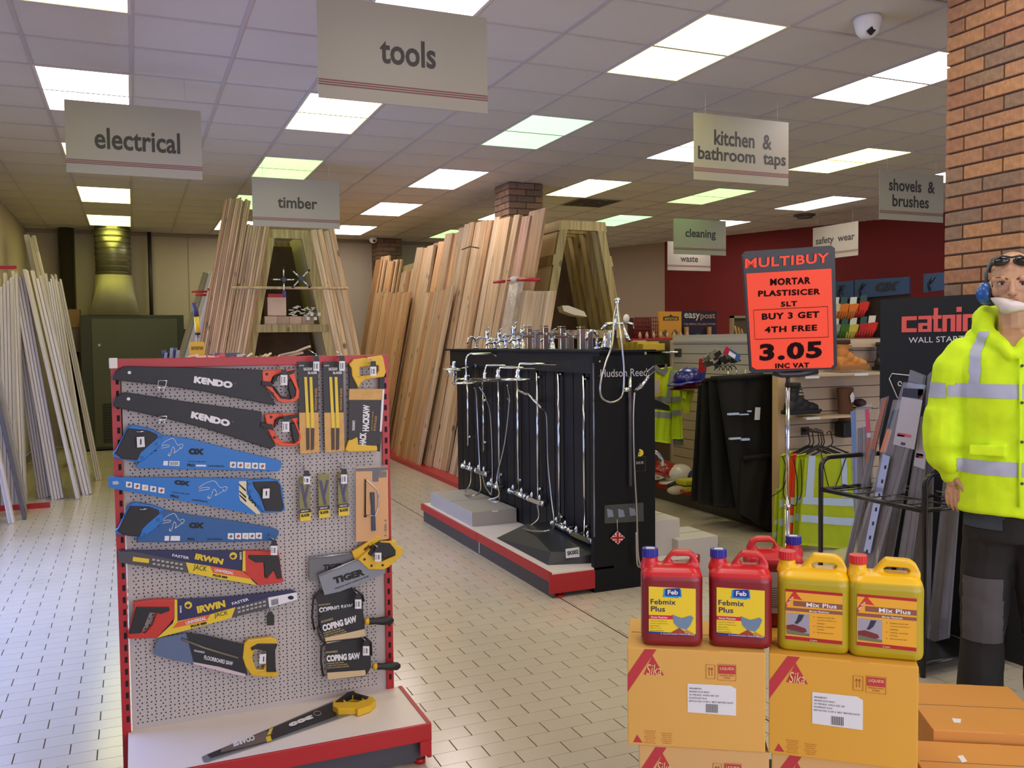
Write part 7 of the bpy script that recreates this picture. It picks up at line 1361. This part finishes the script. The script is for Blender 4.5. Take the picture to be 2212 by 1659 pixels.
# coat
cb_ = MB()
def ring(y, cx, w_, d_, dd=0.): 
    c = mp(cx, y, 0); return [c+MU*(w_*math.cos(a))+MN*(d_*math.sin(a)+dd) for a in [2*math.pi*k/28 for k in range(28)]]
cb_.loft([ring(738, 2190, .12, .09), ring(748, 2190, .19, .105), ring(768, 2190, .215, .13), ring(820, 2190, .215, .15), ring(900, 2190, .208, .152), ring(980, 2190, .212, .152), ring(1050, 2190, .214, .158), ring(1100, 2190, .216, .162), ring(1104, 2190, .21, .155)])
for s, cx in ((1, 0), (-1, 4380)):
    X_ = lambda x: x if s > 0 else cx-x
    mcap(cb_, [(X_(2085), 765, 0, .075), (X_(2062), 800, 0, .086), (X_(2048), 870, .0, .08), (X_(2041), 930, .01, .082), (X_(2043), 985, .02, .078), (X_(2050), 1008, .025, .05), (X_(2053), 1024, .03, .042)], 14)
    mcap(cb_, [(X_(2042), 900, .01, .088), (X_(2040), 960, .02, .086)]); mcap(cb_, [(X_(2016), 990, .03, .03), (X_(2050), 998, .06, .05), (X_(2078), 990, .04, .03)])
# hood rolled round the neck
for s in (1, -1):
    X_ = lambda x: x if s > 0 else 4380-x
    mcap(cb_, [(X_(2128), 678, -.07, .03), (X_(2122), 705, -.02, .042), (X_(2138), 730, .05, .04), (X_(2166), 748, .11, .03), (X_(2184), 768, .14, .02)])
    mcap(cb_, [(X_(2125), 690, -.09, .045), (X_(2150), 690, -.13, .055), (2190, 690, -.15, .06)]); mcap(cb_, [(X_(2110), 735, -.05, .05), (X_(2150), 740, .02, .05)])
# pocket flap
cb_.obox(mp(2092, 985, .152), MU*.135, MN*.016, V((0, 0, .055)))
me = voxel(cb_, 'coat', HIVIS, .007, 4)
for v, nn in zip(me.vertices, [q.normal.copy() for q in me.vertices]):
    c = v.co; f = noise.noise(c*7)*.009+noise.noise(c*19)*.0035+.003*math.sin(c.z*60+noise.noise(c*5)*6)*max(0, noise.noise(c*4+V((3, 1, 2))))*2; v.co = c+nn*f
me.update(); o = bpy.data.objects.new('coat', me); COL.objects.link(o); o.parent = MQ; o.location = -V(MQ.location); coat = o
def zy(y, x=2190): return mp(x, y).z
RB_ = M('coat_band', (176, 182, 206), .5, var=.04, scale=20)
for nm_, ya, yb in (('chest_band', 826, 854), ('waist_band', 986, 1014)):
    z1, z0 = zy(ya, 2120), zy(yb, 2120)
    def tst(c, z0=z0, z1=z1): 
        l = (c-MR).dot(MU); return z0+l*.02 < c.z < z1+l*.02 and abs(l) < (.188 if c.z < 1.2 else .225)
    r_ = sub_mesh(me, nm_, RB_, tst, .0022); o = bpy.data.objects.new(nm_, r_); COL.objects.link(o); o.parent = MQ; o.location = -V(MQ.location)
z1, z0 = zy(826, 2040), zy(856, 2040)
r_ = sub_mesh(me, 'sleeve_band', RB_, lambda c: z0 < c.z < z1 and abs((c-MR).dot(MU)) >= .232, .0022); o = bpy.data.objects.new('sleeve_band', r_); COL.objects.link(o); o.parent = MQ; o.location = -V(MQ.location)
lz = zy(1040, 2120)
def brace(c):
    l = (c-MR).dot(MU); return zy(826) < c.z and c.z < zy(716) and .105 < abs(l)+.0 + max(0, c.z-zy(760))*.35 < .145 and abs(l) < .16
r_ = sub_mesh(me, 'shoulder_band', RB_, brace, .0026); o = bpy.data.objects.new('shoulder_band', r_); COL.objects.link(o); o.parent = MQ; o.location = -V(MQ.location)
obj('placket', MB().tube([mp(2204, 775, .152), mp(2204, 900, .162), mp(2203, 1000, .164), mp(2202, 1096, .168)], .006, 6), HIVIS, MQ)
for y in (790, 870, 955, 1045): obj('stud', MB().cyl(mp(2208, y, .155), mp(2208, y, .172), .006), M('stud_olive', (70, 76, 40), .4), MQ)
# trousers and boots
tb = MB(); tb.loft([ring(1085, 2190, .17, .12), ring(1120, 2190, .185, .13), ring(1165, 2190, .19, .13)])
for s in (1, -1):
    X_ = lambda x: x if s > 0 else 4380-x
    mcap(tb, [(X_(2142), 1140, 0, .105), (X_(2132), 1220, 0, .1), (X_(2126), 1300, .01, .092), (X_(2122), 1350, .01, .088), (X_(2120), 1420, 0, .085), (X_(2118), 1490, 0, .088)], 14)
me = voxel(tb, 'trousers', M('trouser_black', (26, 24, 24), .85), .009, 4)
for v, nn in zip(me.vertices, [q.normal.copy() for q in me.vertices]): v.co = v.co+nn*(noise.noise(v.co*8)*.01+noise.noise(v.co*20)*.003)
o = bpy.data.objects.new('trousers', me); COL.objects.link(o); o.parent = MQ; o.location = -V(MQ.location); tr = me
KG = M('knee_grey', (74, 72, 76), .8)
for cx in (2124, 2256):
    lx0 = (mp(cx-42, 1300)-MR).dot(MU); lx1 = (mp(cx+42, 1300)-MR).dot(MU)
    r_ = sub_mesh(tr, 'knee_patch', KG, lambda c: lx0 < (c-MR).dot(MU) < lx1 and zy(1375, cx) < c.z < zy(1236, cx) and (c-MR).dot(MN) > .0, .004); o = bpy.data.objects.new('knee_patch', r_); COL.objects.link(o); o.parent = MQ; o.location = -V(MQ.location)
    r_ = sub_mesh(tr, 'thigh_pocket', M('pocket_slate', (52, 60, 72), .8), lambda c: lx0+.0 < (c-MR).dot(MU) < lx1 and zy(1131, cx) < c.z < zy(1100, cx) and (c-MR).dot(MN) > .02, .004); o = bpy.data.objects.new('thigh_pocket', r_); COL.objects.link(o); o.parent = MQ; o.location = -V(MQ.location)
for cx in (2118, 2262):
    c = mp(cx, 1500); c.z = 0; bb = MB(); bb.ball(c+V((0, 0, .06))+MN*.06, .05, .13, .05, 14, 8, rot=MRot); bb.ball(c+V((0, 0, .04))+MN*.14, .05, .07, .04, 14, 8, rot=MRot); bb.tube([c+V((0, 0, .03)), c+V((0, 0, .2))], .055, 12); me = voxel(bb, 'boot', M('boot_black'), .008, 2); o = bpy.data.objects.new('boot', me); COL.objects.link(o); o.parent = MQ; o.location = -V(MQ.location)
obj('stand_plate', MB().lathe(MR, (0, 0, 1), [(0, 0), (.22, 0), (.22, .008), (0, .01)], 28), M('glass_grey', (90, 94, 94), .15), MQ)

# ================================================================== PRICE BOARD ON A POLE
pc_ = AD(1707, 670, 3.1)
def bp_(x, y, t_=0): return AD(x, y, 3.12-(800-y)/265*.1-t_)
t = thing('price_board', 'orange price board with black frame on a tall chrome pole', 'sign', V((AD(1710, 1000, 3.14).x, AD(1710, 1000, 3.14).y, 0)))
nb = -_fw
fr = [(1603, 552), (1610, 543), (1796, 530), (1804, 536), (1809, 790), (1802, 797), (1628, 807), (1620, 800)]
fo = obj('frame', MB().prism([bp_(*p, 0) for p in fr], _fw*.012), M('frame_blueblack', (34, 30, 40), .35), t, bev=.002)
ORP = M('card_fluorescent', (255, 74, 36), .55)
cd = obj('orange_card', MB().prism([bp_(*p, .002) for p in ((1612, 591), (1796, 580), (1801, 787), (1795, 794), (1634, 798), (1624, 792))], _fw*.001), ORP, t)
def bt(mb_, s_, tl, tr, bl, **k): return quadtext(mb_, s_, bp_(*tl, .0035), bp_(*tr, .0035), bp_(*bl, .0035), **k)
obj('title_lettering', bt(MB(), 'MULTIBUY', (1609, 559), (1791, 546), (1609, 580), bold=.028, space=1.08), ORP, fo)
INKB = M('print_brown_black', (34, 14, 16), .85, spec=.1); k_ = MB()
for s_, tl, tr, bl in (('MORTAR', (1664, 602), (1751, 598), (1664, 617)), ('PLASTISICER', (1638, 628), (1772, 623), (1638, 641)), ('5LT', (1687, 652), (1722, 650), (1687, 663)), ('BUY 3 GET', (1646, 677), (1770, 672), (1646, 691)), ('4TH FREE', (1652, 706), (1765, 701), (1652, 719)), ('3.05', (1641, 743), (1776, 736), (1641, 780)), ('INC VAT', (1675, 785), (1748, 783), (1675, 796))): bt(k_, s_, tl, tr, bl, bold=.045 if s_ == '3.05' else .036, space=1.15)
obj('lettering', k_, INKB, cd); obj('offer_box', MB().tube([bp_(*p, .0035) for p in ((1628, 670), (1788, 662), (1790, 728), (1631, 733))], .0009, 4, closed=True), INKB, cd)
pb = bp_(1706, 804, .0)+_fw*.02; obj('clamp', MB().tube([bp_(1672, 804)+_fw*.01, bp_(1690, 809)+_fw*.01, bp_(1725, 808)+_fw*.01, bp_(1768, 801)+_fw*.01], .012, 8), M('frame_blueblack'), t)
pt = V((pb.x, pb.y, AD(1706, 812, 3.14).z)); obj('sleeve', MB().cyl(pt-V((0, 0, .04)), pt+V((0, 0, .01)), .0075), BLACKP, t)
jm = AD(1709, 1095, 3.14).z; obj('pole', MB().cyl(V((pt.x, pt.y, jm)), pt-V((0, 0, .03)), .0068), CHROME, t); obj('lower_pole', MB().cyl(V((pt.x, pt.y, .01)), V((pt.x, pt.y, jm)), .0088), CHROME, t); obj('pole_collar', MB().cyl(V((pt.x, pt.y, jm-.01)), V((pt.x, pt.y, jm+.006)), .011), CHROME, t)
obj('base', MB().lathe(V((pt.x, pt.y, 0)), (0, 0, 1), [(0, 0), (.15, 0), (.15, .012), (.05, .03), (0, .03)], 24), BLACKP, t)
t.location = t.location

# ================================================================== YELLOW CARTONS
kb = M('carton_yellow', (222, 170, 84), .6, var=.02, scale=3, bump=.04); kb2 = M('carton_yellow_deep', (222, 164, 56), .6, var=.02, scale=3); kb3 = M('carton_orange', (206, 142, 66), .62, var=.03, scale=3); kb4 = M('carton_pale', (214, 170, 110), .62, var=.02, scale=3)
RP = M('carton_print_red', (190, 52, 62), .55); BRP = M('carton_print_rust', (180, 92, 40), .6)
def ycarton(lab, a, b_, dep, z0, z1, mat, marks=True, white=(.46, .64, .31, .6), tilt=0, tape=True):
    """a, b_: front bottom corners on plan; dep: depth away from the viewer"""
    a = V((a[0], a[1], z0)); b_ = V((b_[0], b_[1], z0)); u = (b_-a); W = u.length; u.normalize(); n = V((u.y, -u.x, 0)); H = z1-z0
    t = thing('yellow_carton', lab, 'carton', (a+b_)/2, 'yellow cartons of mortar additive')
    bd = obj('body', MB().obox(a, u*W, -n*dep, V((0, 0, H))), mat, t, bev=.004)
    obj('top_seam', MB().obox(a+V((0, 0, H))-n*(dep/2-.0015)+u*.01, u*(W-.02), -n*.003, V((0, 0, .0008))), M('seam_brown'), bd)
    if tape: obj('tape', MB().obox(a+u*(W*.56)+V((0, 0, H*.995)), u*.05, -n*dep, V((0, 0, .001))), M('tape_amber', (214, 150, 70), .25), bd)
    def f(x, y, l=.0008): return a+u*(W*x)+V((0, 0, H*y))+n*l
    def poly(pts, l=.0008): return [f(x, y, l) for x, y in pts]
    if marks:
        s = MB(); s.add(poly([(.13, .99), (.215, .99), (0, .53), (0, .6+.06)][:2]+[(.0, .54), (.0, .72)]), [(0, 1, 2, 3)]); s.add(poly([(.185, .93), (.12, .73), (.27, .73)]), [(0, 1, 2)]); s.add(poly([(.07, .11), (.04, .03), (.11, .03)]), [(0, 1, 2)])
        s.f = [q[::-1] if (s.v[q[1]]-s.v[q[0]]).cross(s.v[q[2]]-s.v[q[0]]).dot(n) < 0 else q for q in s.f]; o = obj('red_print', s, RP, bd)
        k = MB(); text(k, 'Sika', f(.195, .785, .0014), u, V((0, 0, 1)), W*.11, H*.11, bold=.0, shear=.2, lift=.0006); obj('logo_lettering', k, M('carton_print_cream', (236, 200, 140), .6), bd)
        s = MB(); P_ = poly([(.575, .86), (.64, .86), (.64, .72), (.575, .72)], .001); s.tube(P_, .0007, 4, closed=True)
        for x in (.598, .618): s.tube([f(x, .75, .001), f(x, .83, .001)], .0008, 4); s.tube([f(x-.008, .81, .001), f(x, .835, .001), f(x+.008, .81, .001)], .0007, 4)
        s.tube(poly([(.66, .87), (.79, .87), (.79, .71), (.66, .71)], .001), .0006, 4, closed=True); text(s, 'HANDLE WITH', f(.725, .758, .001), u, V((0, 0, 1)), W*.1, H*.014); text(s, 'CARE', f(.725, .735, .001), u, V((0, 0, 1)), W*.05, H*.014)
        for r_ in range(7): text(s, ('MANUFACTURED BY', 'CONSTRUCTION', 'CHEMICALS LTD', 'WELWYN ROAD', 'GARDEN CITY', 'TEL 01707', 'MADE IN UK')[r_], f(.165, .155-.02*r_, .001), u, V((0, 0, 1)), W*(.09-.01*(r_ % 3)), H*.01, bold=.0)
        for r_ in range(6): text(s, ('STORE UPRIGHT', 'KEEP DRY AND', 'FROST FREE', 'DO NOT STACK', 'OVER FOUR', 'HIGH')[r_], f(.29, .14-.02*r_, .001), u, V((0, 0, 1)), W*(.085-.012*(r_ % 3)), H*.01, bold=.0)
        obj('rust_print', s, BRP, bd)
        s = MB(); s.add(poly([(.665, .86), (.785, .86), (.785, .775), (.665, .775)], .0012), [(0, 3, 2, 1)]); s.f = [q[::-1] if (s.v[q[1]]-s.v[q[0]]).cross(s.v[q[2]]-s.v[q[0]]).dot(n) < 0 else q for q in s.f]; obj('liquids_block', s, RP, bd); k = MB(); text(k, 'LIQUIDS', f(.725, .828, .0016), u, V((0, 0, 1)), W*.1, H*.032, bold=.02); obj('liquids_lettering', k, M('carton_print_cream'), bd)
        if white:
            x0, x1, y0, y1 = white; wl = obj('white_label', MB().prism(poly([(x0, y1), (x1-.04, y1), (x1, y1-.03), (x1, y0), (x0, y0+.01)], .0016), -n*.0008), LABELW, t); k = MB()
            for r_, (s_, w_) in enumerate((('00448291', .25), ('SIKAMIX PLUS 4X5LT', .42), ('5LT PER BOX  4 PACK SIZE 15/8', .6), ('FLOWPLAST PLUS', .36), ('BATCH NO 15 09 A  BEST BEFORE DATE', .9))): text(k, s_, f(x0+(x1-x0)*(.04+w_/2), y1-.045-.032*r_, .0024), u, V((0, 0, 1)), W*(x1-x0)*w_, H*.016, bold=.0)
            for c in range(14): k.add([f(x0+(x1-x0)*(.38+.018*c), y0+.02, .0026), f(x0+(x1-x0)*(.38+.018*c+.009*(1+c % 2)*.6), y0+.02, .0026), f(x0+(x1-x0)*(.38+.018*c+.009*(1+c % 2)*.6), y0+.105, .0026), f(x0+(x1-x0)*(.38+.018*c), y0+.105, .0026)], [(0, 1, 2, 3)])
            obj('label_print', k, INK, wl)
    return t
ZB = .315
c1a, c1b = AZ(1355, 1398, 2*ZB), AZ(1654, 1411, 2*ZB); c2a, c2b = AZ(1661, 1411, 2*ZB), AZ(1985, 1441, 2*ZB)
ycarton('upper left yellow carton, under the two red cans', c1a, c1b, .3, ZB, 2*ZB, kb, white=(.44, .79, .36, .66)); ycarton('upper right yellow carton, under the two yellow cans', c2a, c2b, .3, ZB, 2*ZB, kb2, white=(.3, .64, .34, .66))
du = (c1b-c1a).normalized(); dn = V((du.y, -du.x, 0)); ycarton('lower left pale yellow carton at the bottom edge of the picture', c1a+du*.035-dn*.005, c1b+du*.012-dn*.005, .3, 0, ZB-.001, kb4); ycarton('lower right pale yellow carton at the bottom edge of the picture', c2a+du*.01-dn*.01, c2b-du*.0-dn*.01, .3, 0, ZB-.001, kb4)
a_, b_ = AZ(2016, 1576, .3), AZ(2290, 1590, .3); ycarton('low flat topped orange yellow carton right of the stack, rear one', a_, b_, .42, 0, .3, kb3, marks=False)
u3 = (b_-a_).normalized(); n3 = V((u3.y, -u3.x, 0)); a4 = a_+n3*.32-u3*.1; ycarton('front orange yellow carton at the lower right corner', (a4.x, a4.y), tuple((a4+u3*.45).xy), .3, 0, .27, kb3, marks=False)
ax_ = AZ(1990, 1560, .29); o = obj('white_scrap', MB().prism([AZ(*p, .3015) for p in ((2056, 1551), (2076, 1553), (2075, 1561), (2060, 1560))], (0, 0, -.001)), LABELW); tag(o, 'small white scrap on top of the rear orange carton', 'scrap')
o = obj('white_scrap', MB().prism([AZ(*p, .2715) for p in ((2068, 1633), (2080, 1631), (2089, 1644), (2078, 1647))], (0, 0, -.001)), LABELW); tag(o, 'small white scrap on top of the front orange carton', 'scrap')

# ================================================================== JERRY CANS
def canmat(name, top, fill, lvl):
    m = M(name, top, .32, coat=.15); nt = m.node_tree; b = nt.nodes['Principled BSDF']
    tc = nt.nodes.new('ShaderNodeTexCoord'); sp = nt.nodes.new('ShaderNodeSeparateXYZ'); r = nt.nodes.new('ShaderNodeValToRGB'); nt.links.new(tc.outputs['Object'], sp.inputs[0]); nt.links.new(sp.outputs[2], r.inputs[0])
    r.color_ramp.elements[0].position = lvl-.004; r.color_ramp.elements[0].color = (*lin(fill), 1); r.color_ramp.elements[1].position = lvl+.004; r.color_ramp.elements[1].color = (*lin(top), 1); nt.links.new(r.outputs[0], b.inputs['Base Color']); b.inputs['Subsurface Weight'].default_value = .0
    return m
redc = canmat('can_red', (206, 32, 40), (134, 24, 34), .222); yelc = canmat('can_yellow', (238, 188, 14), (180, 160, 22), .228)
def can_mesh(name, mat, W, Dp, H, hx0, hx1, hole, htop):
    mb_ = MB(); hw = W/2
    def rr(z, w_, d_, r=.03, ox=0):
        P_ = []
        for sx, sy, a0 in ((1, 1, 0), (-1, 1, math.pi/2), (-1, -1, math.pi), (1, -1, 3*math.pi/2)):
            for k in range(5): a = a0+k*math.pi/8; P_.append(V((ox+sx*(w_-r)+r*math.cos(a), sy*(d_-r)+r*math.sin(a), z)))
        return P_
    mb_.loft([rr(.0, hw-.012, Dp/2-.012, .02), rr(.006, hw-.004, Dp/2-.004, .026), rr(.02, hw, Dp/2), rr(.12, hw-.001, Dp/2-.001), rr(H*.72, hw, Dp/2), rr(H*.78, hw-.004, Dp/2-.006), rr(H*.83, hw-.014, Dp/2-.022), rr(H*.855, hw-.03, Dp/2-.04, .02)])
    x0, x1 = hx0, hx1; zb_ = H*.78
    out = [(x0-.012, zb_), (x0-.004, H*.86), (x0+.018, H-.012), (x0+.03, H), (x1-.03, H-.002), (x1-.012, H-.014), (x1, H*.86), (x1-.002, zb_)]
    a, b_, c, d = hole; hl = [(a, d-.006), (a+.008, d), (b_-.006, d-.001), (b_, d-.008), (b_-.004, c+.004), (b_-.012, c), (a+.01, c), (a, c+.006)]
    mb_.prism([V((x, -.019, z)) for x, z in out], (0, .038, 0), [[V((x, -.019, z)) for x, z in hl]])
    nx = -hw+.03; mb_.lathe((nx, 0, H*.79), (0, 0, 1), [(0, 0), (.034, 0), (.03, H*.06), (.025, H*.09), (.025, H*.135), (0, H*.135)], 20)
    me = voxel(mb_, name, mat, .0036, 5); return me
def capm(mb_, c, r, h, n=24):
    P0 = []; P1 = []
    for k in range(n*2): a = math.pi*k/n; rr_ = r*(1 if k % 2 else .955); P0.append(V((c[0]+rr_*math.cos(a), c[1]+rr_*math.sin(a), c[2]))); P1.append(V((c[0]+rr_*.97*math.cos(a), c[1]+rr_*.97*math.sin(a), c[2]+h)))
    mb_.loft([P0, P1]); mb_.sm = [False]*len(mb_.sm); return mb_
capb = M('cap_blue', (36, 36, 150), .35); capr = M('cap_red', (206, 34, 44), .35)
def local(name, mb_, mat, parent): me = mb_.mesh(name, mat); o = bpy.data.objects.new(name, me); COL.objects.link(o); o.parent = parent; return o
LP_ = lambda pts, y: [V((x, y, z)) for x, z in pts]
def loose(mb_, pts, y): mb_.prism(LP_(pts, y), (0, .0006, 0)); return mb_
def lt(mb_, s_, cx, cz, w_, h_, y, **k): return text(mb_, s_, (cx, y, cz), (1, 0, 0), (0, 0, 1), w_, h_, lift=.0004, **k)
# red can: local frame, front face toward -Y
RW, RD, RH = .194, .125, .297
rcan = thing('jerry_can', 'left red can of mortar additive with yellow label and blue cap', 'can', (0, 0, 0), 'cans on the yellow cartons')
bm2 = can_mesh('bottle', redc, RW, RD, RH, -.022, .088, (-.002, .062, RH*.865, RH*.945), RH); o = bpy.data.objects.new('bottle', bm2); COL.objects.link(o); o.parent = rcan
local('cap', capm(MB(), (-RW/2+.03, 0, RH*.925), .0265, .026), capb, rcan); local('cap_sticker', MB().box((-RW/2+.018, -.01, RH*.925+.026), (-RW/2+.044, .008, RH*.925+.0266)), LABELW, rcan)
yl = -RD/2-.0004; YLW = M('label_yellow', (238, 208, 40), .4); lb = local('label', loose(MB(), [(-.073, .042), (.073, .037), (.073, .188), (-.073, .192)], yl), YLW, rcan)
local('blue_swash', loose(loose(MB(), [(-.028, .164), (.03, .160), (.028, .186), (-.026, .186)], yl-.0006), [(-.03, .16), (.02, .157), (.02, .162), (-.03, .164)], yl-.0005), M('label_sky', (40, 150, 210), .4), lb)
local('brand_block', loose(MB(), [(-.022, .164), (.026, .164), (.024, .189), (-.02, .187)], yl-.0012), M('label_royal', (26, 50, 150), .4), lb); local('brand_lettering', lt(MB(), 'Feb', .002, .176, .032, .015, yl-.0019, bold=.03), WHITEINK, lb)
k = MB(); lt(k, 'Febmix', -.028, .144, .078, .017, yl-.0007, bold=.014, space=1.06); lt(k, 'Plus', -.044, .121, .044, .017, yl-.0007, bold=.014); local('name_lettering', k, M('ink_navy', (40, 34, 96), .5), lb)
local('pink_bar', loose(MB(), [(-.073, .101), (.006, .101), (.006, .089), (-.073, .089)], yl-.0008), M('label_crimson', (206, 30, 70), .4), lb); local('bar_lettering', lt(MB(), 'Mortar Plasticiser', -.04, .095, .052, .006, yl-.0015), WHITEINK, lb)
k = MB()
for i, (s_, w_) in enumerate((('Improves workability and', .05), ('reduces cracking of mortar', .056), ('Saves labour', .03), ('Easy to use', .034), ('Frost resistance', .04))): lt(k, s_, -.068+w_/2, .082-i*.0075, w_, .0035, yl-.0009, bold=.0)
local('small_print', k, INK, lb)
tr_ = local('trowel_blade', loose(MB(), [(.0, .105), (.012, .1), (.03, .094), (.058, .103), (.066, .096), (.056, .072), (.044, .058), (.02, .062), (.006, .076)], yl-.0014), M('trowel_blue', (120, 146, 176), .3, .3), lb)
local('brick_print', loose(MB(), [(-.012, .042), (.022, .062), (.04, .05), (.036, .041), (-.012, .042)], yl-.0012), M('label_brick', (160, 62, 50), .5), lb); local('hand_print', loose(MB(), [(.044, .058), (.058, .05), (.07, .044), (.07, .039), (.052, .04), (.04, .05)], yl-.0018), M('label_tan', (190, 140, 90), .5), lb)
local('bottom_bar', loose(MB(), [(-.073, .042), (.073, .037), (.073, .0435), (-.073, .0485)], yl-.0008), M('label_royal'), lb); local('bottom_lettering', lt(MB(), 'A Construction Chemical', .008, .0428, .09, .0035, yl-.0015), WHITEINK, lb)
# yellow can
YW, YD, YH = .214, .13, .297
ycan = thing('jerry_can', 'left yellow can of mortar additive with red and yellow label and red cap', 'can', (0, 0, 0), 'cans on the yellow cartons')
bm3 = can_mesh('bottle', yelc, YW, YD, YH, -.028, .1, (-.006, .07, YH*.85, YH*.915), YH); o = bpy.data.objects.new('bottle', bm3); COL.objects.link(o); o.parent = ycan
local('cap', capm(MB(), (-YW/2+.03, 0, YH*.93), .0275, .024), capr, ycan)
yl = -YD/2-.0004; lb = local('label', loose(MB(), [(-.083, .038), (.083, .034), (.083, .193), (-.083, .196)], yl), M('label_amber', (236, 172, 44), .4), ycan)
local('top_bar', loose(MB(), [(-.083, .188), (.083, .184), (.083, .193), (-.083, .196)], yl-.0006), RED, lb); local('bottom_bar', loose(MB(), [(-.083, .038), (.083, .034), (.083, .045), (-.083, .049)], yl-.0006), RED, lb); local('size_lettering', lt(MB(), '5 Litre', 0, .0405, .02, .004, yl-.0012), WHITEINK, lb)
local('corner_band', loose(loose(MB(), [(-.083, .15), (-.083, .135), (-.05, .186), (-.06, .188)], yl-.0009), [(-.052, .184), (-.06, .166), (-.034, .164)], yl-.0009), M('label_scarlet', (206, 48, 40), .4), lb); local('corner_lettering', lt(MB(), 'Mix Plus', 0, 0, .03, .006, 0), WHITEINK, lb)
o = [c for c in lb.children if c.name.startswith('corner_lettering')][0]; o.rotation_euler = (0, -math.radians(57), 0); o.location = (-.0705, yl-.0016, .16)
local('brown_bars', loose(loose(MB(), [(-.06, .16), (.083, .158), (.083, .142), (-.06, .144)], yl-.0007), [(-.083, .138), (.083, .136), (.083, .126), (-.083, .128)], yl-.0007), M('label_mauve_brown', (140, 84, 66), .5), lb)
k = MB(); lt(k, 'Mix Plus', .022, .151, .088, .013, yl-.0014, bold=.028, space=1.05); lt(k, 'Mortar Plasticiser', .016, .1315, .058, .006, yl-.0014); local('white_lettering', k, WHITEINK, lb)
pic = local('picture_ground', loose(MB(), [(-.08, .122), (-.012, .12), (-.012, .052), (-.08, .055)], yl-.0006), M('picture_lilac', (160, 156, 172), .5), lb); local('picture_brick', loose(MB(), [(-.08, .082), (-.06, .086), (-.024, .076), (-.02, .066), (-.03, .062), (-.08, .07)], yl-.0013), M('label_maroon', (120, 40, 38), .5), lb); local('picture_trowel', loose(MB(), [(-.056, .09), (-.05, .1), (-.044, .118), (-.028, .118), (-.036, .1), (-.048, .088)], yl-.0013), M('picture_navy', (44, 44, 66), .5), lb); local('picture_floor', loose(MB(), [(-.08, .069), (-.03, .062), (-.012, .06), (-.012, .052), (-.08, .055)], yl-.0013), M('picture_green', (110, 116, 90), .5), lb)
k = MB()
for i, (s_, w_) in enumerate((('Produces a mortar with', .05), ('increased workability and', .054), ('resistance', .022), ('Lime-free - economical', .05), ('handling', .02), ('Non corrosive to steel', .046))): lt(k, s_, .01+w_/2, .114-i*.0095, w_, .0038, yl-.0012, bold=.0)
for z in (.114, .0855, .0665): k.box((.0, yl-.0014, z-.001), (.002, yl-.001, z+.001))
local('small_print', k, INK, lb)
def place(root, xl, xr, yb, W_, D_, ang=None, z=2*ZB):
    a, b_ = AZ(xl, yb[0], z), AZ(xr, yb[1], z); d = b_-a; ang = math.atan2(d.y, d.x) if ang is None else ang
    m = (a+b_)/2; m = m+V((-math.sin(ang), math.cos(ang), 0))*(D_/2)
    root.location = (m.x, m.y, z+.0005); root.rotation_euler = (0, 0, ang)
place(rcan, 1391, 1514, (1396, 1400), RW, RD)
r2 = dup(rcan, label='second red can of mortar additive from the left, blue cap'); place(r2, 1536, 1664, (1398, 1406), RW, RD)
place(ycan, 1692, 1824, (1406, 1417), YW, YD); y2 = dup(ycan, label='right hand yellow can of mortar additive, red cap'); place(y2, 1848, 1982, (1420, 1432), YW, YD)
r3 = thing('jerry_can', 'red can turned backwards behind the others, its blue cap at the right', 'can', (0, 0, 0), 'cans on the yellow cartons')
for ch in rcan.children:
    if ch.name.split('.')[0] in ('bottle', 'cap', 'cap_sticker'): c = ch.copy(); COL.objects.link(c); c.parent = r3
yb_ = RD/2+.0006; bl_ = local('back_label', MB().box((-.06, RD/2, .05), (.06, yb_, .19)), M('label_grey', (176, 172, 176), .5), r3)
s = MB(); P_ = [V((-.035+.016*math.cos(a), yb_+.0004, .165+.016*math.sin(a))) for a in (0, math.pi/2, math.pi, 3*math.pi/2)]; s.tube(P_, .001, 4, closed=True); s.box((-.0365, yb_, .16), (-.0335, yb_+.0008, .172))
for i in range(9): s.box((-.05, yb_, .135-i*.008), (.03+.01*(i % 3), yb_+.0006, .1365-i*.008))
local('hazard_print', s, INK, bl_)
cc = AZ(1714, 1160, 2*ZB+RH); ang = math.atan2(c1b.y-c1a.y, c1b.x-c1a.x)+math.pi; R_ = Matrix.Rotation(ang, 3, 'Z'); off_ = R_ @ V((-RW/2+.03, 0, 0)); r3.location = (cc.x-off_.x, cc.y-off_.y, 2*ZB+.0005); r3.rotation_euler = (0, 0, ang)

bpy.data.scenes.remove(WORK)
